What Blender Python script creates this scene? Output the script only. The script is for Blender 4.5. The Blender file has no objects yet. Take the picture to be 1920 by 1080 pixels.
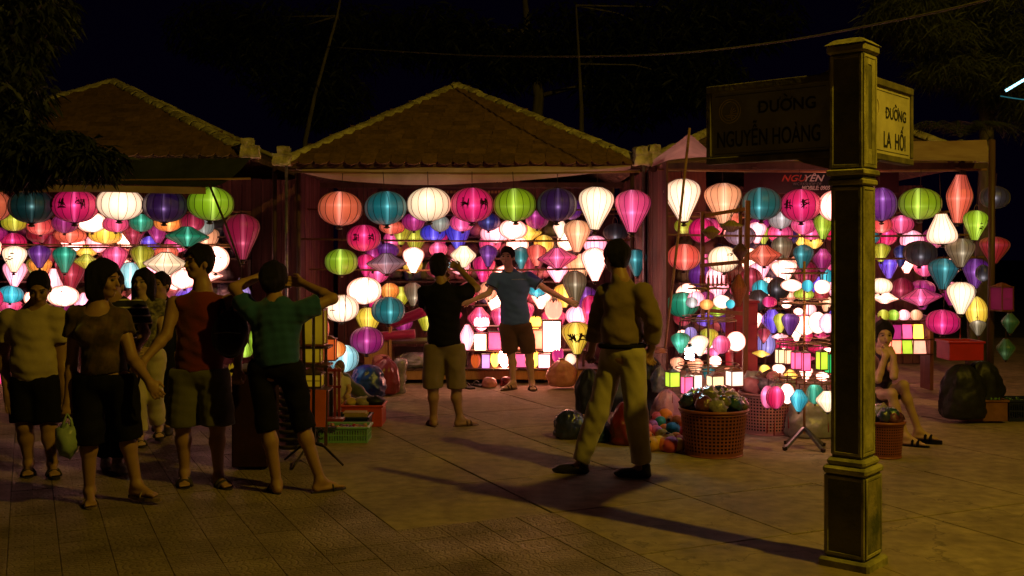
import bpy, bmesh, math, random
import numpy as np
from mathutils import Vector, Matrix, noise, Quaternion

random.seed(7)
RS = np.random.RandomState(11)
scene = bpy.context.scene
COL = scene.collection
R = math.radians
PI = math.pi

# ------------------------------------------------------------------ camera
F = 2000.0            # focal length in photo pixels
HZ = 477.0            # horizon row of the photo
EYE = 1.6
cam_data = bpy.data.cameras.new('camera')
cam = bpy.data.objects.new('camera', cam_data)
COL.objects.link(cam)
cam.location = (0, 0, EYE)
cam.rotation_euler = (R(90), 0, 0)
cam_data.sensor_width = 36.0
cam_data.lens = 36.0 * F / 1920.0
cam_data.shift_y = -63.0 / 1920.0
cam_data.clip_start = 0.05
cam_data.clip_end = 900.0
scene.camera = cam

# ------------------------------------------------------------------ night sky
world = bpy.data.worlds.new('World')
scene.world = world
world.use_nodes = True
wn = world.node_tree
for n in list(wn.nodes):
    wn.nodes.remove(n)
wo = wn.nodes.new('ShaderNodeOutputWorld')
bg = wn.nodes.new('ShaderNodeBackground')
tc = wn.nodes.new('ShaderNodeTexCoord')
sp = wn.nodes.new('ShaderNodeSeparateXYZ')
rampw = wn.nodes.new('ShaderNodeValToRGB')
rampw.color_ramp.elements[0].position = 0.0
rampw.color_ramp.elements[0].color = (0.0006, 0.0002, 0.0022, 1)
rampw.color_ramp.elements[1].position = 0.6
rampw.color_ramp.elements[1].color = (0.0003, 0.0001, 0.0014, 1)
wn.links.new(tc.outputs['Generated'], sp.inputs[0])
wn.links.new(sp.outputs['Z'], rampw.inputs[0])
wn.links.new(rampw.outputs[0], bg.inputs[0])
bg.inputs[1].default_value = 1.0
wn.links.new(bg.outputs[0], wo.inputs[0])

scene.view_settings.view_transform = 'Standard'
scene.view_settings.look = 'None'
scene.view_settings.exposure = 0.0
scene.view_settings.gamma = 1.0
scene.view_settings.use_curve_mapping = False
cy = scene.cycles
cy.use_denoising = True
cy.use_light_tree = True
cy.max_bounces = 6
cy.diffuse_bounces = 3
cy.glossy_bounces = 2
cy.transmission_bounces = 4
cy.transparent_max_bounces = 8
cy.sample_clamp_indirect = 3.0
cy.caustics_reflective = False
cy.caustics_refractive = False

LAMP_POS = Vector((5.05, 2.50, 7.3))
LAMP_POWER = 1150.0
LAMP_COLOR = (1.0, 0.66, 0.04)

# ------------------------------------------------------------------ helpers
def W(px, py, Y):
    return Vector(((px - 960.0) * Y / F, Y, EYE - (py - HZ) * Y / F))

def GY(py):
    return EYE * F / (py - HZ)

def S(px_len, Y):
    return px_len * Y / F

def lin(c):
    out = []
    for v in c[:3]:
        v = v / 255.0
        out.append(v / 12.92 if v <= 0.04045 else ((v + 0.055) / 1.055) ** 2.4)
    return (out[0], out[1], out[2], 1.0)

def props(o, label=None, cat=None, group=None, kind=None):
    if label: o['label'] = label
    if cat: o['category'] = cat
    if group: o['group'] = group
    if kind: o['kind'] = kind
    return o

def empty(name, loc=(0, 0, 0), label=None, cat=None, group=None, rz=0.0, kind=None):
    o = bpy.data.objects.new(name, None)
    COL.objects.link(o)
    o.empty_display_size = 0.1
    o.location = loc
    o.rotation_euler = (0, 0, rz)
    return props(o, label, cat, group, kind)

def mk(name, me, mat=None, parent=None, loc=None, rot=None, scale=None):
    if mat is not None and len(me.materials) == 0:
        me.materials.append(mat)
    o = bpy.data.objects.new(name, me)
    COL.objects.link(o)
    if parent is not None:
        o.parent = parent
    if loc is not None: o.location = loc
    if rot is not None: o.rotation_euler = rot
    if scale is not None: o.scale = scale
    return o

def own_mat(o, mat):
    """Give one user of a shared mesh its own material."""
    if not o.material_slots:
        o.data.materials.append(mat)
    o.material_slots[0].link = 'OBJECT'
    o.material_slots[0].material = mat

class MB:
    """Collects verts and faces, then builds ONE mesh."""
    def __init__(s):
        s.v = []; s.f = []
    def add(s, vs, fs):
        b = len(s.v)
        s.v += [tuple(v) for v in vs]
        s.f += [tuple(i + b for i in f) for f in fs]
        return s
    def box(s, c, d, m=None, bev=0.0):
        cx, cy_, cz = c; dx, dy, dz = d[0] / 2, d[1] / 2, d[2] / 2
        vs = [Vector((x * dx, y * dy, z * dz)) for x in (-1, 1) for y in (-1, 1) for z in (-1, 1)]
        if m is not None: vs = [m @ v for v in vs]
        vs = [v + Vector(c) for v in vs]
        return s.add(vs, [(0, 1, 3, 2), (4, 6, 7, 5), (0, 4, 5, 1), (2, 3, 7, 6), (0, 2, 6, 4), (1, 5, 7, 3)])
    def bar(s, a, b, w, h=None, up=(0, 0, 1)):
        a = Vector(a); b = Vector(b); d = (b - a)
        L = d.length
        if L < 1e-6: return s
        d.normalize(); up = Vector(up)
        if abs(d.dot(up)) > 0.98: up = Vector((0, 1, 0))
        x = d.cross(up).normalized(); z = x.cross(d).normalized()
        h = h or w
        vs = []
        for p in (a, b):
            for sx, sz in ((-1, -1), (1, -1), (1, 1), (-1, 1)):
                vs.append(p + x * sx * w / 2 + z * sz * h / 2)
        return s.add(vs, [(0, 1, 2, 3), (7, 6, 5, 4), (0, 4, 5, 1), (1, 5, 6, 2), (2, 6, 7, 3), (3, 7, 4, 0)])
    def tube(s, pts, r, n=6, caps=True):
        pts = [Vector(p) for p in pts]
        m = len(pts)
        rs = r if isinstance(r, (list, tuple)) else [r] * m
        prev = None; vs = []
        for i, p in enumerate(pts):
            t = (pts[min(i + 1, m - 1)] - pts[max(i - 1, 0)])
            if t.length < 1e-9: t = Vector((0, 0, 1))
            t.normalize()
            ref = prev if prev is not None else (Vector((1, 0, 0)) if abs(t.x) < 0.9 else Vector((0, 1, 0)))
            x = (ref - t * ref.dot(t))
            if x.length < 1e-6: x = t.orthogonal()
            x.normalize(); y = t.cross(x); prev = x
            for k in range(n):
                a = 2 * PI * k / n
                vs.append(p + (x * math.cos(a) + y * math.sin(a)) * rs[i])
        fs = []
        for i in range(m - 1):
            for k in range(n):
                k2 = (k + 1) % n
                fs.append((i * n + k, i * n + k2, (i + 1) * n + k2, (i + 1) * n + k))
        if caps:
            fs.append(tuple(range(n))[::-1]); fs.append(tuple((m - 1) * n + k for k in range(n)))
        return s.add(vs, fs)
    def lathe(s, prof, n=20, c=(0, 0, 0), mod=None, caps=False):
        vs = []; m = len(prof)
        for (r, z) in prof:
            for k in range(n):
                a = 2 * PI * k / n
                q = r if mod is None else r * mod(a, z)
                vs.append((c[0] + q * math.cos(a), c[1] + q * math.sin(a), c[2] + z))
        fs = []
        for i in range(m - 1):
            for k in range(n):
                k2 = (k + 1) % n
                fs.append((i * n + k, i * n + k2, (i + 1) * n + k2, (i + 1) * n + k))
        if caps:
            fs.append(tuple(range(n))[::-1]); fs.append(tuple((m - 1) * n + k for k in range(n)))
        return s.add(vs, fs)
    def blob(s, c, r, n=16, m=10, amp=0.12, freq=3.0, seed=0.0, flat=None, crease=0.0):
        """A lumpy closed ball (bags, wrapped goods)."""
        c = Vector(c); rx, ry, rz = r if isinstance(r, (tuple, list)) else (r, r, r)
        vs = []
        for i in range(m + 1):
            th = PI * i / m
            for k in range(n):
                a = 2 * PI * k / n
                d = Vector((math.sin(th) * math.cos(a), math.sin(th) * math.sin(a), math.cos(th)))
                q = 1 + amp * noise.noise(d * freq + Vector((seed, seed * 1.7, 0)))
                if crease: q += crease * abs(noise.noise(d * freq * 2.6 + Vector((seed * 2.1, 3, seed))))
                p = Vector((d.x * rx * q, d.y * ry * q, d.z * rz * q))
                if flat is not None and p.z < flat: p.z = flat
                vs.append(c + p)
        fs = []
        for i in range(m):
            for k in range(n):
                k2 = (k + 1) % n
                fs.append((i * n + k, (i + 1) * n + k, (i + 1) * n + k2, i * n + k2))
        return s.add(vs, fs)
    def mesh(s, name, smooth=False, bevel=0.0):
        me = bpy.data.meshes.new(name)
        me.from_pydata(s.v, [], s.f)
        me.validate(); me.update()
        if bevel > 0:
            bm = bmesh.new(); bm.from_mesh(me)
            bmesh.ops.remove_doubles(bm, verts=bm.verts, dist=1e-5)
            bmesh.ops.bevel(bm, geom=list(bm.edges), offset=bevel, segments=1, affect='EDGES')
            bm.to_mesh(me); bm.free()
        bm = bmesh.new(); bm.from_mesh(me)
        bmesh.ops.recalc_face_normals(bm, faces=bm.faces)
        bm.to_mesh(me); bm.free()
        if smooth:
            for p in me.polygons: p.use_smooth = True
        return me
    def build(s, name, mat, parent=None, smooth=False, bevel=0.0, loc=None, rot=None):
        return mk(name, s.mesh(name, smooth, bevel), mat, parent, loc, rot)

# ------------------------------------------------------------------ materials
def newmat(name):
    m = bpy.data.materials.new(name); m.use_nodes = True
    nt = m.node_tree
    for n in list(nt.nodes): nt.nodes.remove(n)
    out = nt.nodes.new('ShaderNodeOutputMaterial')
    return m, nt, out

def NN(nt, t, **kw):
    n = nt.nodes.new(t)
    for k, v in kw.items(): setattr(n, k, v)
    return n

def surf(name, color, color2=None, rough=0.7, scale=6.0, bump=0.0, bscale=None, spec=0.3, metal=0.0, rnd=0.0,
         coat=0.0, stretch=(1, 1, 1), detail=5.0, sheen=0.0, trans=0.0, alpha=1.0, bdist=0.01):
    """General procedural surface: two colours mixed by noise, roughness noise, bump, per-object variation."""
    m, nt, out = newmat(name)
    L = nt.links.new
    b = NN(nt, 'ShaderNodeBsdfPrincipled')
    tcn = NN(nt, 'ShaderNodeTexCoord'); mp = NN(nt, 'ShaderNodeMapping')
    mp.inputs['Scale'].default_value = stretch
    L(tcn.outputs['Object'], mp.inputs[0])
    oi = NN(nt, 'ShaderNodeObjectInfo')
    add = NN(nt, 'ShaderNodeVectorMath', operation='ADD')
    mul = NN(nt, 'ShaderNodeVectorMath', operation='SCALE')
    cmb = NN(nt, 'ShaderNodeCombineXYZ')
    L(oi.outputs['Random'], cmb.inputs[0]); L(oi.outputs['Random'], cmb.inputs[1])
    L(cmb.outputs[0], mul.inputs[0]); mul.inputs['Scale'].default_value = 37.0
    L(mp.outputs[0], add.inputs[0]); L(mul.outputs[0], add.inputs[1])
    no = NN(nt, 'ShaderNodeTexNoise'); no.inputs['Scale'].default_value = scale
    no.inputs['Detail'].default_value = detail; no.inputs['Roughness'].default_value = 0.62
    L(add.outputs[0], no.inputs['Vector'])
    mx = NN(nt, 'ShaderNodeMix', data_type='RGBA')
    c1 = tuple(color[:3]) + (1,)
    c2 = tuple((color2 or tuple(x * 0.6 for x in color[:3]))[:3]) + (1,)
    mx.inputs[6].default_value = c1; mx.inputs[7].default_value = c2
    rm = NN(nt, 'ShaderNodeMapRange'); rm.inputs[1].default_value = 0.35; rm.inputs[2].default_value = 0.65
    L(no.outputs['Fac'], rm.inputs[0]); L(rm.outputs[0], mx.inputs[0])
    colout = mx.outputs[2]
    if rnd > 0:
        hv = NN(nt, 'ShaderNodeHueSaturation')
        mr = NN(nt, 'ShaderNodeMapRange'); mr.inputs[3].default_value = 1 - rnd; mr.inputs[4].default_value = 1 + rnd
        L(oi.outputs['Random'], mr.inputs[0]); L(mr.outputs[0], hv.inputs['Value'])
        L(colout, hv.inputs['Color']); colout = hv.outputs[0]
    L(colout, b.inputs['Base Color'])
    rr = NN(nt, 'ShaderNodeMapRange'); rr.inputs[3].default_value = max(0.03, rough - 0.12); rr.inputs[4].default_value = min(1, rough + 0.12)
    L(no.outputs['Fac'], rr.inputs[0]); L(rr.outputs[0], b.inputs['Roughness'])
    b.inputs['Specular IOR Level'].default_value = spec
    b.inputs['Metallic'].default_value = metal
    b.inputs['Coat Weight'].default_value = coat
    b.inputs['Sheen Weight'].default_value = sheen
    b.inputs['Transmission Weight'].default_value = trans
    b.inputs['Alpha'].default_value = alpha
    if bump > 0:
        n2 = NN(nt, 'ShaderNodeTexNoise'); n2.inputs['Scale'].default_value = bscale or scale * 5
        n2.inputs['Detail'].default_value = 6
        L(add.outputs[0], n2.inputs['Vector'])
        bp = NN(nt, 'ShaderNodeBump'); bp.inputs['Strength'].default_value = bump; bp.inputs['Distance'].default_value = bdist
        L(n2.outputs['Fac'], bp.inputs['Height']); L(bp.outputs[0], b.inputs['Normal'])
    L(b.outputs[0], out.inputs[0])
    return m

def silk(name, rgb, level=1.0, streak=1.2, star=3.0, tint=None, wide=0.05, down=0.0):
    """Lit silk: the cloth emits by itself, no bulb inside; a brighter streak and star are painted where the
    line of sight would pass a bulb, as satin scatters forward, from whatever side one looks."""
    m, nt, out = newmat(name)
    L = nt.links.new
    g = NN(nt, 'ShaderNodeNewGeometry'); oi = NN(nt, 'ShaderNodeObjectInfo')
    sub = NN(nt, 'ShaderNodeVectorMath', operation='SUBTRACT')
    L(g.outputs['Position'], sub.inputs[0]); L(oi.outputs['Location'], sub.inputs[1])
    # height of the painted hot spot differs a little from lantern to lantern
    mr = NN(nt, 'ShaderNodeMapRange'); mr.inputs[3].default_value = -0.07 - down; mr.inputs[4].default_value = 0.07 - down
    L(oi.outputs['Random'], mr.inputs[0])
    cb = NN(nt, 'ShaderNodeCombineXYZ'); L(mr.outputs[0], cb.inputs[2])
    rb = NN(nt, 'ShaderNodeMath', operation='MULTIPLY'); rb.inputs[1].default_value = 17.31
    fr = NN(nt, 'ShaderNodeMath', operation='FRACT'); L(oi.outputs['Random'], rb.inputs[0]); L(rb.outputs[0], fr.inputs[0])
    mr2 = NN(nt, 'ShaderNodeMapRange'); mr2.inputs[3].default_value = -0.03; mr2.inputs[4].default_value = 0.03
    L(fr.outputs[0], mr2.inputs[0]); L(mr2.outputs[0], cb.inputs[0])
    sub2 = NN(nt, 'ShaderNodeVectorMath', operation='SUBTRACT'); L(sub.outputs[0], sub2.inputs[0]); L(cb.outputs[0], sub2.inputs[1])
    cr = NN(nt, 'ShaderNodeVectorMath', operation='CROSS_PRODUCT')
    L(sub2.outputs[0], cr.inputs[0]); L(g.outputs['Incoming'], cr.inputs[1])
    ln = NN(nt, 'ShaderNodeVectorMath', operation='LENGTH'); L(cr.outputs[0], ln.inputs[0])
    sx = NN(nt, 'ShaderNodeSeparateXYZ'); L(cr.outputs[0], sx.inputs[0])
    def M(op, a, b=None, c=None):
        n = NN(nt, 'ShaderNodeMath', operation=op)
        for i, v in enumerate((a, b, c)):
            if v is None: continue
            if isinstance(v, (int, float)): n.inputs[i].default_value = v
            else: L(v, n.inputs[i])
        return n.outputs[0]
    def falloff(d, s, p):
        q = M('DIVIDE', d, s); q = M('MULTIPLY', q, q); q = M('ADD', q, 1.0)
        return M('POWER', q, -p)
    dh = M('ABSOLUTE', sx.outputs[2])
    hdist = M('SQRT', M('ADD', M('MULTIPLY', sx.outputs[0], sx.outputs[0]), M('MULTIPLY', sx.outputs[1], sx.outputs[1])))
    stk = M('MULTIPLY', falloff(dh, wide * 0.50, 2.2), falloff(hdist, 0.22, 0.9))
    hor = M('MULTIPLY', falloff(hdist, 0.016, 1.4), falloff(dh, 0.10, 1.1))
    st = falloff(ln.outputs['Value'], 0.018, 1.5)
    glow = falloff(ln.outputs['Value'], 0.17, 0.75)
    # emission dimmed where the cloth is seen edge-on
    dt = NN(nt, 'ShaderNodeVectorMath', operation='DOT_PRODUCT')
    L(g.outputs['Normal'], dt.inputs[0]); L(g.outputs['Incoming'], dt.inputs[1])
    face = M('POWER', M('ABSOLUTE', dt.outputs['Value']), 0.75 if level < 5 else 1.4)
    tcn = NN(nt, 'ShaderNodeTexCoord'); mp = NN(nt, 'ShaderNodeMapping'); mp.inputs['Scale'].default_value = (6, 6, 46)
    L(tcn.outputs['Object'], mp.inputs[0])
    no = NN(nt, 'ShaderNodeTexNoise'); no.inputs['Scale'].default_value = 1.6; no.inputs['Detail'].default_value = 3
    L(mp.outputs[0], no.inputs['Vector'])
    weave = M('ADD', M('MULTIPLY', no.outputs['Fac'], 0.34), 0.83)
    rndl = NN(nt, 'ShaderNodeMapRange'); rndl.inputs[3].default_value = 0.8; rndl.inputs[4].default_value = 1.15
    L(fr.outputs[0], rndl.inputs[0])
    base = M('ADD', M('MULTIPLY', glow, 0.72), 0.42)
    base = M('MULTIPLY', M('MULTIPLY', M('MULTIPLY', base, face), weave), rndl.outputs[0])
    base = M('MULTIPLY', base, level)
    c = lin(rgb)
    e1 = NN(nt, 'ShaderNodeEmission'); hs = NN(nt, 'ShaderNodeHueSaturation'); hs.inputs['Color'].default_value = c
    hr = NN(nt, 'ShaderNodeMapRange'); hr.inputs[3].default_value = 0.488; hr.inputs[4].default_value = 0.512; L(oi.outputs['Random'], hr.inputs[0]); L(hr.outputs[0], hs.inputs['Hue'])
    L(hs.outputs[0], e1.inputs['Color']); L(base, e1.inputs['Strength'])
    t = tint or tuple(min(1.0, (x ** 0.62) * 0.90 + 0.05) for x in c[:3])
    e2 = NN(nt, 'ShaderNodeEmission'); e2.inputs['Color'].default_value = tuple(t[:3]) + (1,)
    L(M('ADD', M('MULTIPLY', stk, streak * 1.25), M('ADD', M('MULTIPLY', st, star), M('MULTIPLY', hor, streak * 0.35))), e2.inputs['Strength'])  # streak, star and side glint painted into the emission
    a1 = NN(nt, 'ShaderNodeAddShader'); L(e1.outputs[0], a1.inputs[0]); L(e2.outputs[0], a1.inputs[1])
    b = NN(nt, 'ShaderNodeBsdfPrincipled')
    b.inputs['Base Color'].default_value = tuple(min(0.6, x * 0.6 + 0.01) for x in c[:3]) + (1,)
    b.inputs['Roughness'].default_value = 0.5; b.inputs['Sheen Weight'].default_value = 0.2
    a2 = NN(nt, 'ShaderNodeAddShader'); L(a1.outputs[0], a2.inputs[0]); L(b.outputs[0], a2.inputs[1])
    L(a2.outputs[0], out.inputs[0])
    return m

def glow_mat(name, color, strength):
    m, nt, out = newmat(name)
    e = NN(nt, 'ShaderNodeEmission'); e.inputs[0].default_value = tuple(color[:3]) + (1,); e.inputs[1].default_value = strength
    nt.links.new(e.outputs[0], out.inputs[0])
    return m

#               rgb              level streak star wide
SILK = {
 'coral':      ((238,  96,  72), 0.88, 0.85, 0.6, 0.060),
 'teal':       (( 12,  92,  98), 0.80, 0.75, 2.2, 0.050),
 'dark green': ((  8,  44,  44), 0.59, 0.32, 3.5, 0.030),
 'cream':      ((255, 208, 172), 2.20, 0.25, 0.3, 0.080),
 'white':      ((255, 164, 140), 10.00,  2.0,  1.0, 0.080),
 'hot pink':   ((222,  22,  98), 0.84,  0.75, 2.0, 0.042),
 'pink':       ((240,  70, 130), 0.92,  1.0,  1.6, 0.055),
 'pale pink':  ((255, 150, 165), 3.00,  1.0,  1.0, 0.070),
 'lime':       ((136, 172,  22), 0.80, 1.0,  0.6, 0.060),
 'deep purple':(( 40,   8,  58), 0.75, 0.36, 3.5, 0.032),
 'purple':     (( 92,  30, 120), 0.80, 0.60, 1.6, 0.040),
 'magenta':    ((150,  24, 104), 0.80, 0.55, 1.8, 0.045),
 'crimson':    ((140,  18,  42), 0.80, 0.50, 2.0, 0.045),
 'olive':      ((182, 176,  36), 0.80, 0.80, 0.5, 0.050),
 'yellow':     ((250, 200,  60), 1.05, 1.0,  0.8, 0.070),
 'orange':     ((250, 140,  50), 0.97, 0.9,  0.6, 0.060),
 'navy':       (( 20,  22,  92), 0.76, 0.45, 2.4, 0.036),
 'violet':     (( 84,  60, 215), 0.88, 0.9,  1.2, 0.050),
 'grey':       ((146, 156, 146), 0.63, 0.25, 0.3, 0.060),
 'mauve':      ((160, 124, 140), 0.67, 0.40, 0.4, 0.050),
 'smoky black':(( 26,  20,  26), 0.80, 0.14, 4.0, 0.024),
 'smoky gold': ((112,  94,  66), 0.67, 0.70, 2.0, 0.034),
 'cyan':       (( 40, 172, 196), 0.88, 0.9,  0.8, 0.050),
 'pale blue':  ((150, 215, 222), 0.97, 1.2,  0.8, 0.080),
 'lilac':      ((160, 140, 225), 0.84,  0.3,  0.4, 0.060),
 'green':      (( 20, 128,  92), 0.80, 0.9,  1.8, 0.045),
 'peach':      ((255, 168, 120), 1.05, 0.7,  0.6, 0.070),
 'dim green':  (( 30,  62,  16), 0.45, 0.12, 0.6, 0.040),
 'silver':     ((170, 160, 160), 0.71, 0.8,  0.8, 0.040),
}
SM = {}
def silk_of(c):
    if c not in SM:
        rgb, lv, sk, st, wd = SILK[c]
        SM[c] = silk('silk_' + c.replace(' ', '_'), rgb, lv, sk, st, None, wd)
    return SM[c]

M_ = {}
M_['bamboo'] = surf('bamboo', (0.30, 0.17, 0.07), (0.20, 0.11, 0.045), 0.55, 14, 0.2, stretch=(1, 1, 6), rnd=0.2)
M_['darkwood'] = surf('dark_wood', (0.085, 0.045, 0.025), (0.045, 0.022, 0.013), 0.5, 9, 0.35, stretch=(1, 1, 0.15), rnd=0.25, spec=0.4)
M_['redwood'] = surf('reddish_wood', (0.22, 0.07, 0.03), (0.12, 0.035, 0.018), 0.42, 9, 0.25, stretch=(4, 4, 0.4), rnd=0.2, spec=0.5)
M_['palewood'] = surf('pale_wood', (0.50, 0.27, 0.10), (0.36, 0.18, 0.07), 0.55, 7, 0.25, stretch=(6, 6, 0.6), rnd=0.15)
M_['plank'] = surf('wall_plank', (0.17, 0.070, 0.058), (0.09, 0.035, 0.030), 0.6, 6, 0.4, stretch=(3, 3, 0.25), rnd=0.35)
M_['wire'] = surf('rusty_wire', (0.30, 0.19, 0.10), (0.16, 0.09, 0.05), 0.45, 20, 0.2, metal=0.4, rnd=0.1)
M_['blackmetal'] = surf('black_iron', (0.025, 0.02, 0.018), (0.045, 0.03, 0.02), 0.45, 20, 0.2, metal=0.6)
M_['greymetal'] = surf('grey_steel', (0.32, 0.32, 0.34), (0.2, 0.2, 0.22), 0.38, 20, 0.1, metal=0.8)
M_['cord'] = surf('cord', (0.06, 0.03, 0.03), (0.04, 0.02, 0.02), 0.8, 30)
M_['redcord'] = surf('red_cord', (0.30, 0.02, 0.03), (0.2, 0.01, 0.02), 0.7, 30, rnd=0.2)
M_['ribs'] = surf('lantern_rib', (0.05, 0.028, 0.018), (0.03, 0.018, 0.012), 0.6, 20)
M_['cap'] = surf('turned_wood_cap', (0.035, 0.016, 0.012), (0.06, 0.03, 0.02), 0.35, 20, spec=0.5)
M_['goldcap'] = surf('pale_wood_cap', (0.42, 0.25, 0.12), (0.3, 0.17, 0.08), 0.45, 20)
M_['mortar'] = surf('lime_mortar', (0.72, 0.66, 0.44), (0.26, 0.22, 0.13), 0.9, 5, 0.8, 26, rnd=0.08, spec=0.15, bdist=0.03)
M_['rooftile'] = surf('clay_roof_tile', (0.21, 0.115, 0.066), (0.13, 0.075, 0.048), 0.85, 14, 0.5, 60, rnd=0.22, spec=0.15)
M_['plaster'] = surf('stained_plaster', (0.40, 0.33, 0.26), (0.22, 0.17, 0.13), 0.88, 3, 0.4, 30, rnd=0.05)
M_['awning'] = surf('awning_cloth', (0.50, 0.36, 0.34), (0.38, 0.25, 0.24), 0.85, 3, 0.35, 14, sheen=0.2)
M_['darkawning'] = surf('dark_tarpaulin', (0.05, 0.055, 0.05), (0.03, 0.035, 0.03), 0.6, 4, 0.3, 18)
# ------------------------------------------------------------------ the street lamp that lights the square (just outside the frame)
lamp = empty('street_lamp', (LAMP_POS.x + 0.9, LAMP_POS.y - 0.5, 0), 'tall steel street lamp with a glowing amber head beside the square', 'street lamp')
mb = MB(); mb.tube([(0, 0, -0.06), (0, 0, 7.3)], [0.08, 0.05], 10)
arm_end = LAMP_POS - Vector(lamp.location) + Vector((0, 0, 0.16))
mb.build('pole', M_['greymetal'], lamp, True)
mb = MB(); mb.tube([(0, 0, 7.2), (0.0, 0.0, 7.4), arm_end * 0.5 + Vector((0, 0, 3.78)), arm_end], 0.03, 8)
mb.build('arm', M_['greymetal'], lamp, True)
mb = MB(); mb.lathe([(0.02, 0.12), (0.10, 0.09), (0.15, 0.02), (0.16, 0.0)], 14, arm_end - Vector((0, 0, 0.13)))
mb.build('lamp_shade', M_['greymetal'], lamp, True)
mb = MB(); mb.blob(arm_end - Vector((0, 0, 0.13)), (0.055, 0.055, 0.05), 12, 8, 0)
mb.build('bulb', glow_mat('amber_bulb', LAMP_COLOR, 8.0), lamp, True)
ld = bpy.data.lights.new('lamp_light', 'SPOT')
ld.energy = LAMP_POWER; ld.color = LAMP_COLOR; ld.shadow_soft_size = 0.09
ld.spot_size = R(165); ld.spot_blend = 0.6
lo = bpy.data.objects.new('lamp_light', ld); COL.objects.link(lo)
lo.parent = lamp; lo.location = arm_end - Vector((0, 0, 0.25)); lo.rotation_euler = (R(28), 0, R(20))

# ------------------------------------------------------------------ ground
mg, nt, out = newmat('ground_earth')
ground_mat = surf('packed_earth', (0.09, 0.075, 0.055), (0.05, 0.042, 0.032), 0.95, 2.5, 0.5, 20)
me = bpy.data.meshes.new('ground')
g = 300.0
me.from_pydata([(-g, -g, -0.07), (g, -g, -0.07), (g, g, -0.07), (-g, g, -0.07)], [], [(0, 1, 2, 3)])
ground = mk('ground', me, ground_mat); props(ground, kind='structure')

PA = R(24.5)
ux, uy = Vector((math.cos(PA), math.sin(PA), 0)), Vector((-math.sin(PA), math.cos(PA), 0))
def conc_mat():
    """Worn concrete slab: trowel mottling, dark stains, fine grit and hairline cracks."""
    m, nt, out = newmat('worn_concrete')
    L = nt.links.new
    b = NN(nt, 'ShaderNodeBsdfPrincipled')
    gm = NN(nt, 'ShaderNodeNewGeometry')
    n1 = NN(nt, 'ShaderNodeTexNoise'); n1.inputs['Scale'].default_value = 1.1; n1.inputs['Detail'].default_value = 8; n1.inputs['Roughness'].default_value = 0.66
    n2 = NN(nt, 'ShaderNodeTexNoise'); n2.inputs['Scale'].default_value = 9; n2.inputs['Detail'].default_value = 8
    n3 = NN(nt, 'ShaderNodeTexNoise'); n3.inputs['Scale'].default_value = 160; n3.inputs['Detail'].default_value = 2
    vr = NN(nt, 'ShaderNodeTexVoronoi', feature='DISTANCE_TO_EDGE'); vr.inputs['Scale'].default_value = 0.8
    wv = NN(nt, 'ShaderNodeVectorMath', operation='MULTIPLY_ADD')
    L(n2.outputs['Color'], wv.inputs[0]); wv.inputs[1].default_value = (0.35, 0.35, 0); L(gm.outputs['Position'], wv.inputs[2])
    L(wv.outputs[0], vr.inputs['Vector'])
    for n in (n1, n2, n3): L(gm.outputs['Position'], n.inputs['Vector'])
    oi = NN(nt, 'ShaderNodeObjectInfo')
    r = NN(nt, 'ShaderNodeValToRGB')
    r.color_ramp.elements[0].position = 0.30; r.color_ramp.elements[0].color = (0.17, 0.125, 0.08, 1)
    r.color_ramp.elements[1].position = 0.66; r.color_ramp.elements[1].color = (0.37, 0.285, 0.195, 1)
    L(n1.outputs['Fac'], r.inputs[0])
    r2 = NN(nt, 'ShaderNodeMapRange'); r2.inputs[1].default_value = 0.3; r2.inputs[2].default_value = 0.7; r2.inputs[3].default_value = 0.72; r2.inputs[4].default_value = 1.22
    L(n2.outputs['Fac'], r2.inputs[0])
    r3 = NN(nt, 'ShaderNodeMapRange'); r3.inputs[3].default_value = 0.93; r3.inputs[4].default_value = 1.07
    L(oi.outputs['Random'], r3.inputs[0])
    mul = NN(nt, 'ShaderNodeMath', operation='MULTIPLY'); L(r2.outputs[0], mul.inputs[0]); L(r3.outputs[0], mul.inputs[1])
    ck = NN(nt, 'ShaderNodeMapRange'); ck.inputs[1].default_value = 0.0; ck.inputs[2].default_value = 0.006; ck.inputs[3].default_value = 0.55; ck.inputs[4].default_value = 1.0
    L(vr.outputs['Distance'], ck.inputs[0])
    mul2 = NN(nt, 'ShaderNodeMath', operation='MULTIPLY'); L(mul.outputs[0], mul2.inputs[0]); L(ck.outputs[0], mul2.inputs[1])
    hv = NN(nt, 'ShaderNodeHueSaturation'); L(r.outputs[0], hv.inputs['Color']); L(mul2.outputs[0], hv.inputs['Value'])
    L(hv.outputs[0], b.inputs['Base Color'])
    rr = NN(nt, 'ShaderNodeMapRange'); rr.inputs[1].default_value = 0.3; rr.inputs[2].default_value = 0.7; rr.inputs[3].default_value = 0.62; rr.inputs[4].default_value = 0.95
    b.inputs['Specular IOR Level'].default_value = 0.18
    L(n1.outputs['Fac'], rr.inputs[0]); L(rr.outputs[0], b.inputs['Roughness'])
    ad = NN(nt, 'ShaderNodeMath', operation='MULTIPLY_ADD'); L(n3.outputs['Fac'], ad.inputs[0]); ad.inputs[1].default_value = 0.25; L(n2.outputs['Fac'], ad.inputs[2])
    bp = NN(nt, 'ShaderNodeBump'); bp.inputs['Strength'].default_value = 0.5; bp.inputs['Distance'].default_value = 0.012
    L(ad.outputs[0], bp.inputs['Height']); L(bp.outputs[0], b.inputs['Normal'])
    L(b.outputs[0], out.inputs[0])
    return m
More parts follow.
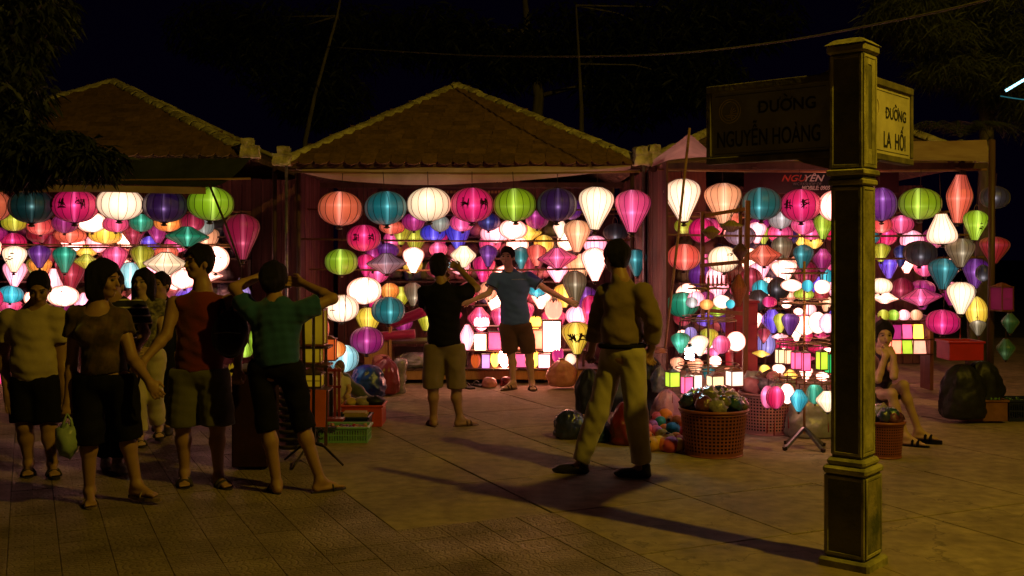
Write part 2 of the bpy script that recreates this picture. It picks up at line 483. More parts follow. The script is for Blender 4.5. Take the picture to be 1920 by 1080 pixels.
def fan_tile_mat():
    """Glazed cement paver pressed with overlapping fans (relief, colour darker in the grooves, plus wear)."""
    m, nt, out = newmat('fan_pattern_paver')
    L = nt.links.new
    b = NN(nt, 'ShaderNodeBsdfPrincipled')
    tcn = NN(nt, 'ShaderNodeTexCoord')
    def M(op, a, b_=None, c=None):
        n = NN(nt, 'ShaderNodeMath', operation=op)
        for i, v in enumerate((a, b_, c)):
            if v is None: continue
            if isinstance(v, (int, float)): n.inputs[i].default_value = v
            else: L(v, n.inputs[i])
        return n.outputs[0]
    sx = NN(nt, 'ShaderNodeSeparateXYZ'); L(tcn.outputs['Object'], sx.inputs[0])
    x = M('ADD', sx.outputs[0], 0.1275); y = M('ADD', sx.outputs[1], 0.1275)
    fx = M('PINGPONG', x, 0.06375); fy = M('MODULO', y, 0.1275)
    rad = M('SQRT', M('ADD', M('MULTIPLY', fx, fx), M('MULTIPLY', fy, fy)))
    rings = M('PINGPONG', rad, 0.017)
    ringh = NN(nt, 'ShaderNodeMapRange'); ringh.inputs[1].default_value = 0.003; ringh.inputs[2].default_value = 0.008
    L(rings, ringh.inputs[0])
    ang = M('PINGPONG', M('ARCTAN2', fy, fx), 0.13)
    angh = NN(nt, 'ShaderNodeMapRange'); angh.inputs[1].default_value = 0.012; angh.inputs[2].default_value = 0.04
    L(ang, angh.inputs[0])
    hh = M('MULTIPLY', ringh.outputs[0], angh.outputs[0])
    gm = NN(nt, 'ShaderNodeNewGeometry')
    n1 = NN(nt, 'ShaderNodeTexNoise'); n1.inputs['Scale'].default_value = 1.6; n1.inputs['Detail'].default_value = 7; n1.inputs['Roughness'].default_value = 0.65
    L(gm.outputs['Position'], n1.inputs['Vector'])
    n2 = NN(nt, 'ShaderNodeTexNoise'); n2.inputs['Scale'].default_value = 30; n2.inputs['Detail'].default_value = 5
    L(gm.outputs['Position'], n2.inputs['Vector'])
    r = NN(nt, 'ShaderNodeValToRGB')
    r.color_ramp.elements[0].position = 0.32; r.color_ramp.elements[0].color = (0.15, 0.108, 0.066, 1)
    r.color_ramp.elements[1].position = 0.68; r.color_ramp.elements[1].color = (0.33, 0.25, 0.165, 1)
    L(n1.outputs['Fac'], r.inputs[0])
    oi = NN(nt, 'ShaderNodeObjectInfo')
    r3 = NN(nt, 'ShaderNodeMapRange'); r3.inputs[3].default_value = 0.90; r3.inputs[4].default_value = 1.10
    L(oi.outputs['Random'], r3.inputs[0])
    gr = M('ADD', M('MULTIPLY', hh, 0.18), 0.82)
    v = M('MULTIPLY', r3.outputs[0], gr)
    v = M('MULTIPLY', v, M('ADD', M('MULTIPLY', n2.outputs['Fac'], 0.6), 0.7))
    hv = NN(nt, 'ShaderNodeHueSaturation'); L(r.outputs[0], hv.inputs['Color']); L(v, hv.inputs['Value'])
    L(hv.outputs[0], b.inputs['Base Color'])
    rr = NN(nt, 'ShaderNodeMapRange'); rr.inputs[1].default_value = 0.3; rr.inputs[2].default_value = 0.7; rr.inputs[3].default_value = 0.80; rr.inputs[4].default_value = 0.42
    L(n1.outputs['Fac'], rr.inputs[0]); L(rr.outputs[0], b.inputs['Roughness'])
    b.inputs['Specular IOR Level'].default_value = 0.18
    h2 = M('ADD', M('MULTIPLY', n2.outputs['Fac'], 0.35), hh)
    bp = NN(nt, 'ShaderNodeBump'); bp.inputs['Strength'].default_value = 0.8; bp.inputs['Distance'].default_value = 0.006
    L(h2, bp.inputs['Height']); L(bp.outputs[0], b.inputs['Normal'])
    L(b.outputs[0], out.inputs[0])
    return m
CONC = conc_mat(); FAN = fan_tile_mat()
# boundary: to its left and in front of it lie the fan-pattern pavers
EDGE = [(3.6, 3.6), (1.30, 5.49), (0.37, 6.12), (-0.55, 7.0), (-1.45, 8.35), (-2.2, 10.2), (-3.0, 12.0)]
def in_tiles(x, y):
    for (x0, y0), (x1, y1) in zip(EDGE[:-1], EDGE[1:]):
        if min(y0, y1) <= y <= max(y0, y1):
            return x < x0 + (x1 - x0) * (y - y0) / (y1 - y0)
    return y < 3.6 or (y >= 12.0 and x < -3.0)
mortar_bed = MB()
paving = empty('concrete_pavement', (0, 0, 0)); props(paving, kind='structure')
tiled = empty('patterned_pavement', (0, 0, 0)); props(tiled, kind='structure')
bed = MB(); bed.box((2, 8, -0.045), (44, 26, 0.03)); bed.build('joint_bed', surf('joint_dirt', (0.14, 0.10, 0.065), None, 0.95, 20), paving)
SL = 1.02
slab_me = MB().box((0, 0, 0), (SL - 0.011, SL - 0.011, 0.06)).mesh('slab', bevel=0.003); slab_me.materials.append(CONC)
TL = SL / 4
tile_me = MB().box((0, 0, 0), (TL - 0.0025, TL - 0.0025, 0.06)).mesh('paving_tile', bevel=0.0015); tile_me.materials.append(FAN)
def seen(x, y, m=0.9):
    return y > 4.3 and abs(x) < 0.49 * y + m
nsl = ntl = 0
for i in range(-16, 16):
    for j in range(-6, 20):
        c = ux * (i * SL + 0.42) + uy * (j * SL + 0.30)
        if not (seen(c.x, c.y) and c.y < 14.4): continue
        if c.y < 9.6 and in_tiles(c.x + 0.35, c.y + 0.15):
            for p in (-1.5, -.5, .5, 1.5):
                for q in (-1.5, -.5, .5, 1.5):
                    d = c + ux * p * TL + uy * q * TL
                    if not seen(d.x, d.y, 0.22): continue
                    mk('paving_tile', tile_me, None, tiled, (d.x, d.y, -0.03 + random.uniform(-0.002, 0.001)), (R(random.uniform(-.2, .2)), R(random.uniform(-.2, .2)), PA + random.choice((0, 1, 2, 3)) * PI / 2)); ntl += 1
        else:
            mk('slab', slab_me, None, paving, (c.x, c.y, -0.03 + random.uniform(-0.003, 0.001)), (R(random.uniform(-.12, .12)), R(random.uniform(-.12, .12)), PA)); nsl += 1
print('slabs', nsl, 'tiles', ntl)
# the rest of the paving out of view: plain sheet level with it
mbx = MB(); mbx.box((0, 0.4, -0.036), (26, 6.6, 0.06)); o = mbx.build('plain_paving', CONC, paving)
mbx = MB(); mbx.box((-10.6, 9.6, -0.038), (7.4, 11.0, 0.06)); mbx.build('plain_paving', CONC, paving)
mbx = MB(); mbx.box((2.0, 17.4, -0.038), (40, 6.4, 0.06)); mbx.build('plain_paving', CONC, paving)

# ------------------------------------------------------------------ the sign pillar
FONTS = []
def text(s, size, mat, parent, loc, rot, name='lettering', align='CENTER', sx=1.0, bold=0.0, ext=0.002, shear=0.0, space=1.0):
    cu = bpy.data.curves.new(name, 'FONT')
    cu.body = s; cu.size = size; cu.align_x = align; cu.align_y = 'BOTTOM_BASELINE'
    cu.extrude = ext; cu.offset = bold; cu.shear = shear; cu.space_character = space
    o = bpy.data.objects.new(name, cu); COL.objects.link(o)
    cu.materials.append(mat)
    bpy.context.view_layer.update()
    me = bpy.data.meshes.new_from_object(o.evaluated_get(bpy.context.evaluated_depsgraph_get()))
    bpy.data.objects.remove(o); bpy.data.curves.remove(cu)
    me.name = name
    o = mk(name, me, mat, parent, loc, rot, (sx, 1, 1)); o['kind'] = 'stuff'
    return o

yellowplaster = surf('lime_washed_concrete', (0.50, 0.46, 0.22), (0.15, 0.14, 0.07), 0.85, 4, 0.8, 30, spec=0.2)
greenplaster = surf('dark_green_paint', (0.085, 0.095, 0.055), (0.17, 0.16, 0.09), 0.65, 4, 0.6, 34, spec=0.3)
pil = empty('sign_pillar', (1.765, 5.52, 0), 'tall green and ochre concrete pillar carrying two street name panels', 'signpost', rz=R(-40))
def sq(parent, name, w, z0, z1, mat, bev=0.006, off=(0, 0)):
    m = MB(); m.box((off[0], off[1], (z0 + z1) / 2), (w, w, z1 - z0)); return m.build(name, mat, parent, bevel=bev)
sq(pil, 'base', 0.270, -0.02, 0.045, yellowplaster, 0.012)
sq(pil, 'plinth', 0.214, 0.045, 0.475, greenplaster, 0.008)
sq(pil, 'plinth_cap', 0.236, 0.475, 0.515, yellowplaster, 0.012)
sq(pil, 'plinth_cap', 0.206, 0.515, 0.555, yellowplaster, 0.014)
sq(pil, 'shaft', 0.162, 0.555, 1.955, greenplaster, 0.006)
sq(pil, 'capital', 0.190, 1.955, 1.985, yellowplaster, 0.006)
sq(pil, 'capital', 0.174, 1.985, 2.005, greenplaster, 0.003)
sq(pil, 'capital', 0.206, 2.005, 2.035, yellowplaster, 0.006)
sq(pil, 'head', 0.176, 2.035, 2.63, greenplaster, 0.006)
sq(pil, 'cap', 0.206, 2.63, 2.675, yellowplaster, 0.010)
m = MB(); m.lathe([(0.155, 2.675), (0.10, 2.705), (0.0, 2.722)], 4); o = m.build('cap', yellowplaster, pil); o.rotation_euler = (0, 0, R(45))
# plaster frames and strips on each face
for face in range(4):
    a = face * PI / 2
    rot = Matrix.Rotation(a, 4, 'Z')
    def fb(name, x0, x1, z0, z1, d, base, mat):
        m = MB(); m.box(((x0 + x1) / 2, -base - d / 2 + 0.001, (z0 + z1) / 2), (x1 - x0, d + 0.002, z1 - z0))
        m.v = [tuple(rot @ Vector(v)) for v in m.v]
        return m.build(name, mat, pil, bevel=0.002)
    lit = (face == 1)
    mt = yellowplaster
    for (w, z0, z1, bs) in ((0.107, 0.06, 0.465, 0.107), (0.081, 0.57, 1.945, 0.081), (0.088, 2.045, 2.62, 0.088)):
        t = 0.016
        fb('face_frame', -w + 0.004, -w + t + 0.004, z0, z1, 0.006, bs, mt)
        fb('face_frame', w - t - 0.004, w - 0.004, z0, z1, 0.006, bs, mt)
        fb('face_frame', -w + t + 0.004, w - t - 0.004, z0, z0 + t, 0.006, bs, mt)
        fb('face_frame', -w + t + 0.004, w - t - 0.004, z1 - t, z1, 0.006, bs, mt)
    if face == 1:
        # lamplight on this face put into ochre plates: round-topped slot above, solid below
        fb('lit_render_panel', -0.060, -0.026, 2.062, 2.602, 0.004, 0.088, yellowplaster)
        fb('lit_render_panel', 0.022, 0.066, 2.062, 2.602, 0.004, 0.088, yellowplaster)
        fb('lit_render_panel', -0.024, 0.020, 2.062, 2.14, 0.004, 0.088, yellowplaster)
        fb('lit_render_panel', -0.024, 0.020, 2.57, 2.602, 0.004, 0.088, yellowplaster)
        fb('lit_render_panel', -0.060, 0.060, 0.59, 1.925, 0.004, 0.081, yellowplaster)
        fb('lit_render_panel', -0.088, 0.088, 0.08, 0.445, 0.003, 0.107, surf('lit_mossy_render', (0.32, 0.27, 0.14), (0.08, 0.09, 0.04), 0.85, 6, 0.6, 40))  # plinth plate, mottled, also lighter to carry the lamplight

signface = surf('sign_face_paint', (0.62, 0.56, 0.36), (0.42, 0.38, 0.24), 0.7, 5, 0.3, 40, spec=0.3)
signface_shaded = surf('shaded_sign_face', (0.36, 0.36, 0.30), (0.25, 0.25, 0.21), 0.7, 5, 0.3, 40, spec=0.3)  # darker copy of the sign paint, shade put into its colour
signink = surf('sign_ink', (0.022, 0.022, 0.05), (0.03, 0.03, 0.05), 0.6, 20)
sframe = surf('sign_frame_render', (0.20, 0.17, 0.09), (0.09, 0.08, 0.045), 0.8, 8, 0.5, 40)
def street_sign(name, label, along, L0, L1, lines, face, size):
    """along: angle of the panel's run in the pillar's own frame; the face looks to the local -Y of the panel."""
    s = empty(name, pil.location, label, 'street sign', 'street name panels on the pillar')
    s.rotation_euler = (0, 0, R(-40) + along)
    z0, z1 = 2.108, 2.548
    cx = (L0 + L1) / 2
    for (c, d) in (((cx, 0, z1 - 0.02), (L1 - L0, 0.062, 0.04)), ((cx, 0, z0 + 0.018), (L1 - L0, 0.062, 0.036)),
                   ((min(L0, L1, key=abs) + 0.012 * (1 if L1 > 0 else -1), 0, (z0 + z1) / 2), (0.024, 0.060, z1 - z0 - 0.08)),
                   ((max(L0, L1, key=abs) - 0.015 * (1 if L1 > 0 else -1), 0, (z0 + z1) / 2), (0.030, 0.060, z1 - z0 - 0.08))):
        m = MB(); m.box(c, (abs(d[0]), d[1], d[2])); m.build('frame', sframe, s, bevel=0.004)
    m = MB(); m.box((cx, 0, (z0 + z1) / 2), (abs(L1 - L0) - 0.05, 0.036, z1 - z0 - 0.07)); pn = m.build('panel', face, s)
    # fine ruled lines
    for zz in (z1 - 0.062, z0 + 0.055):
        for sgn in (-1, 1):
            m = MB(); m.box((cx, sgn * 0.0185, zz), (abs(L1 - L0) - 0.10, 0.002, 0.003)); m.build('ruled_line', signink, pn)
    for (txt, xx, zz, sz, sxx) in lines:
        for sgn in (-1, 1):
            rot = (R(90), 0, 0 if sgn < 0 else PI)
            if txt != 'ĐƯỜNG':
                text(txt, sz, signink, pn, (xx, sgn * 0.0195, zz), rot, sx=sxx, bold=0.0013, ext=0.001)
                continue
            adv = [.74, .76, .80, .80, .76]; tot = sum(adv) * sz * sxx; x = -tot / 2
            for ch, ad in zip('DUONG', adv):
                cxl = x + ad * sz * sxx / 2
                f = -sgn
                def P(u, v): return (xx + f * (cxl + u * sz * sxx), sgn * 0.0203, zz + v * sz)
                text(ch, sz, signink, pn, (xx + f * cxl, sgn * 0.0195, zz), rot, name='letter', sx=sxx, bold=0.0013, ext=0.001)
                m = MB()
                if txt and ch == 'D': m.bar(P(-.40, .37), P(-.08, .37), sz * .075, .002)
                if ch == 'U': m.tube([P(.27, .70), P(.37, .72), P(.40, .82)], sz * .032, 5)
                if ch == 'O' : m.tube([P(.25, .64), P(.37, .70), P(.40, .82)], sz * .032, 5)
                if ch in 'DUO': m.build('accent', signink, pn)
                if ch == 'O':
                    m = MB(); m.tube([P(-.14, .99), P(.06, .84)], sz * .036, 5); m.build('accent', signink, pn)
                x += ad * sz * sxx
    return s, pn
sL, pL = street_sign('street_sign', 'shaded grey street panel with a round emblem reading NGUYỄN HOÀNG', 0.0, -0.088, -0.845,
    [('ĐƯỜNG', -0.36, 2.375, 0.090, 0.98), ('NGUYỄN HOÀNG', -0.475, 2.20, 0.125, 0.60)], signface_shaded, 0)
ring = MB()
emb = surf('emblem_paint', (0.75, 0.66, 0.16), (0.6, 0.5, 0.12), 0.6, 20)
for rr in (0.066, 0.052):
    ring.tube([(-0.70 + rr * math.cos(t), -0.0195, 2.40 + rr * math.sin(t)) for t in [2 * PI * k / 28 for k in range(29)]], 0.0026, 4)
ring.build('emblem', emb, pL)
m = MB()
for k in range(7):
    a = R(200 + k * 23)
    m.bar((-0.70, -0.0195, 2.385), (-0.70 + 0.042 * math.cos(a + R(90)), -0.0195, 2.385 + 0.042 * math.sin(a + R(90))), 0.004)
m.bar((-0.728, -0.0195, 2.375), (-0.672, -0.0195, 2.375), 0.006); m.bar((-0.718, -0.0195, 2.365), (-0.682, -0.0195, 2.365), 0.005)
m.build('emblem', emb, pL)
sR, pR = street_sign('street_sign', 'lamplit ochre street panel reading LA HỐI on the pillar', R(90), 0.088, 0.80,
    [('ĐƯỜNG', 0.555, 2.345, 0.086, 0.95), ('LA  HỐI', 0.535, 2.185, 0.122, 0.80)], signface, 0)
m = MB(); m.tube([(0.25 + 0.05 * math.cos(t), -0.0195, 2.39 + 0.05 * math.sin(t)) for t in [2 * PI * k / 24 for k in range(25)]], 0.002, 4)
m.build('emblem', surf('faded_emblem', (0.5, 0.40, 0.14), None, 0.7, 20), pR)
# corbel brackets under the panels
for (a, s) in ((0.0, sL), (R(90), sR)):
    sg = -1 if a == 0.0 else 1
    m = MB(); v = []
    for y in (-0.022, 0.022):
        v += [(sg * 0.088, y, 2.04), (sg * 0.088, y, 2.106), (sg * 0.30, y, 2.106), (sg * 0.26, y, 2.085)]
    m.add(v, [(0, 1, 2, 3), (7, 6, 5, 4), (0, 4, 5, 1), (1, 5, 6, 2), (2, 6, 7, 3), (3, 7, 4, 0)])
    m.build('bracket', sframe, s)
    m = MB(); v = []
    for y in (-0.02, 0.02):
        v += [(sg * 0.088, y, 2.55), (sg * 0.088, y, 2.62), (sg * 0.105, y, 2.60), (sg * 0.125, y, 2.565), (sg * 0.17, y, 2.55)]
    m.add(v, [(0, 1, 2, 3, 4), (9, 8, 7, 6, 5), (0, 5, 6, 1), (1, 6, 7, 2), (2, 7, 8, 3), (3, 8, 9, 4), (4, 9, 5, 0)])
    m.build('bracket', sframe, s)

# ------------------------------------------------------------------ stalls
def scallop_tile():
    m = MB(); w, l = 0.088, 0.115
    pts = [(-w, l), (w, l), (w, -l * 0.35), (w * 0.72, -l * 0.8), (0.0, -l), (-w * 0.72, -l * 0.8), (-w, -l * 0.35)]
    vs = [(x, y, 0.0) for x, y in pts] + [(x, y, 0.014) for x, y in pts]
    n = len(pts)
    fs = [tuple(range(n))[::-1], tuple(range(n, 2 * n))] + [(i, (i + 1) % n, (i + 1) % n + n, i + n) for i in range(n)]
    m.add(vs, fs)
    me = m.mesh('roof_tile'); me.materials.append(M_['rooftile']); return me
TILE = scallop_tile()
def ridge_chunk(seed):
    m = MB(); n = 8; rings = 6
    for i in range(rings):
        pass
    vs = []; L = 0.24
    for i in range(rings + 1):
        x = -L / 2 + L * i / rings
        for k in range(n):
            a = PI * k / (n - 1)
            q = 0.100 * (1 + 0.16 * noise.noise(Vector((x * 9 + seed * 5, math.cos(a) * 2, math.sin(a) * 2 + seed))))
            vs.append((x, q * math.cos(a) * 1.05, q * math.sin(a) * 0.70 - 0.03))
    fs = [(i * n + k, i * n + k + 1, (i + 1) * n + k + 1, (i + 1) * n + k) for i in range(rings) for k in range(n - 1)]
    fs += [tuple(range(n))[::-1], tuple(rings * n + k for k in range(n))]
    fs += [(i * n, (i + 1) * n, (i + 1) * n + n - 1, i * n + n - 1) for i in range(rings)]
    m.add(vs, fs); me = m.mesh('ridge_tile', True); me.materials.append(M_['mortar']); return me
RIDGE = [ridge_chunk(s) for s in (1.3, 4.1, 7.7, 9.2)]
coarse_roof = surf('coursed_roof_tiles', (0.17, 0.10, 0.06), (0.08, 0.05, 0.035), 0.9, 8, 0.8, 12, stretch=(1, 1, 3), bdist=0.04)

def roof_on(stall, FLc, FRc, AP, depth, tiles=True, ridges=('fl', 'fr')):
    """Hipped roof: front eave FLc-FRc, apex AP, back eave `depth` behind the front one."""
    BL = FLc + Vector((0, depth, 0)); BR = FRc + Vector((0, depth, 0))
    m = MB(); t = Vector((0, 0, -0.06))
    P = [FLc, FRc, BR, BL, AP]
    m.add(P + [p + t for p in P], [(0, 1, 4), (1, 2, 4), (2, 3, 4), (3, 0, 4), (6, 5, 9), (7, 6, 9), (8, 7, 9), (5, 8, 9), (0, 5, 6, 1), (1, 6, 7, 2), (2, 7, 8, 3), (3, 8, 5, 0)])
    dk = m.build('roof_deck', coarse_roof, stall)
    e = (FRc - FLc); EL = e.length; e.normalize()
    mid = FLc + e * ((AP - FLc).dot(e))
    up = (AP - mid); HL = up.length; up.normalize()
    nrm = e.cross(up).normalized()
    if nrm.y > 0: nrm = -nrm
    apx = (AP - FLc).dot(e)
    B = Matrix((e, up, nrm)).transposed().to_4x4()
    if tiles:
        row = 0; hh = 0.03; cnt = 0
        while hh < HL - 0.12:
            fr = hh / HL
            x0 = apx * fr + 0.07; x1 = EL - (EL - apx) * fr - 0.07
            x = x0 + (0.088 if row % 2 else 0.0)
            while x < x1:
                p = FLc + e * x + up * hh + nrm * (0.022 + random.uniform(0, 0.006))
                tl = Matrix.Rotation(R(9 + random.uniform(-2, 3)), 4, 'X') @ Matrix.Rotation(R(random.uniform(-3, 3)), 4, 'Z')
                o = bpy.data.objects.new('roof_tile', TILE); COL.objects.link(o); o.parent = stall
                o.matrix_basis = Matrix.Translation(p) @ B @ tl
                cnt += 1
                x += 0.178
            hh += 0.148; row += 1
    def ridge(a, b, lift=0.03):
        d = b - a; L = d.length; dn = d.normalized(); n = int(L / 0.225)
        for i in range(n):
            p = a + dn * ((i + 0.5) * L / n)
            side = Vector((0, 0, 1)).cross(dn).normalized(); u2 = dn.cross(side)
            Mx = Matrix((dn, side, u2)).transposed().to_4x4()
            o = bpy.data.objects.new('ridge_tile', RIDGE[i % 4]); COL.objects.link(o); o.parent = stall
            k = random.uniform(0.96, 1.06)
            o.matrix_basis = Matrix.Translation(p + Vector((0, 0, lift + random.uniform(-0.005, 0.006)))) @ Mx @ Matrix.Diagonal((1.0, k, random.uniform(0.94, 1.08), 1))
    ridge(FLc, AP); ridge(AP, FRc)
    ridge(BL, AP); ridge(AP, BR)
    for c in (FLc, FRc):
        for (dz, sx, sz, dx) in ((0.03, .20, .13, 0), (.13, .13, .09, .02 if c is FLc else -.02)):
            m = MB(); n = 5; vs = []
            m.box((0, 0, 0), (sx, .2, sz))
            me = m.mesh('ridge_end'); bm = bmesh.new(); bm.from_mesh(me)
            bmesh.ops.subdivide_edges(bm, edges=bm.edges[:], cuts=4, use_grid_fill=True)
            for v in bm.verts: v.co += v.co.normalized() * noise.noise(v.co * 14 + Vector((c.x, dz * 9, 0))) * .035
            bm.to_mesh(me); bm.free()
            o = mk('ridge_end', me, M_['mortar'], stall, c + Vector((dx, -.02, dz)), (0, 0, .1))
    return dk

def planks(stall, x0, x1, y, z0, z1, pw=0.13, face='y'):
    n = max(1, int(abs(x1 - x0) / pw)); w = (x1 - x0) / n
    key = ('plankme', round(w, 3), round(z1 - z0, 2), face)
    dims = (abs(w) - 0.008, 0.02, z1 - z0) if face == 'y' else (0.02, abs(w) - 0.008, z1 - z0)
    me = MB().box((0, 0, 0), dims).mesh('plank'); me.materials.append(M_['plank'])
    for i in range(n):
        c = x0 + w * (i + 0.5)
        dz = random.uniform(-0.01, 0.01)
        if face == 'y': loc = (c, y + random.uniform(-0.004, 0.004), (z0 + z1) / 2 + dz)
        else: loc = (y + random.uniform(-0.004, 0.004), c, (z0 + z1) / 2 + dz)
        mk('plank', me, None, stall, loc)

def cloth_sheet(rows, nx=28, amp=0.012, seed=0.0, fr=3.0):
    """rows: list of functions u->Vector; a draped sheet through them."""
    m = MB(); vs = []
    for j, f in enumerate(rows):
        for i in range(nx + 1):
            u = i / nx; p = Vector(f(u))
            p += Vector((0, noise.noise(Vector((u * fr * 3, j * 0.9, seed))) * amp * 2.2, noise.noise(Vector((u * fr * 2, j * 0.7, seed + 5))) * amp))
            vs.append(p)
    w = nx + 1
    fs = [(j * w + i, j * w + i + 1, (j + 1) * w + i + 1, (j + 1) * w + i) for j in range(len(rows) - 1) for i in range(nx)]
    m.add(vs, fs)
    return m
def lerp(a, b, t): return a + (b - a) * t

# --- middle stall
SM1 = empty('market_stall', (-0.6, 14.0, 0), 'open lantern stall with a lamplit tiled gable in the middle', 'stall', 'lantern stalls')
def loc_in(st, v): return Vector(v) - Vector(st.location)
def stall_child_space(st):
    """children are written in world coordinates; shift them into the stall's frame once."""
    off = Vector(st.location)
    for c in [o for o in bpy.data.objects if o.parent == st]:
        c.location = Vector(c.location) - off if c.type != 'EMPTY' else Vector(c.location) - off
FL = W(530, 305, 12.3); FR = W(1203, 303, 12.3); FR.z = FL.z
AP = W(857, 163, 14.6)
roof_on(SM1, FL, FR, AP, 4.6)
planks(SM1, -2.55, 1.5, 15.6, 0.0, 2.62, 0.14)
planks(SM1, 12.9, 15.6, -2.62, 0.0, 2.60, 0.14, 'x')
planks(SM1, 12.9, 15.6, 1.58, 0.0, 2.60, 0.14, 'x')
for (px, Y, z1, r) in ((537, 12.25, 2.62, 0.018), (1207, 12.25, 2.62, 0.018), (560, 12.9, 2.6, 0.028), (1185, 12.95, 2.6, 0.028)):
    x = (px - 960) * Y / F
    m = MB(); m.tube([(x, Y, 0), (x + 0.004, Y, z1 / 2), (x, Y, z1)], r, 8); m.build('post', M_['greymetal'] if r < 0.02 else M_['darkwood'], SM1, True)
m = MB(); m.bar(W(540, 312, 12.35), W(1200, 312, 12.35), 0.06, 0.08); m.build('eave_beam', M_['darkwood'], SM1)
m = MB(); m.bar((-2.5, 13.9, 2.5), (1.45, 13.9, 2.5), 0.05, 0.07); m.build('cross_beam', M_['darkwood'], SM1)
def mid_top(u): 
    p = lerp(W(556, 318, 12.18), W(1182, 311, 12.18), u); p.z += 0.008 * math.sin(u * 20); return p
def mid_bot(u):
    y = 318 + 30 * (math.sin(PI * min(1, u ** 0.75)) ** 0.9) * (1 - 0.15 * u) if 0 < u < 1 else 316
    p = W(556 + 626 * u, y, 12.22 - 0.05 * math.sin(PI * u)); return p
rowsf = [mid_top] + [(lambda u, t=t: lerp(mid_top(u), mid_bot(u), t) + Vector((0, -0.05 * math.sin(PI * t) , 0))) for t in (0.3, 0.6, 0.85)] + [mid_bot]
o = cloth_sheet(rowsf, 60, 0.012, 3).build('valance', M_['awning'], SM1, True)

# --- left stall
SM0 = empty('market_stall', (-5.2, 14.0, 0), 'dim lantern stall at the left, its tiled roof half hidden by leaves', 'stall', 'lantern stalls')
FL0 = W(-262, 290, 12.3); FR0 = W(470, 290, 12.3)
AP0 = W(212, 156, 14.4)
roof_on(SM0, FL0, FR0, AP0, 4.4)
planks(SM0, -7.4, -2.80, 15.6, 0.0, 2.7, 0.14)
for (px, Y, z1, r) in ((515, 13.0, 2.7, 0.028), (-220, 12.4, 2.7, 0.03)):
    x = (px - 960) * Y / F
    m = MB(); m.tube([(x, Y, 0), (x, Y, z1)], r, 8); m.build('post', M_['darkwood'], SM0, True)
m = MB(); m.bar(W(-260, 297, 12.35), W(468, 297, 12.35), 0.06, 0.08); m.build('eave_beam', M_['darkwood'], SM0)
def l_top(u): return lerp(W(-200, 300, 12.2), W(470, 296, 12.2), u)
def l_bot(u):
    return W(-200 + 586 * u, 351 - 4 * math.sin(PI * u), 11.65)
rowsf = [(lambda u, t=t: lerp(l_top(u), l_bot(u), t) + Vector((0, 0, -0.09 * math.sin(PI * t)))) for t in (0, .2, .4, .6, .8, 1)]
cloth_sheet(rowsf, 50, 0.02, 8).build('awning', M_['darkawning'], SM0, True)
def l_hem(u): 
    p = Vector(l_bot(u)); p.z -= 0.075; p.y += 0.01; return p
cloth_sheet([l_bot, (lambda u: lerp(Vector(l_bot(u)), l_hem(u), .5) + Vector((0, -0.01, 0))), l_hem], 50, 0.01, 9).build('valance', M_['awning'], SM0, True)
# slanting prop pole at the left stall
m = MB(); m.tube([W(392, 345, 11.3), W(425, 425, 11.25), W(452, 500, 11.2)], 0.012, 6); m.build('prop_pole', M_['darkwood'], SM0, True)

# --- right stall with a tarpaulin awning
SM2 = empty('market_stall', (4.2, 14.0, 0), 'right lantern stall under a pinkish tarpaulin behind the sign pillar', 'stall', 'lantern stalls')
FL2 = W(1222, 300, 12.9); FR2 = W(1840, 300, 12.9); AP2 = W(1500, 168, 15.0)
roof_on(SM2, FL2, FR2, AP2, 4.2, tiles=False)
planks(SM2, 1.75, 6.0, 15.6, 0.0, 2.6, 0.14)
planks(SM2, 11.4, 15.6, 1.66, 0.0, 2.6, 0.14, 'x')
tarp = surf('pink_tarpaulin', (0.62, 0.42, 0.40), (0.46, 0.28, 0.27), 0.6, 3, 0.3, 12, sheen=0.1)
PK = W(1293, 247, 11.0)
def t_back(u): 
    return lerp(W(1218, 306, 12.2), W(1850, 262, 12.2), u) + Vector((0, 0, 0.06 * math.sin(PI * u)))
def t_front(u):
    if u < 0.12: return lerp(W(1226, 300, 11.0), PK, u / 0.12)
    if u < 0.24: return lerp(PK, W(1352, 302, 11.0), (u - 0.12) / 0.12)
    return lerp(W(1352, 302, 11.0), W(1858, 303, 11.0), (u - 0.24) / 0.76)
rowsf = [(lambda u, t=t: lerp(t_back(u), t_front(u), t) + Vector((0, 0, -0.05 * math.sin(PI * t)))) for t in (0, .2, .4, .6, .8, 1)]
cloth_sheet(rowsf, 60, 0.02, 12).build('awning', tarp, SM2, True)
m = MB(); m.bar(W(1215, 312, 12.3), W(1850, 312, 12.3), 0.06, 0.08); m.build('eave_beam', M_['darkwood'], SM2)
m = MB()
for k in range(4):
    m.bar(W(1225 + k * 190, 318, 12.0), W(1225 + k * 190, 312, 14.4), 0.05, 0.05)
m.build('rafter', M_['darkwood'], SM2)
for (a, b, r, mt) in ((W(1240, 320, 12.4), W(1240, 735, 12.4), 0.03, 'darkwood'), (W(1293, 240, 10.95), W(1246, 660, 10.9), 0.014, 'bamboo'),
                      (W(1860, 262, 10.6), W(1856, 750, 10.6), 0.034, 'darkwood'), (W(1216, 318, 12.9), W(1216, 700, 12.9), 0.02, 'greymetal')):
    m = MB(); m.tube([a, (a + b) / 2 + Vector((0.006, 0, 0)), b], r, 8); m.build('post', M_[mt], SM2, True)
m = MB(); m.bar(W(1232, 322, 12.9), W(1238, 720, 12.9), 0.14, 0.05); m.build('door_jamb', M_['redwood'], SM2)
m = MB(); m.bar(W(1265, 322, 15.4), W(1265, 650, 15.4), 0.9, 0.03); m.build('back_door', M_['redwood'], SM2)
for st in (SM0, SM1, SM2):
    off = Vector(st.location)
    for c in st.children:
        c.matrix_basis = Matrix.Translation(-off) @ c.matrix_basis

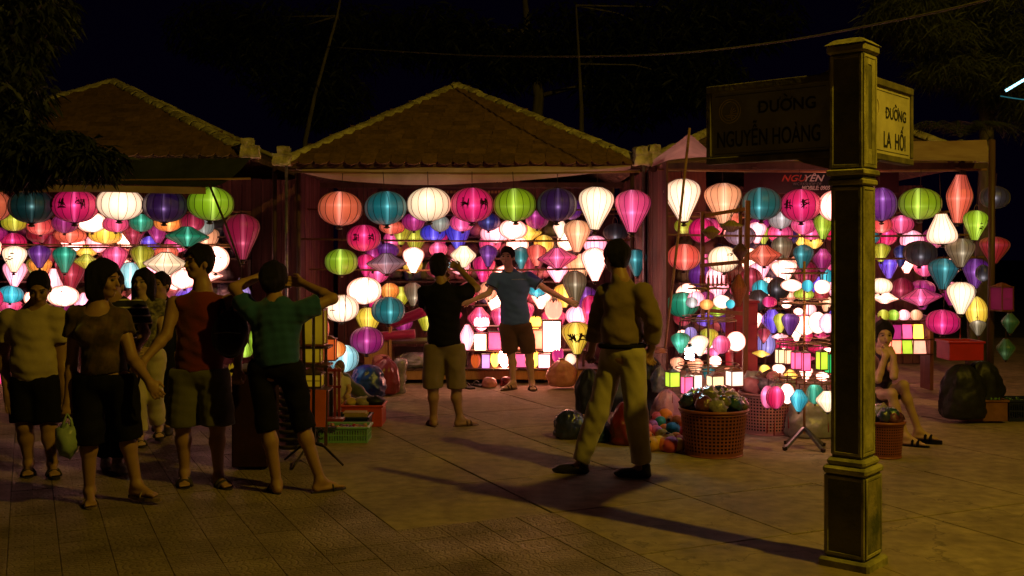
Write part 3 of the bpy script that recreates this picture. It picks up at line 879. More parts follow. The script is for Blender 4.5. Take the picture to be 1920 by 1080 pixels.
# --- shop banners
ban_d = surf('banner_vinyl', (0.07, 0.018, 0.012), (0.045, 0.012, 0.01), 0.4, 3, 0.1, 10)
gold = surf('gold_print', (0.55, 0.36, 0.07), (0.45, 0.28, 0.05), 0.6, 20)
b1 = empty('shop_banner', W(870, 352, 15.2), 'dark banner lettered in gold hanging behind the hot pink lantern', 'banner')
m = MB(); m.box((0, 0, 0), (S(215, 15.2), 0.015, S(34, 15.2))); m.build('banner_sheet', ban_d, b1)
text('WORKSHOP OF LANTERNS', S(15, 15.2), gold, b1, (S(-2, 15.2), -0.012, S(1, 15.2)), (R(90), 0, 0), sx=0.80, bold=0.0015, ext=0.001)
m = MB()
for k in range(22):
    if k in (3, 9, 15): continue
    m.box((S(-62 + k * 6.4, 15.2), -0.011, S(-8, 15.2)), (S(4.6, 15.2), 0.004, S(5.0, 15.2)))
m.build('small_print', surf('faded_gold_print', (0.35, 0.20, 0.05), None, 0.7, 20), b1)
b2 = empty('shop_banner', W(1540, 330, 12.7), 'maroon banner with a slanted red and white shop name, half behind the pillar', 'banner')
YB = 12.7
m = MB(); m.box((0, 0, 0), (S(290, YB), 0.015, S(64, YB))); m.build('banner_sheet', surf('maroon_vinyl', (0.06, 0.012, 0.02), (0.035, 0.01, 0.015), 0.35, 3, 0.1, 10), b2)
m = MB(); m.box((S(15, YB), -0.0105, S(2, YB)), (S(140, YB), 0.002, S(46, YB))); m.build('dark_panel', surf('black_print', (0.02, 0.02, 0.03), None, 0.4, 10), b2)
whi = surf('white_print', (0.85, 0.80, 0.80), (0.8, 0.75, 0.75), 0.6, 20)
redp = surf('red_print', (0.75, 0.10, 0.06), None, 0.6, 20)
text('NGU', S(17, YB), redp, b2, (S(-76, YB), -0.014, S(-10, YB)), (R(90), 0, 0), sx=1.18, bold=0.002, ext=0.001, shear=0.35, align='LEFT')
text('YÊN', S(17, YB), whi, b2, (S(-36, YB), -0.014, S(-10, YB)), (R(90), 0, 0), sx=1.18, bold=0.002, ext=0.001, shear=0.35, align='LEFT')
text('WORKSHOP OF', S(7.5, YB), surf('grey_print', (0.28, 0.26, 0.28), None, 0.6, 20), b2, (S(-54, YB), -0.014, S(-17.5, YB)), (R(90), 0, 0), sx=1.0, ext=0.001, align='LEFT')
text('MOBILE: 0905', S(10.5, YB), whi, b2, (S(-38, YB), -0.014, S(-26, YB)), (R(90), 0, 0), sx=0.86, bold=0.0016, ext=0.001, shear=0.2, align='LEFT')
text('03', S(10.5, YB), whi, b2, (S(90, YB), -0.014, S(-26, YB)), (R(90), 0, 0), sx=0.9, bold=0.0016, ext=0.001, shear=0.2, align='LEFT')
m = MB(); m.box((S(-12, YB), -0.013, S(23, YB)), (S(52, YB), 0.003, S(2.5, YB))); m.build('small_print', gold, b2)
# ------------------------------------------------------------------ silk lanterns
def crom(pts, n):
    """Smooth profile through (z, r) points."""
    P = [pts[0]] + list(pts) + [pts[-1]]
    out = []
    segs = len(pts) - 1
    for i in range(segs):
        p0, p1, p2, p3 = P[i], P[i + 1], P[i + 2], P[i + 3]
        k = max(2, round(n / segs))
        for j in range(k + (1 if i == segs - 1 else 0)):
            t = j / k
            q = []
            for a in range(2):
                q.append(0.5 * (2 * p1[a] + (p2[a] - p0[a]) * t + (2 * p0[a] - 5 * p1[a] + 4 * p2[a] - p3[a]) * t * t + (3 * p1[a] - p0[a] - 3 * p2[a] + p3[a]) * t ** 3))
            out.append((q[0], min(1.0, q[1])))
    return out
PROF = {
 'melon':   [(-1, .20), (-.93, .44), (-.74, .72), (-.40, .94), (0, 1), (.40, .94), (.74, .72), (.93, .44), (1, .22)],
 'globe':   [(-1, .20), (-.90, .44), (-.66, .75), (-.33, .945), (0, 1), (.33, .945), (.66, .75), (.90, .44), (1, .20)],
 'balloon': [(-1, .24), (-.72, .40), (-.40, .60), (-.05, .82), (.25, .965), (.45, 1), (.68, .93), (.88, .66), (1, .32)],
 'pear':    [(-1, .36), (-.90, .76), (-.68, .97), (-.45, 1), (-.15, .92), (.2, .75), (.55, .56), (.8, .43), (1, .36)],
 'saucer':  [(-1, .22), (-.76, .40), (-.42, .70), (-.14, .95), (0, 1), (.12, .96), (.38, .72), (.72, .42), (1, .24)],
 'diamond': [(-1, .22), (-.62, .50), (-.22, .82), (.0, .97), (.12, 1), (.28, .95), (.58, .66), (.85, .40), (1, .28)],
 'spindle': [(-1, .34), (-.66, .56), (-.32, .82), (0, .98), (.12, 1), (.30, .94), (.6, .70), (.84, .50), (1, .38)],
}
NG = 16
LM = {}
def lantern_meshes(shape):
    if shape in LM: return LM[shape]
    pr = crom(PROF[shape], 16)
    nn = NG * 3
    def gore(a, z):
        f = (a / (2 * PI) * NG) % 1.0
        return 1 - 0.045 * math.sin(PI * f) ** 0.8 * (1 - 0.35 * abs(z))
    m = MB(); m.lathe([(r, z) for z, r in pr], nn, mod=gore)
    sh = m.mesh('shade', True)
    m = MB()
    for k in range(NG):
        a = 2 * PI * k / NG
        ca, sa = math.cos(a), math.sin(a)
        wv = 0.011
        vs = []
        for z, r in pr:
            for (dr, dw) in ((-0.004, -wv), (0.014, -wv * 0.6), (0.014, wv * 0.6), (-0.004, wv)):
                rr = r + dr
                vs.append((rr * ca - dw * sa, rr * sa + dw * ca, z))
        fs = [(i * 4 + j, i * 4 + j + 1, (i + 1) * 4 + j + 1, (i + 1) * 4 + j) for i in range(len(pr) - 1) for j in range(3)]
        m.add(vs, fs)
    ribs = m.mesh('ribs')
    r1 = pr[-1][1]; r0 = pr[0][1]
    m = MB()
    m.lathe([(0.02, 1.035), (r1 * 0.9, 1.03), (r1 * 1.06, 1.0), (r1 * 1.04, 0.955), (r1 * 0.9, 0.95)], 14)
    capt = m.mesh('top_cap', True)
    m = MB()
    m.lathe([(r0 * 0.9, -0.95), (r0 * 1.06, -0.965), (r0 * 1.05, -1.02), (r0 * 0.85, -1.05), (0.10, -1.07), (0.09, -1.12), (0.16, -1.16), (0.14, -1.22), (0.03, -1.26)], 14)
    capb = m.mesh('bottom_cap', True)
    LM[shape] = (sh, ribs, capt, capb, pr)
    return LM[shape]
m = MB()
m.tube([(0, 0, 0), (0, 0, -0.32)], 0.006, 5); m.lathe([(0.004, -0.30), (0.018, -0.32), (0.014, -0.36), (0.020, -0.40), (0.022, -0.62), (0.004, -0.63)], 8)
TASSEL = m.mesh('tassel', True)
m = MB(); m.tube([(0, 0, 0), (0, 0, 1)], 0.004, 4)
CORD = m.mesh('cord')
m = MB(); m.tube([(math.cos(t) * 0.5, 0, math.sin(t) * 0.9) for t in [PI * k / 10 for k in range(11)]], 0.07, 4)
BAIL = m.mesh('bail')

def glyphs(rng, az, z0, size, pr, rx, rz, kind='char'):
    """Brushed strokes lying on the shell around azimuth az."""
    m = MB(); zs = [p[0] for p in pr]; rs = [p[1] for p in pr]
    def onto(u, v):
        z = max(-0.92, min(0.92, z0 + v / rz)); r = float(np.interp(z, zs, rs)) * rx + 0.006
        a = az + u / max(0.02, r)
        return Vector((r * math.cos(a), r * math.sin(a), z * rz))
    nst = 9 if kind == 'char' else 6
    for k in range(nst):
        if kind == 'char':
            if k % 3 == 0: a, b = (-size * .45, rng.uniform(-.5, .5) * size), (size * .45, rng.uniform(-.5, .5) * size)
            elif k % 3 == 1: u = rng.uniform(-.4, .4) * size; a, b = (u, size * .5), (u + rng.uniform(-.2, .2) * size, -size * .5)
            else: a = (rng.uniform(-.4, .4) * size, rng.uniform(-.5, .5) * size); b = (a[0] + rng.uniform(-.35, .35) * size, a[1] + rng.uniform(-.3, .3) * size)
        else:
            u = rng.uniform(-.5, .5) * size; v = rng.uniform(-.6, .6) * size
            a, b = (u, v), (u + size * rng.uniform(.25, .5), v + size * rng.uniform(-.12, .2))
        pts = [onto(lerp(a[0], b[0], t), lerp(a[1], b[1], t) + size * 0.06 * math.sin(PI * t)) for t in (0, .25, .5, .75, 1)]
        w = size * rng.uniform(0.045, 0.09)
        m.tube(pts, [w * .5, w, w * .9, w * .7, w * .2], 4)
    return m
ink = surf('brushed_ink', (0.03, 0.008, 0.008), (0.05, 0.01, 0.01), 0.8, 20)

LANTERNS = []
def lantern(px, py, w, h, shape, color, Y, label, group, cord=None, tassel=0, prints=None, cap='cap', rot=None, bail=False, small=False, up=None):
    c = W(px, py, Y); rx = S(w, Y) / 2; rz = S(h, Y) / 2
    sh, rb, ct, cb_, pr = lantern_meshes(shape)
    root = empty('silk_lantern', c, label, 'lantern', group)
    root.scale = (1, 1, 1)
    rz_ = (PI * 2 / NG) * random.random() + random.uniform(-0.05, 0.05)
    tilt = rot if rot is not None else (random.uniform(-.07, .07), random.uniform(-.07, .07))
    root.rotation_euler = (tilt[0], tilt[1], 0)
    sc = (rx, rx, rz)
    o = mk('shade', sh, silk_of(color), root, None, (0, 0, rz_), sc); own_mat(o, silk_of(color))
    o = mk('ribs', rb, M_['ribs'], root, None, (0, 0, rz_), sc)
    if h >= 18 or not small:
        o = mk('top_cap', ct, M_['cap'], root, None, None, sc); own_mat(o, M_[cap])
        o = mk('bottom_cap', cb_, M_['cap'], root, None, None, (rx, rx, rx if rx < rz else rz)); o.location = (0, 0, -(rz - min(rx, rz)))
        own_mat(o, M_['cap'])
    top = c.z + rz
    if bail:
        mk('bail', BAIL, M_['wire'], root, (0, 0, rz), None, (rx * 0.4, rx * 0.4, rx * 0.55))
    if cord is not None:
        L = max(0.04, cord - top)
        mk('cord', CORD, M_['cord'], root, (0, 0, rz), None, (1, 1, L))
    if tassel:
        k = tassel / 0.63
        o = mk('tassel', TASSEL, M_['redcord'], root, (0, 0, -rz - min(rx, rz) * 0.2), None, (k * 0.8, k * 0.8, k))
    if prints:
        rng = random.Random(int(px * 7 + py))
        for i, daz in enumerate(prints if isinstance(prints, (list, tuple)) else [-1.9, -1.2]):
            kind = 'char' if color not in ('cream', 'white', 'lime') else 'leaf'
            g = glyphs(rng, daz, 0.08, rz * 0.62, pr, rx, rz, kind)
            g.build('print', ink, root, True)
    LANTERNS.append(root)
    return root

SH = {'m': 'melon', 'g': 'globe', 'b': 'balloon', 'p': 'pear', 'u': 'saucer', 'd': 'diamond', 's': 'spindle'}
SHW = {'melon': 'melon', 'globe': 'globe', 'balloon': 'balloon', 'pear': 'pear-shaped', 'saucer': 'saucer', 'diamond': 'diamond', 'spindle': 'spindle'}
used_labels = set()
def row(phrase, group, Y, items, cord=None, cap='cap', small=False, bail=False, spot='row'):
    """items run from left to right: (px, py, w, h, shape letter, colour, options)"""
    items = sorted(items, key=lambda t: t[0])
    for i, it in enumerate(items):
        px, py, w, h, s, colr = it[:6]
        op = it[6] if len(it) > 6 else {}
        pr = ' printed' if op.get('pr') else ''
        nm = f"{colr}{pr} {SHW[SH[s]]} lantern"
        l = items[i - 1] if i > 0 else None; r = items[i + 1] if i < len(items) - 1 else None
        if l and r:
            if l[5] == r[5]: tx = f"{nm} between two {l[5]} ones, {phrase}"
            else: tx = f"{nm} between the {l[5]} and {r[5]} ones, {phrase}"
        elif r: tx = f"{nm}, leftmost of {phrase}"
        else: tx = f"{nm}, rightmost of {phrase}"
        if op.get('lab'): tx = op['lab']
        if len(tx.split()) > 16: tx = tx.replace(' ones,', ',')
        if tx in used_labels: print('DUPLABEL', tx)
        if not 4 <= len(tx.split()) <= 16: print('LABELLEN', len(tx.split()), tx)
        used_labels.add(tx)
        y = op.get('Y', Y) + (random.uniform(-.03, .03) if 'Y' not in op else 0)
        cd = None
        if cord is not None: cd = W(0, cord, Y).z if not op.get('nc') else None
        lantern(px, py, w, h, SH[s], colr, y, tx, group, cd, op.get('t', 0), op.get('pr'), op.get('cap', cap), op.get('rot'), bail or op.get('bail', False), small)

G1 = 'silk lanterns of the left stall'; G2 = 'silk lanterns of the middle stall'; G3 = 'silk lanterns of the right stall'
FRONTPR = [-1.75, -0.95, -2.5]
row('top row, left stall', G1, 11.9, [
 (-23, 386, 86, 62, 'm', 'coral'), (60, 387, 84, 62, 'm', 'dark green', {'t': .0}), (141, 386, 84, 62, 'm', 'hot pink', {'pr': FRONTPR}),
 (225, 382, 86, 60, 'm', 'cream'), (309, 386, 82, 61, 'm', 'deep purple'), (395, 382, 86, 62, 'm', 'lime')], cord=335)
row('beside the post, left stall', G1, 11.5, [(453, 445, 68, 86, 'b', 'crimson', {'lab': 'large dull crimson balloon lantern hanging right of the lime one, left stall'})], cord=390)
row('second row, left stall', G1, 13.7, [
 (27, 416, 48, 34, 'm', 'olive'), (76, 424, 50, 32, 'm', 'coral'), (122, 419, 48, 36, 'g', 'magenta'), (172, 417, 52, 37, 'm', 'white', {'Y': 13.9}),
 (217, 420, 48, 30, 'm', 'pink'), (265, 418, 44, 33, 'g', 'green'), (314, 418, 50, 32, 'm', 'orange'), (360, 417, 46, 34, 'g', 'crimson'), (384, 424, 36, 34, 'g', 'grey', {'Y': 14.2})], cord=395)
row('low second row, left stall', G1, 14.5, [
 (-12, 440, 50, 30, 'm', 'magenta'), (78, 440, 54, 30, 'm', 'crimson'), (131, 442, 60, 28, 'm', 'coral'), (197, 442, 60, 30, 'm', 'yellow'), (251, 441, 42, 40, 'b', 'crimson'), (297, 438, 40, 36, 'b', 'magenta')], cord=405)
row('by the tall man, left stall', G1, 12.4, [(351, 444, 80, 37, 'u', 'green', {'lab': 'dark green saucer lantern just above the tall man, left stall', 't': 0})], cord=400)
row('third row, left stall', G1, 13.2, [
 (-14, 473, 34, 50, 'b', 'white'), (27, 486, 44, 49, 'b', 'cream', {'pr': [-1.8]}), (74, 481, 42, 42, 'b', 'purple'), (121, 487, 42, 49, 'b', 'green'), (162, 490, 46, 27, 'u', 'olive', {'Y': 13.6}),
 (216, 487, 46, 48, 'b', 'pink'), (267, 483, 44, 44, 'b', 'olive'), (311, 494, 82, 42, 'u', 'cream', {'Y': 12.7}), (405, 486, 50, 49, 'g', 'white', {'pr': [-1.3]})], cord=460)
row('rear third row, left stall', G1, 14.4, [
 (97, 467, 38, 52, 'd', 'crimson'), (161, 474, 38, 26, 'u', 'yellow'), (225, 512, 26, 42, 'b', 'hot pink'), (312, 474, 44, 28, 'm', 'coral')], cord=450)
row('fourth row, left stall', G1, 13.7, [
 (20, 552, 46, 32, 'm', 'cyan'), (76, 504, 42, 40, 'b', 'orange', {'Y': 14.0}), (133, 516, 52, 64, 'b', 'crimson'), (242, 516, 40, 48, 'b', 'pale blue'), (345, 523, 52, 36, 'm', 'white'), (452, 554, 36, 64, 'd', 'lilac', {'Y': 12.6}), ], cord=462)
row('fifth row, left stall', G1, 13.2, [
 (-8, 560, 26, 36, 'g', 'hot pink'), (101, 528, 36, 50, 'p', 'pale pink', {'Y': 14.1}), (118, 555, 58, 38, 'm', 'white', {'pr': [-1.3]}), (-4, 604, 30, 40, 'b', 'yellow'), (-3, 700, 30, 40, 'g', 'hot pink'), (196, 560, 44, 40, 'm', 'violet'), (300, 596, 46, 40, 'g', 'pale pink')], cord=520)

row('top row, middle stall', G2, 11.7, [
 (638, 391, 84, 63, 'm', 'coral'), (723, 390, 80, 62, 'm', 'teal'), (804, 383, 83, 62, 'm', 'cream'), (885, 384, 81, 64, 'm', 'hot pink', {'pr': [-1.85, -0.95]}),
 (965, 384, 80, 61, 'm', 'lime'), (1044, 384, 76, 62, 'm', 'deep purple'), (1117, 391, 67, 80, 'b', 'cream'), (1186, 397, 68, 80, 'b', 'pink')], cord=322)
row('second row, middle stall', G2, 13.6, [
 (735, 426, 48, 26, 'm', 'coral'), (775, 416, 44, 34, 'g', 'magenta'), (825, 419, 37, 31, 'g', 'grey'), (867, 417, 47, 33, 'm', 'pink'), (917, 416, 43, 33, 'g', 'navy'), (962, 430, 54, 38, 'g', 'white'),
 (1007, 412, 44, 34, 'g', 'magenta'), (1050, 428, 26, 38, 'd', 'cream'), (1154, 436, 48, 34, 'g', 'smoky black', {'bail': True})], cord=392)
row('rear second row, middle stall', G2, 14.5, [
 (753, 439, 38, 40, 'b', 'olive'), (812, 437, 48, 32, 'm', 'violet'), (928, 438, 56, 36, 'm', 'pale pink'), (992, 436, 50, 30, 'u', 'yellow'), (1072, 392, 40, 40, 'g', 'purple')], cord=400)
row('near the left side, middle stall', G2, 12.6, [
 (640, 491, 62, 48, 'm', 'lime', {'lab': 'lime melon lantern alone below the coral one, left side of middle stall'}),
 (682, 446, 64, 49, 'm', 'hot pink', {'pr': [-1.9, -1.0], 'lab': 'printed hot pink melon lantern below the gap between coral and teal ones', 'Y': 12.4})], cord=330)
row('third row, middle stall', G2, 13.1, [
 (686, 498, 34, 42, 'b', 'hot pink', {'Y': 13.8}), (725, 494, 75, 38, 'u', 'mauve', {'Y': 12.6}), (775, 488, 41, 48, 'b', 'white'), (822, 468, 35, 27, 'm', 'pink'), (869, 481, 49, 41, 'd', 'cream', {'Y': 12.95}), (916, 480, 34, 40, 'b', 'purple'),
 (977, 484, 30, 42, 'b', 'teal', {'Y': 13.8}), (1006, 479, 37, 40, 'b', 'coral'), (1045, 484, 75, 38, 'u', 'pink', {'Y': 12.4, 't': 0}), (1082, 443, 51, 60, 'b', 'peach', {'Y': 12.5}), (1115, 496, 50, 62, 'b', 'white', {'Y': 12.2}), (1193, 493, 40, 50, 'b', 'teal', {'Y': 12.4})], cord=448)
row('rear third row, middle stall', G2, 14.2, [(727, 471, 42, 30, 'g', 'purple'), (700, 485, 40, 46, 'g', 'magenta')], cord=450)
row('lower left column, middle stall', G2, 12.2, [
 (640, 578, 66, 50, 'm', 'cream', {'pr': [-2.1], 'Y': 11.9, 'lab': 'white melon lantern with faint lettering, lower left of middle stall', 't': 0, 'cap': 'goldcap'}),
 (683, 545, 66, 50, 'm', 'white', {'lab': 'glaring white melon lantern above the magenta one, middle stall', 'cap': 'goldcap'}),
 (728, 582, 63, 50, 'm', 'teal', {'lab': 'teal melon lantern bright at its foot, left of the black-shirted photographer', 'Y': 12.0}),
 (688, 638, 64, 50, 'm', 'magenta', {'lab': 'magenta melon lantern hanging low over the blue plastic sack', 'Y': 11.7}),
 (644, 672, 58, 50, 'm', 'pale blue', {'lab': 'pale blue melon lantern, lowest of the middle stall', 'Y': 11.4}),
 (605, 616, 26, 44, 'g', 'coral', {'lab': 'half hidden coral globe lantern beside the wooden box lantern', 'Y': 11.0, 'nc': 1})], cord=520)
row('fourth row, middle stall', G2, 13.4, [
 (731, 546, 36, 31, 'g', 'orange'), (774, 552, 34, 44, 'b', 'smoky gold'), (875, 553, 34, 24, 'u', 'hot pink'), (916, 545, 37, 35, 'g', 'peach'), (1008, 543, 38, 28, 'g', 'cyan'), (1078, 540, 46, 63, 'b', 'smoky gold', {'Y': 12.9}), (1106, 585, 32, 62, 'b', 'hot pink', {'Y': 13.2})], cord=505)

row('top row, right stall', G3, 11.6, [
 (1280, 376, 70, 80, 'b', 'cream'), (1356, 382, 70, 76, 'b', 'peach'), (1428, 382, 73, 60, 'm', 'teal'), (1501, 385, 75, 60, 'm', 'hot pink', {'pr': [-1.6, -2.5]}), (1572, 386, 74, 60, 'm', 'white'),
 (1651, 383, 60, 62, 'm', 'purple'), (1725, 382, 78, 58, 'm', 'lime'), (1799, 373, 48, 92, 's', 'coral')], cord=318)
row('second row, right stall', G3, 12.9, [
 (1316, 432, 50, 46, 'g', 'hot pink'), (1372, 408, 40, 28, 'm', 'coral', {'Y': 14}), (1388, 441, 57, 38, 'm', 'mauve'), (1424, 420, 38, 26, 'g', 'magenta', {'Y': 14.2}), (1463, 413, 43, 32, 'g', 'silver'), (1506, 423, 46, 33, 'g', 'pink'), (1544, 426, 37, 46, 'b', 'lime', {'Y': 12.2})], cord=396)
row('rear second row, right stall', G3, 14.2, [
 (1432, 442, 28, 32, 'b', 'lime'), (1470, 444, 54, 34, 'm', 'navy'), (1500, 447, 20, 30, 'g', 'yellow'), (1525, 448, 39, 37, 'g', 'yellow', {'pr': [-1.5]}), (1414, 432, 30, 28, 'g', 'orange')], cord=405)
row('third row, right stall', G3, 11.9, [
 (1282, 482, 63, 49, 'm', 'coral'), (1356, 486, 58, 48, 'm', 'cream', {'pr': [-1.3]}), (1432, 479, 66, 39, 'u', 'coral'), (1467, 470, 40, 52, 'b', 'smoky gold', {'Y': 12.9}), (1506, 483, 38, 47, 'b', 'teal'), (1543, 488, 38, 44, 'd', 'magenta')], cord=440)
row('fourth row, right stall', G3, 12.8, [
 (1312, 516, 42, 46, 'g', 'purple'), (1340, 520, 44, 34, 'm', 'pale pink'), (1408, 524, 44, 44, 'g', 'crimson'), (1424, 510, 38, 36, 'b', 'pale pink', {'Y': 13.4}), (1470, 508, 50, 42, 'b', 'white'), (1512, 512, 44, 44, 'g', 'crimson', {'Y': 13.8}), (1551, 518, 26, 26, 'g', 'cyan')], cord=470)
row('fifth row, right stall', G3, 12.0, [
 (1280, 571, 61, 46, 'm', 'green'), (1428, 541, 36, 32, 'g', 'cyan', {'Y': 12.6}), (1422, 563, 60, 38, 'u', 'smoky black'), (1460, 541, 42, 42, 'g', 'smoky black')], cord=480)
row('low inner row, right stall', G3, 12.6, [(1345, 583, 34, 20, 'm', 'lime'), (1371, 575, 30, 22, 'm', 'olive'), (1397, 600, 26, 24, 'g', 'cream'), (1436, 645, 36, 46, 'g', 'lilac'), (1330, 705, 24, 40, 'b', 'teal')], cord=520)

row('beyond the pillar, second row', G3, 13.2, [
 (1636, 445, 26, 24, 'g', 'teal', {'Y': 14}), (1651, 422, 43, 30, 'm', 'coral'), (1691, 421, 45, 34, 'g', 'pink')], cord=396)
row('beyond the pillar, front right', G3, 11.2, [
 (1766, 429, 56, 57, 'p', 'cream', {'lab': 'white pear-shaped lantern between the lime melon and the coral spindle, right stall', 'Y': 11.3, 'cap': 'goldcap'}),
 (1829, 423, 45, 56, 'b', 'lime', {'pr': [-1.2], 'lab': 'printed lime balloon lantern hanging beside the dark post', 'bail': True}),
 (1865, 370, 54, 42, 'm', 'smoky black', {'lab': 'unlit looking smoky black melon lantern right of the coral spindle'})], cord=325)
row('third row beyond the pillar', G3, 12.0, [
 (1651, 474, 37, 34, 'b', 'olive', {'Y': 12.8}), (1690, 480, 29, 40, 'b', 'navy', {'Y': 12.8}), (1725, 475, 62, 46, 'm', 'smoky black'), (1800, 474, 55, 54, 'b', 'smoky gold', {'Y': 11.4}), (1864, 469, 55, 50, 'b', 'crimson', {'Y': 11.2})], cord=440)
row('fourth row beyond the pillar', G3, 12.2, [
 (1652, 536, 42, 29, 'm', 'cream'), (1692, 541, 42, 40, 'g', 'crimson', {'Y': 13}), (1768, 514, 54, 58, 'b', 'teal', {'Y': 11.6}), (1829, 513, 48, 56, 'b', 'purple', {'Y': 11.5}), (1843, 512, 27, 31, 'g', 'smoky black', {'Y': 10.9})], cord=484)
row('fifth row beyond the pillar', G3, 11.9, [
 (1727, 557, 76, 32, 'u', 'pink'), (1768, 604, 63, 46, 'm', 'hot pink', {'Y': 11.5}), (1802, 559, 52, 60, 'b', 'cream', {'Y': 11.1, 't': .38}), (1831, 584, 40, 56, 'g', 'yellow', {'Y': 11.7}), (1834, 615, 30, 28, 'b', 'smoky gold', {'Y': 10.7, 't': .28, 'bail': True}),
 (1894, 606, 32, 38, 'd', 'dim green', {'Y': 10.6, 'bail': True})], cord=530)

# bamboo hanging rails the rows of lanterns are tied to
def rail(st, x0, x1, y0, y1, Y, r=0.014, mat='bamboo'):
    m = MB(); a = W(x0, y0, Y); b = W(x1, y1, Y)
    pts = [lerp(a, b, t) + Vector((0, 0, -0.02 * math.sin(PI * t))) for t in [k / 8 for k in range(9)]]
    m.tube(pts, r, 6); o = m.build('hanging_rail', M_[mat], st, True)
    o.matrix_basis = Matrix.Translation(-Vector(st.location)) @ o.matrix_basis
for (st, a) in ((SM0, [(-240, 470, 335, 335, 11.9), (-200, 470, 395, 396, 13.7), (-200, 470, 402, 405, 14.5), (-200, 470, 460, 462, 13.2), (-200, 470, 455, 458, 14.0)]),
                (SM1, [(545, 1200, 322, 322, 11.7), (560, 1190, 392, 392, 13.6), (560, 1190, 400, 400, 14.5), (560, 1190, 448, 450, 13.1), (580, 1150, 505, 503, 13.4)]),
                (SM2, [(1232, 1850, 318, 318, 11.6), (1240, 1840, 396, 396, 12.9), (1240, 1840, 440, 440, 12.2), (1240, 1840, 405, 405, 14.2), (1250, 1845, 484, 482, 12.4)])):
    for t in a: rail(st, *t)

# extra layers of random lanterns, added to brighten and crowd each stall
def fill(phrase, grp, x0, x1, ys, Y, seed, pal, wmin=34, wmax=50, names=('high rear extras', 'middle rear extras', 'low rear extras', 'lowest rear extras', 'floor-level extras')):
    rg = random.Random(seed)
    for r_i, py in enumerate(ys):
        x = x0 + rg.uniform(0, 20); items = []
        while x < x1:
            w = rg.uniform(wmin, wmax); s_ = rg.choice('mggbbbdu' if r_i else 'mmggb')
            h = {'m': .72, 'g': .86, 'b': 1.12, 'd': 1.05, 'u': .5}[s_] * w
            if s_ == 'u': w *= 1.3
            items.append((round(x), round(py + rg.uniform(-9, 9)), round(w), round(h), s_, rg.choice(pal), {'Y': Y + rg.uniform(-.12, .12)}))
            x += w * rg.uniform(.95, 1.35)
        row(names[r_i] + ', ' + phrase, grp, Y, items, ys[r_i] - 60)
PAL = ['hot pink', 'white', 'crimson', 'pink', 'pale pink', 'magenta', 'white', 'purple', 'white', 'pale pink', 'olive', 'peach', 'violet', 'yellow', 'pink']
fill('middle stall', G2, 690, 1150, (452, 505, 556, 598), 14.62, 3, PAL)
fill('left stall', G1, 10, 430, (452, 512, 568), 14.72, 6, PAL)
fill('right stall', G3, 1275, 1590, (430, 490, 545, 600, 648), 14.0, 9, PAL)
fill('right stall', G3, 1262, 1420, (655, 684), 10.9, 19, ['white', 'pale pink', 'pink', 'white', 'peach', 'cyan'], 20, 30, ('left upper extras', 'left lower extras'))
fill('right stall', G3, 1425, 1575, (575, 628, 668, 700), 10.2, 23, ['white', 'pale pink', 'hot pink', 'white', 'yellow', 'peach', 'crimson'], 18, 28, ('first small extras', 'second small extras', 'third small extras', 'fourth small extras'))
fill('beyond the pillar', G3, 1650, 1790, (448, 500, 556), 14.2, 12, PAL)
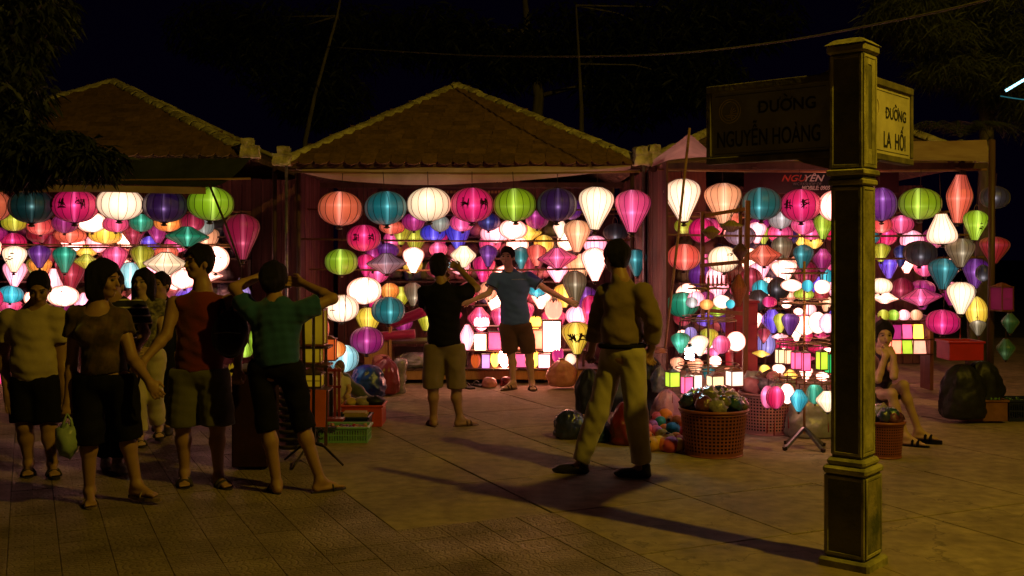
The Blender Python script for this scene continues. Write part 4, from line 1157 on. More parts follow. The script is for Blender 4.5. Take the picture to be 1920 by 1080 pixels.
# ------------------------------------------------------------------ people: implicit surfaces turned into one skin
class Field:
    def __init__(s, lo, hi, h):
        s.lo = np.array(lo, float); s.h = h
        s.n = np.ceil((np.array(hi) - s.lo) / h).astype(int) + 1
        s.f = np.full(s.n, 1.0, np.float32)
    def sub(s, lo, hi):
        a = np.clip(np.floor((lo - s.lo) / s.h).astype(int), 0, s.n); b = np.clip(np.ceil((hi - s.lo) / s.h).astype(int) + 1, 0, s.n)
        if np.any(b <= a): return None, None
        sl = tuple(slice(a[i], b[i]) for i in range(3))
        ax = [s.lo[i] + s.h * np.arange(a[i], b[i]) for i in range(3)]
        X = np.stack(np.meshgrid(*ax, indexing='ij'), -1).astype(np.float32)
        return sl, X
    def put(s, lo, hi, fn, k, op='add'):
        m = 3 * k + 2.5 * s.h
        sl, X = s.sub(np.array(lo) - m, np.array(hi) + m)
        if sl is None: return
        d = fn(X).astype(np.float32)
        f = s.f[sl]
        if op == 'sub':
            d = -d
            hh = np.maximum(k - np.abs(f - d), 0) / k if k > 0 else 0
            s.f[sl] = np.maximum(f, d) + hh * hh * k * 0.25
        else:
            hh = np.maximum(k - np.abs(f - d), 0) / k
            s.f[sl] = np.minimum(f, d) - hh * hh * k * 0.25
    def cap(s, a, b, ra, rb, k=0.02, op='add', sq=None):
        a = np.array(a, float); b = np.array(b, float); r = max(ra, rb)
        lo = np.minimum(a, b) - r; hi = np.maximum(a, b) + r
        ba = b - a; L2 = max(1e-9, ba @ ba)
        def fn(X):
            pa = X - a
            t = np.clip((pa @ ba) / L2, 0, 1)
            return np.linalg.norm(pa - t[..., None] * ba, axis=-1) - (ra + (rb - ra) * t)
        s.put(lo, hi, fn, k, op)
    def ell(s, c, r, axes=None, k=0.02, op='add'):
        c = np.array(c, float); r = np.array(r, float); A = np.eye(3) if axes is None else np.array(axes, float)
        R_ = r.max(); 
        def fn(X):
            p = (X - c) @ A.T
            k0 = np.linalg.norm(p / r, axis=-1); k1 = np.linalg.norm(p / (r * r), axis=-1) + 1e-6
            return k0 * (k0 - 1) / k1
        s.put(c - R_, c + R_, fn, k, op)
    def allpts(s):
        ax = [s.lo[i] + s.h * np.arange(s.n[i]) for i in range(3)]
        return np.stack(np.meshgrid(*ax, indexing='ij'), -1).astype(np.float32)
    def clip(s, fn):
        s.f = np.maximum(s.f, fn(s.allpts()).astype(np.float32))
    def wrinkle(s, amp, seed, st=(1, 1, 1)):
        X = s.allpts(); r = np.random.RandomState(seed)
        d = np.zeros(s.f.shape, np.float32)
        for i in range(7):
            w = r.randn(3) * np.array(st) * (12 + 9 * i); ph = r.rand() * 6
            w2 = r.randn(3) * 6
            v = np.sin(X @ w + ph + 2.2 * np.sin(X @ w2 + ph * 2)); d += np.sign(v) * np.abs(v) ** 1.6 / (1 + 0.8 * i)
        s.f += d * amp * 0.5
    def mesh(s, name):
        f = s.f
        f = f.copy(); f[0] = f[-1] = 1; f[:, 0] = f[:, -1] = 1; f[:, :, 0] = f[:, :, -1] = 1
        ins = f < 0
        c = np.zeros(tuple(np.array(f.shape) - 1), np.int8)
        for dx in (0, 1):
            for dy in (0, 1):
                for dz in (0, 1):
                    c += ins[dx:f.shape[0] - 1 + dx, dy:f.shape[1] - 1 + dy, dz:f.shape[2] - 1 + dz]
        act = (c > 0) & (c < 8)
        idx = np.argwhere(act); N = len(idx)
        vid = np.full(act.shape, -1, np.int64); vid[act] = np.arange(N)
        acc = np.zeros((N, 3)); cnt = np.zeros(N)
        corners = [(0, 0, 0), (1, 0, 0), (0, 1, 0), (1, 1, 0), (0, 0, 1), (1, 0, 1), (0, 1, 1), (1, 1, 1)]
        edges = [(a, b) for a in range(8) for b in range(a + 1, 8) if sum(abs(corners[a][i] - corners[b][i]) for i in range(3)) == 1]
        for a, b in edges:
            ca, cb = np.array(corners[a]), np.array(corners[b])
            fa = f[tuple((idx + ca).T)]; fb = f[tuple((idx + cb).T)]
            m = (fa < 0) != (fb < 0)
            t = np.where(m, fa / np.where(m, fa - fb, 1), 0)
            p = idx + ca + t[:, None] * (cb - ca)
            acc[m] += p[m]; cnt[m] += 1
        V = s.lo + s.h * (acc / cnt[:, None])
        quads = []
        for ax in range(3):
            o1, o2 = [(1, 2), (2, 0), (0, 1)][ax]
            sh = [slice(None)] * 3; s0 = list(sh); s1 = list(sh); s0[ax] = slice(0, -1); s1[ax] = slice(1, None)
            A = ins[tuple(s0)]; B = ins[tuple(s1)]
            e = np.argwhere(A != B); ok = (e[:, o1] > 0) & (e[:, o2] > 0)
            for q in (o1, o2): ok &= e[:, q] < vid.shape[q]
            e = e[ok]; fl = A[tuple(e.T)]
            d1 = np.zeros(3, int); d1[o1] = 1; d2 = np.zeros(3, int); d2[o2] = 1
            v0 = vid[tuple(e.T)]; v1 = vid[tuple((e - d1).T)]; v2 = vid[tuple((e - d1 - d2).T)]; v3 = vid[tuple((e - d2).T)]
            q = np.stack([v0, v1, v2, v3], 1)
            q[~fl] = q[~fl][:, ::-1]
            quads.append(q)
        Q = np.concatenate(quads)
        me = bpy.data.meshes.new(name)
        me.vertices.add(len(V)); me.vertices.foreach_set('co', V.astype(np.float32).ravel())
        me.loops.add(len(Q) * 4); me.loops.foreach_set('vertex_index', Q.astype(np.int32).ravel())
        me.polygons.add(len(Q)); me.polygons.foreach_set('loop_start', np.arange(0, len(Q) * 4, 4, dtype=np.int32))
        me.update(calc_edges=True); me.validate()
        me.polygons.foreach_set('use_smooth', np.ones(len(me.polygons), bool))
        return me

def fabric(name, c, c2=None, rough=0.85, sc=5.0, bump=0.25, bs=70, sheen=0.25):
    return surf(name, c, c2 or tuple(v * 0.78 for v in c), rough, sc, bump, bs, 0.15, sheen=sheen, bdist=0.004)
SKIN = surf('skin', (0.36, 0.205, 0.13), (0.30, 0.165, 0.10), 0.5, 7, 0.08, 60, spec=0.35)
SKIN_F = surf('fair_skin', (0.48, 0.31, 0.22), (0.42, 0.26, 0.18), 0.5, 7, 0.08, 60, spec=0.35)
HAIR = surf('black_hair', (0.006, 0.004, 0.004), (0.014, 0.010, 0.008), 0.62, 30, 0.8, 70, spec=0.22, stretch=(6, 6, 1), bdist=.02)
BROWNHAIR = surf('brown_hair', (0.20, 0.10, 0.04), (0.12, 0.06, 0.025), 0.5, 30, 0.4, 90, stretch=(6, 6, 1))
EYEM = surf('eye', (0.02, 0.015, 0.012), (0.03, 0.02, 0.015), 0.15, 20, spec=0.7)
LIP = surf('lips', (0.30, 0.10, 0.08), None, 0.45, 20)

def nrm(v): v = np.array(v, float); return v / (np.linalg.norm(v) + 1e-9)
def foot_dir(a, t): d = np.array(t) - np.array(a); d[2] = 0; return nrm(d)

def person(label, Y, J, face, tors, top=None, bottom=None, hair='short', shoes=None, skin=SKIN, sc=1.0, grip=('open', 'open'), build=1.0, name='person', cat='person', haircol=None, step=0.0075, fem=False, group=None, headtilt=0.0, chest=1.0, footdirs=(None, None)):
    """J: joints as (photo x, photo y, depth offset from Y). face/tors: azimuth looked at (0 = to the viewer, 90 = to the photo's right, 180 = away)."""
    P = {}
    for kx, (px, py, dy) in J.items():
        YY = Y + dy
        P[kx] = np.array(W(px, py, YY))
    ctr = (P['hipL'] + P['hipR']) / 2; org = np.array([ctr[0], Y, 0.0])
    for kx in P: P[kx] = P[kx] - org
    root = empty(name, tuple(org), label, cat, group)
    ff = np.array([math.sin(R(face)), -math.cos(R(face)), 0.0]); ft = np.array([math.sin(R(tors)), -math.cos(R(tors)), 0.0])
    up = np.array([0, 0, 1.0])
    fh = nrm(ff * math.cos(R(headtilt)) - up * math.sin(R(headtilt)))
    hl = nrm(np.cross(up, fh)); hu = np.cross(fh, hl)          # head axes: lateral, forward, up
    HA = [hl, fh, hu]
    tl = nrm(np.cross(up, ft)); TA = [tl, ft, up]
    pts = np.array(list(P.values()))
    lo = pts.min(0) - 0.24; hi = pts.max(0) + 0.24; lo[2] = -0.02
    B = Field(lo, hi, step)
    H = P['head']; nk = P['neck']; sL, sR = P['shL'], P['shR']; hpL, hpR = P['hipL'], P['hipR']
    smid = (sL + sR) / 2; hmid = (hpL + hpR) / 2
    bw = build * .93; sw = np.linalg.norm(sL - sR) / 2
    q = sc
    # head
    def head(Fd, e=0.0):
        Fd.ell(H + hu * 0.022 * q - fh * 0.012 * q, np.array([.074, .094, .088]) * q + e, HA, .02 * q)
        Fd.ell(H - hu * 0.042 * q + fh * 0.018 * q, np.array([.056, .066, .068]) * q + e, HA, .03 * q)
    head(B)
    B.ell(H - hu * 0.088 * q + fh * 0.050 * q, np.array([.026, .024, .022]) * q, HA, .025 * q)
    B.cap(H + hu * .012 * q + fh * .082 * q, H - hu * .026 * q + fh * .101 * q, .008 * q, .0125 * q, .012 * q)
    for sg in (-1, 1):
        B.ell(H + hl * sg * .077 * q - hu * .012 * q - fh * .008 * q, np.array([.010, .018, .030]) * q, HA, .008 * q)
        B.ell(H + hl * sg * .031 * q + hu * .006 * q + fh * .090 * q, np.array([.018, .012, .011]) * q, HA, .010 * q, 'sub')
        B.cap(H + hl * sg * .016 * q + hu * .026 * q + fh * .084 * q, H + hl * sg * .046 * q + hu * .024 * q + fh * .070 * q, .006 * q, .005 * q, .012 * q)
        B.ell(H + hl * sg * .038 * q - hu * .028 * q + fh * .060 * q, np.array([.022, .018, .022]) * q, HA, .02 * q)
    B.ell(H - hu * .052 * q + fh * .084 * q, np.array([.021, .010, .009]) * q, HA, .008 * q)
    # neck and trunk
    B.cap(H - hu * .05 * q - fh * .02 * q, nk, .049 * q * bw, .054 * q * bw, .03 * q)
    def trunk(Fd, e=0.0, low=True):
        k = .038 * q
        bt = 0.10 if not fem else 0.088
        Fd.ell(smid * .76 + hmid * .24 + ft * .006, (np.array([sw * .92, bt * q * bw, .17 * q]) + e) * np.array([1, 1, 1]), TA, k)
        Fd.ell(smid * .44 + hmid * .56 + ft * .012 * bw, np.array([sw * (.78 if not fem else .70) * bw, (bt * 1.02) * q * bw, .16 * q]) + e, TA, k)
        Fd.ell(hmid + up * .03 * q, np.array([max(.125, sw * .82) * q * bw, .105 * q * bw, .12 * q]) + e, TA, k)
        Fd.cap(sL * .9 + smid * .1 - up * .01, sR * .9 + smid * .1 - up * .01, .050 * q * bw + e, .050 * q * bw + e, .05 * q)
        Fd.cap(nk - up * .01, smid - up * .05 * q, .055 * q + e, .09 * q + e, .06 * q)
        if fem:
            for sg in (-1, 1):
                Fd.ell(smid * .74 + hmid * .26 + ft * .085 * q + tl * sg * .07 * q, np.array([.058, .045, .055]) * q * chest + e, TA, .04 * q)
    trunk(B)
    # arms and hands
    for sd, gp in (('L', grip[0]), ('R', grip[1])):
        s_, e_, w_, h_ = P['sh' + sd], P['el' + sd], P['wr' + sd], P['ha' + sd]
        B.cap(s_, e_, .050 * q * bw, .038 * q * bw, .04 * q)
        m_ = e_ * .7 + w_ * .3
        B.cap(e_, m_, .038 * q * bw, .038 * q * bw, .02 * q); B.cap(m_, w_, .038 * q * bw, .0255 * q, .02 * q)
        hd = nrm(h_ - w_)
        pal = nrm(np.cross(hd, ft)); 
        if np.linalg.norm(np.cross(hd, ft)) < .2: pal = nrm(np.cross(hd, up))
        nr = np.cross(hd, pal)
        if 'side' in gp: pal, nr = nr, pal
        pc = w_ + hd * .045 * q
        B.cap(w_, w_ + hd * .02 * q, .024 * q, .024 * q, .02 * q)
        B.ell(pc, np.array([.050, .037, .017]) * q, [hd, pal, nr], .015 * q)
        curl = {'open': .12, 'fist': 1.15, 'hold': .75}[gp.split('-')[0]]
        for i, (off, ln) in enumerate(((-.030, .068), (-.010, .078), (.010, .074), (.029, .060))):
            b0 = pc + hd * .035 * q + pal * off * q
            d1 = nrm(hd * math.cos(curl) + nr * math.sin(curl) + pal * off * (3.0 if curl < .5 else 0.5))
            d2 = nrm(hd * math.cos(curl * 2.1) + nr * math.sin(curl * 2.1))
            mid = b0 + d1 * ln * .5 * q
            B.cap(b0, mid, .0092 * q, .0085 * q, .005); B.cap(mid, mid + d2 * ln * .5 * q, .0085 * q, .0072 * q, .004)
        sgn = -1 if sd == 'L' else 1
        tb = w_ + hd * .022 * q - pal * .026 * q
        tm = tb + (hd * .7 - pal * .7 + nr * .25) * .034 * q
        B.cap(tb, tm, .0125 * q, .011 * q, .010); B.cap(tm, tm + (hd * .95 - pal * .1 + nr * .3) * .030 * q, .010 * q, .008 * q, .005)
    # legs and feet
    fdir = {}
    for i, sd in enumerate(('L', 'R')):
        h_, k_, a_, t_ = P['hip' + sd], P['kn' + sd], P['an' + sd], P['to' + sd]
        B.cap(h_ * 1.0, k_, .082 * q * bw, .053 * q * bw, .05 * q)
        cf = k_ * .68 + a_ * .32; fd = foot_dir(a_, t_) if footdirs[i] is None else np.array([math.sin(R(footdirs[i])), -math.cos(R(footdirs[i])), 0.0]); fdir[sd] = fd
        B.cap(k_, cf - fd * .012 * q, .050 * q * bw, .053 * q * bw, .03 * q); B.cap(cf - fd * .012 * q, a_, .052 * q * bw, .032 * q, .03 * q)
        heel = a_ - fd * .028 * q; heel[2] = max(a_[2] - .055 * q, .030 * q)
        ball = a_ + fd * .115 * q; ball[2] = heel[2] - .006 * q + P['to' + sd][2] * 0
        B.cap(a_ - up * .01 * q, heel, .034 * q, .030 * q, .02 * q)
        B.cap(a_ - up * .012 * q, ball, .030 * q, .021 * q, .03 * q)
        lat = np.cross(up, fd)
        B.ell((heel + ball) / 2 - up * .006, np.array([.085, .036, .020]) * q, [fd, lat, up], .02 * q)
        for j, (o_, ln) in enumerate(((-.026, .062), (-.010, .060), (.004, .055), (.016, .048), (.027, .040))):
            B.cap(ball + lat * o_ * q, ball + lat * o_ * 1.12 * q + fd * ln * q * .8 - up * .006, .0125 * q if j == 0 else .0095 * q, .010 * q if j == 0 else .0075 * q, .006)
        fdir[sd + 'h'] = heel; fdir[sd + 'b'] = ball
    body = mk('body', B.mesh('body'), skin, root)
    # eyes and lips
    for sg in (-1, 1):
        m = MB(); c = H + hl * sg * .031 * q + hu * .006 * q + fh * .0775 * q
        m.blob(Vector(c), (.0125 * q, .0125 * q, .0075 * q), 8, 6, 0); m.build('eye', EYEM, root, True)
        m = MB(); a_ = H + hl * sg * .016 * q + hu * .030 * q + fh * .088 * q; b_ = H + hl * sg * .048 * q + hu * .028 * q + fh * .073 * q
        m.bar(tuple(a_), tuple(b_), .006 * q, .005 * q); m.build('eyebrow', HAIR, root)
    m = MB(); c = H - hu * .052 * q + fh * .090 * q
    m.tube([tuple(c - hl * .022 * q - fh * .006), tuple(c + hu * .001), tuple(c + hl * .022 * q - fh * .006)], [.002, .006 * q, .002], 6); m.build('mouth', LIP, root, True)
    # hair
    if hair:
        h2 = .0065
        tails = {'long': .34, 'bob': .20, 'bun': .10, 'short': .06, 'pony': .12, 'crop': .05}[hair]
        A = Field(H - np.array([.19, .19, .12 + tails]), H + np.array([.19, .19, .20]), h2)
        t_ = {'crop': .007, 'short': .014}.get(hair, .018)
        A.ell(H + hu * .030 * q - fh * .016 * q, (np.array([.076, .094, .090]) + t_) * q, HA, .01)
        if hair in ('long', 'bob'):
            A.ell(H - hu * .05 * q - fh * .035 * q, np.array([.098, .075, .115]) * q, HA, .03)
            if hair == 'long':
                A.cap(H - hu * .06 * q - fh * .05 * q, nk - ft * .075 - up * .16, .080 * q, .060 * q, .04)
                for sg in (-1, 1): A.cap(H + hl * sg * .075 * q - fh * .005, nk + tl * sg * .080 * q - up * .10 + ft * .03, .030 * q, .028 * q, .03)
        if hair == 'bun':
            A.ell(H - hu * .015 * q - fh * .115 * q, np.array([.048, .042, .045]) * q, HA, .015)
            A.ell(H - hu * .04 * q - fh * .03 * q, np.array([.07, .065, .06]) * q, HA, .02)
        if hair in ('short', 'crop'):
            A.ell(H - hu * .030 * q - fh * .040 * q, np.array([.074, .058, .065]) * q, HA, .02)
        # open the face
        A.ell(H - hu * .045 * q + fh * .095 * q, np.array([.070 if hair in ('long', 'bob') else .086, .085, .110]) * q, HA, .010, 'sub')
        if hair in ('short', 'crop'):
            for sg in (-1, 1): A.ell(H + hl * sg * .095 * q - hu * .045 * q + fh * .012 * q, np.array([.035, .050, .052]) * q, HA, .01, 'sub')
        A.wrinkle(.006, 3, (2.4, 2.4, .8))
        hm = A.mesh('hair'); mk('hair', hm, haircol or HAIR, root)
    hem = None
    # clothes
    if top:
        e = top.get('e', .014); T = Field(lo, hi, .0095)
        trunk(T, e)
        hz = top['hem']; hz = (EYE - (hz - HZ) * Y / F)
        T.ell(hmid + up * (hz - hmid[2] + .10), np.array([max(.130, sw * .84) * q * bw + e, .108 * q * bw + e, .16 * q]), TA, .05)
        sl = top.get('sleeve', .55)
        if sl > 0:
            for sd in ('L', 'R'):
                s_, e_, w_ = P['sh' + sd], P['el' + sd], P['wr' + sd]
                Sv = Field(lo, hi, .0095)
                if sl <= 1:
                    en = s_ + (e_ - s_) * sl; dr = nrm(e_ - s_)
                    Sv.cap(s_, s_ + (e_ - s_) * sl, .056 * q * bw + e, .054 * q * bw + e * top.get('flare', 1.2), .05)
                    Sv.put(en - .12, en + .12, lambda X, en=en, dr=dr: np.maximum(-((X - en) @ dr), np.linalg.norm(X - en, axis=-1) - .14), 1e-4, 'sub')
                else:
                    Sv.cap(s_, e_, .056 * q * bw + e, .046 * q * bw + e, .025); Sv.cap(e_, e_ + (w_ - e_) * (sl - 1), .046 * q * bw + e, .040 * q + e, .015)
                kk = .028; hh = np.maximum(kk - np.abs(T.f - Sv.f), 0) / kk
                T.f = np.where((T.f > .9) & (Sv.f > .9), 1.0, np.minimum(T.f, Sv.f) - hh * hh * kk * .25).astype(np.float32)
        else:
            for sd, sg in (('L', -1), ('R', 1)):
                T.ell(P['sh' + sd] + (P['sh' + sd] - smid) * .10 - up * .02, np.array([.062, .13, .12]) * q, TA, .02, 'sub')
        T.wrinkle(1.3 * top.get('wr', .0075), top.get('seed', 5), (1.1, 1.0, .9))
        T.clip(lambda X: (hz + .012 * np.sin(X[..., 0] * 14)) - X[..., 2])
        nr_ = top.get('neck', .062)
        T.ell(nk + ft * top.get('scoop', .03) + up * .022, np.array([nr_, .075, .055 + top.get('deep', 0)]) * q, TA, .01, 'sub')
        if 'cutabove' in top: pass
        mk(top.get('name', 't_shirt'), T.mesh('top'), top['mat'], root)
        if top.get('trim'):
            m = MB(); 
            m.tube([tuple(nk + ft * .022 + tl * math.cos(a) * (nr_ + .008) + ft * math.sin(a) * .066 + up * (.000 - .022 * math.sin(a))) for a in [2 * PI * k / 20 for k in range(21)]], .009, 6)
            m.build('collar', top['trim'], root, True)
            for sd in ('L', 'R'):
                s_, e_ = P['sh' + sd], P['el' + sd]; en = s_ + (e_ - s_) * (sl - .02); dr = nrm(e_ - s_)
                m = MB(); x = nrm(np.cross(dr, ft)); y = np.cross(dr, x); rr = .056 * q * bw + e * top.get('flare', 1.2)
                m.tube([tuple(en + x * rr * math.cos(a) + y * rr * math.sin(a)) for a in [2 * PI * k / 18 for k in range(19)]], .008, 6)
                m.build('cuff', top['trim'], root, True)
        if top.get('polo'):
            for sg in (-1, 1):
                m = MB(); b0 = nk + ft * .070 - up * .010; 
                p_ = [b0 + tl * sg * .005 - up * .055, b0 + tl * sg * .060 - up * .030 - ft * .020, nk + tl * sg * .082 - ft * .02 + up * .015, nk + tl * sg * .050 + ft * .035 + up * .02]
                p2 = [v - ft * .006 for v in p_]
                m.add([tuple(v) for v in p_ + p2], [(0, 1, 2, 3), (7, 6, 5, 4), (0, 4, 5, 1), (1, 5, 6, 2), (2, 6, 7, 3), (3, 7, 4, 0)])
                m.build('collar', top['polo'], root)
    if bottom:
        e = bottom.get('e', .014); D = Field(lo, hi, .0095)
        D.ell(hmid + up * .03 * q, np.array([max(.125, sw * .82) * q * bw + e * .8, .105 * q * bw + e * .8, .125 * q]), TA, .04)
        ln = bottom['len']            # 0..1 to the knee, 1..2 to the ankle
        for sd in ('L', 'R'):
            h_, k_, a_ = P['hip' + sd], P['kn' + sd], P['an' + sd]
            fl = bottom.get('flare', .02); Lg = Field(lo, hi, .0095)
            if ln <= 1:
                en = h_ + (k_ - h_) * ln; Lg.cap(h_, en, .088 * q * bw + e, (.085 - .03 * ln) * q * bw + e + fl, .04)
            else:
                Lg.cap(h_, k_, .088 * q * bw + e, .056 * q * bw + e + fl * .6, .04)
                en = k_ + (a_ - k_) * (ln - 1); Lg.cap(k_, en, .056 * q * bw + e + fl * .6, (.056 - .018 * (ln - 1)) * q * bw + e + fl, .03)
            dr = nrm(a_ - k_) if ln > .9 else nrm(k_ - h_)
            Lg.put(en - .17, en + .17, lambda X, en=en, dr=dr: np.maximum(-((X - en) @ dr), np.linalg.norm(X - en, axis=-1) - .17), 1e-4, 'sub')
            kk = .03; hh = np.maximum(kk - np.abs(D.f - Lg.f), 0) / kk
            D.f = np.where((D.f > .9) & (Lg.f > .9), 1.0, np.minimum(D.f, Lg.f) - hh * hh * kk * .25).astype(np.float32)
        D.wrinkle(1.3 * bottom.get('wr', .007), bottom.get('seed', 8), (1, 1, .8))
        wz = EYE - (bottom['waist'] - HZ) * Y / F
        D.clip(lambda X: X[..., 2] - wz)
        mk(bottom.get('name', 'shorts'), D.mesh('bottom'), bottom['mat'], root)
    if shoes:
        for sd in ('L', 'R'):
            fd = fdir[sd]; lat = np.cross(up, fd); he = fdir[sd + 'h']; ba = fdir[sd + 'b']
            if shoes['kind'] == 'sandal':
                m = MB(); n = 18; z1 = he[2] - .030 * q; z0 = z1 - shoes.get('th', .018)
                ring = []
                for k in range(n):
                    a = 2 * PI * k / n; u = math.cos(a); v = math.sin(a)
                    c = (he + ba) / 2 + fd * (.022 + u * .135) * q + lat * v * (.040 + .010 * u) * q
                    ring.append(c)
                vs = [(c[0], c[1], z0) for c in ring] + [(c[0], c[1], z1 + .004) for c in ring]
                m.add(vs, [tuple(range(n))[::-1], tuple(range(n, 2 * n))] + [(k, (k + 1) % n, (k + 1) % n + n, k + n) for k in range(n)])
                so = m.build('sandal', shoes['mat'], root)
                for t_ in shoes.get('straps', (.06, .105)):
                    m = MB(); c = he + fd * (t_ + .03) * q; c[2] = z1
                    m.tube([tuple(c + lat * math.cos(a) * .047 * q + up * math.sin(a) * (.062 - t_ * .18) * q) for a in [PI * k / 8 for k in range(9)]], shoes.get('sw', .010), 5)
                    m.build('strap', shoes.get('smat', shoes['mat']), so, True)
            else:
                Sx = Field(np.minimum(he, ba) - .17, np.maximum(he, ba) + .17, .007)
                Sx.cap(he + up * .01, ba + fd * .02, .038 * q, .036 * q, .03)
                Sx.ell((he + ba) / 2 + fd * .02 - up * .008, np.array([.140, .047, .034]) * q, [fd, lat, up], .02)
                Sx.cap(he + up * .03, he + up * .05, .040 * q, .040 * q, .02)
                Sx.clip(lambda X: (he[2] - .034) - X[..., 2])
                mk('shoe', Sx.mesh('shoe'), shoes['mat'], root)
    return root, P, org

POLO = fabric('beige_polo_cotton', (0.46, 0.37, 0.27)); BLK = fabric('black_cotton', (0.006, 0.005, 0.008), sheen=0.0); NAVY = fabric('navy_cotton', (0.008, 0.009, 0.03), sheen=0.0)
SAND = surf('dark_sandal', (0.04, 0.03, 0.025), (0.025, 0.02, 0.016), 0.6, 20, 0.2)
# 1 the man in the beige polo
person('middle-aged man in beige polo shirt and black shorts walking with bowed head', 7.8,
 dict(head=(73, 540, -.05), neck=(68, 575, 0), shL=(17, 595, 0), shR=(108, 595, .02), elL=(6, 668, .03), elR=(117, 668, .05), wrL=(14, 738, -.06), wrR=(122, 738, 0), haL=(18, 758, -.09), haR=(124, 760, -.03),
      hipL=(45, 722, 0), hipR=(87, 722, 0), knL=(46, 800, -.05), knR=(92, 800, -.03), anL=(54, 866, 0), anR=(98, 866, -.08), toL=(52, 886, -.16), toR=(104, 890, -.24)),
 18, 6, top=dict(mat=POLO, hem=714, sleeve=.62, e=.016, polo=POLO, neck=.052, name='polo_shirt', wr=.008), bottom=dict(mat=BLK, len=.90, waist=700, e=.022, flare=.022, seed=3), hair='crop', shoes=dict(kind='sandal', mat=SAND), build=1.10, headtilt=26)
# 2 the woman in front
BRN = fabric('sheer_brown_print', (0.13, 0.07, 0.045), (0.035, 0.022, 0.022), 0.6, 9, 0.2, 50)
r2, P2, o2 = person('woman in dark top with scooped neck and black calf length trousers, head turned right', 6.85,
 dict(head=(196, 524, 0), neck=(184, 573, .02), shL=(143, 592, .0), shR=(226, 596, .02), elL=(135, 682, .02), elR=(248, 672, -.06), wrL=(128, 752, -.05), wrR=(280, 716, -.17), haL=(126, 776, -.08), haR=(292, 735, -.20),
      hipL=(166, 718, 0), hipR=(228, 718, 0), knL=(166, 806, -.04), knR=(238, 800, .02), anL=(168, 918, 0), anR=(256, 905, .04), toL=(172, 944, -.2), toR=(300, 932, -.04)),
 78, 14, top=dict(mat=BRN, hem=700, sleeve=.42, e=.013, neck=.088, scoop=.07, deep=.045, name='blouse', seed=9), bottom=dict(mat=BLK, len=1.22, waist=700, e=.016, flare=.034, name='cropped_trousers', seed=4), hair='bob', shoes=dict(kind='sandal', mat=surf('tan_flip_flop', (0.30, 0.20, 0.10), (0.05, 0.04, 0.03), 0.6, 30), sw=.006, straps=(.07,)), build=1.03, fem=True, grip=('fist', 'hold'), headtilt=6)
# 3 girl behind with cream trousers
DOT = fabric('dark_floral_cotton', (0.02, 0.018, 0.03), (0.30, 0.26, 0.16), 0.8, 22, 0.1, 50)
person('long haired girl in patterned dark top and cream trousers behind the couple', 9.0,
 dict(head=(268, 530, 0), neck=(270, 562, 0), shL=(240, 574, 0), shR=(303, 574, .02), elL=(236, 625, -.1), elR=(305, 628, -.06), wrL=(252, 652, -.2), wrR=(290, 655, -.2), haL=(262, 656, -.23), haR=(280, 658, -.23),
      hipL=(254, 668, 0), hipR=(292, 668, 0), knL=(258, 745, -.05), knR=(290, 742, .04), anL=(262, 815, -.02), anR=(297, 800, .16), toL=(266, 832, -.16), toR=(300, 815, .02)),
 -8, 0, top=dict(mat=DOT, hem=655, sleeve=.4, e=.012, name='blouse', neck=.05), bottom=dict(mat=fabric('cream_trousers', (0.55, 0.47, 0.32)), len=1.86, waist=652, e=.014, flare=.02, name='trousers'), hair='long', shoes=dict(kind='sandal', mat=SAND), fem=True, skin=SKIN_F, sc=.93, build=.95)
# 4 shorter person right behind her
person('dark haired person in dark clothes mostly hidden behind the long haired girl', 9.6,
 dict(head=(300, 534, 0), neck=(302, 562, 0), shL=(272, 576, 0), shR=(334, 576, 0), elL=(272, 625, .02), elR=(338, 625, .02), wrL=(278, 668, -.04), wrR=(336, 668, -.04), haL=(280, 684, -.06), haR=(336, 684, -.06),
      hipL=(288, 672, 0), hipR=(322, 672, 0), knL=(290, 735, 0), knR=(318, 738, -.04), anL=(294, 788, .02), anR=(316, 796, -.04), toL=(292, 800, -.14), toR=(314, 810, -.2)),
 -14, 0, top=dict(mat=NAVY, hem=665, sleeve=.5, name='t_shirt'), bottom=dict(mat=BLK, len=1.8, waist=660, name='trousers'), hair='short', shoes=dict(kind='shoe', mat=SAND), sc=.92, step=.009)
# 5 person in a striped shirt behind the woman
mst, nt, out = newmat('black_shirt_white_stripes')
b_ = NN(nt, 'ShaderNodeBsdfPrincipled'); b_.inputs['Roughness'].default_value = .85
tcn = NN(nt, 'ShaderNodeTexCoord'); wv_ = NN(nt, 'ShaderNodeTexWave', wave_type='BANDS', bands_direction='Z'); wv_.inputs['Scale'].default_value = 5.6; wv_.inputs['Distortion'].default_value = .6
rp = NN(nt, 'ShaderNodeValToRGB'); rp.color_ramp.elements[0].position = .90; rp.color_ramp.elements[0].color = (.012, .012, .016, 1); rp.color_ramp.elements[1].position = .93; rp.color_ramp.elements[1].color = (.55, .5, .42, 1)
nt.links.new(tcn.outputs['Object'], wv_.inputs[0]); nt.links.new(wv_.outputs[0], rp.inputs[0]); nt.links.new(rp.outputs[0], b_.inputs['Base Color']); nt.links.new(b_.outputs[0], out.inputs[0])
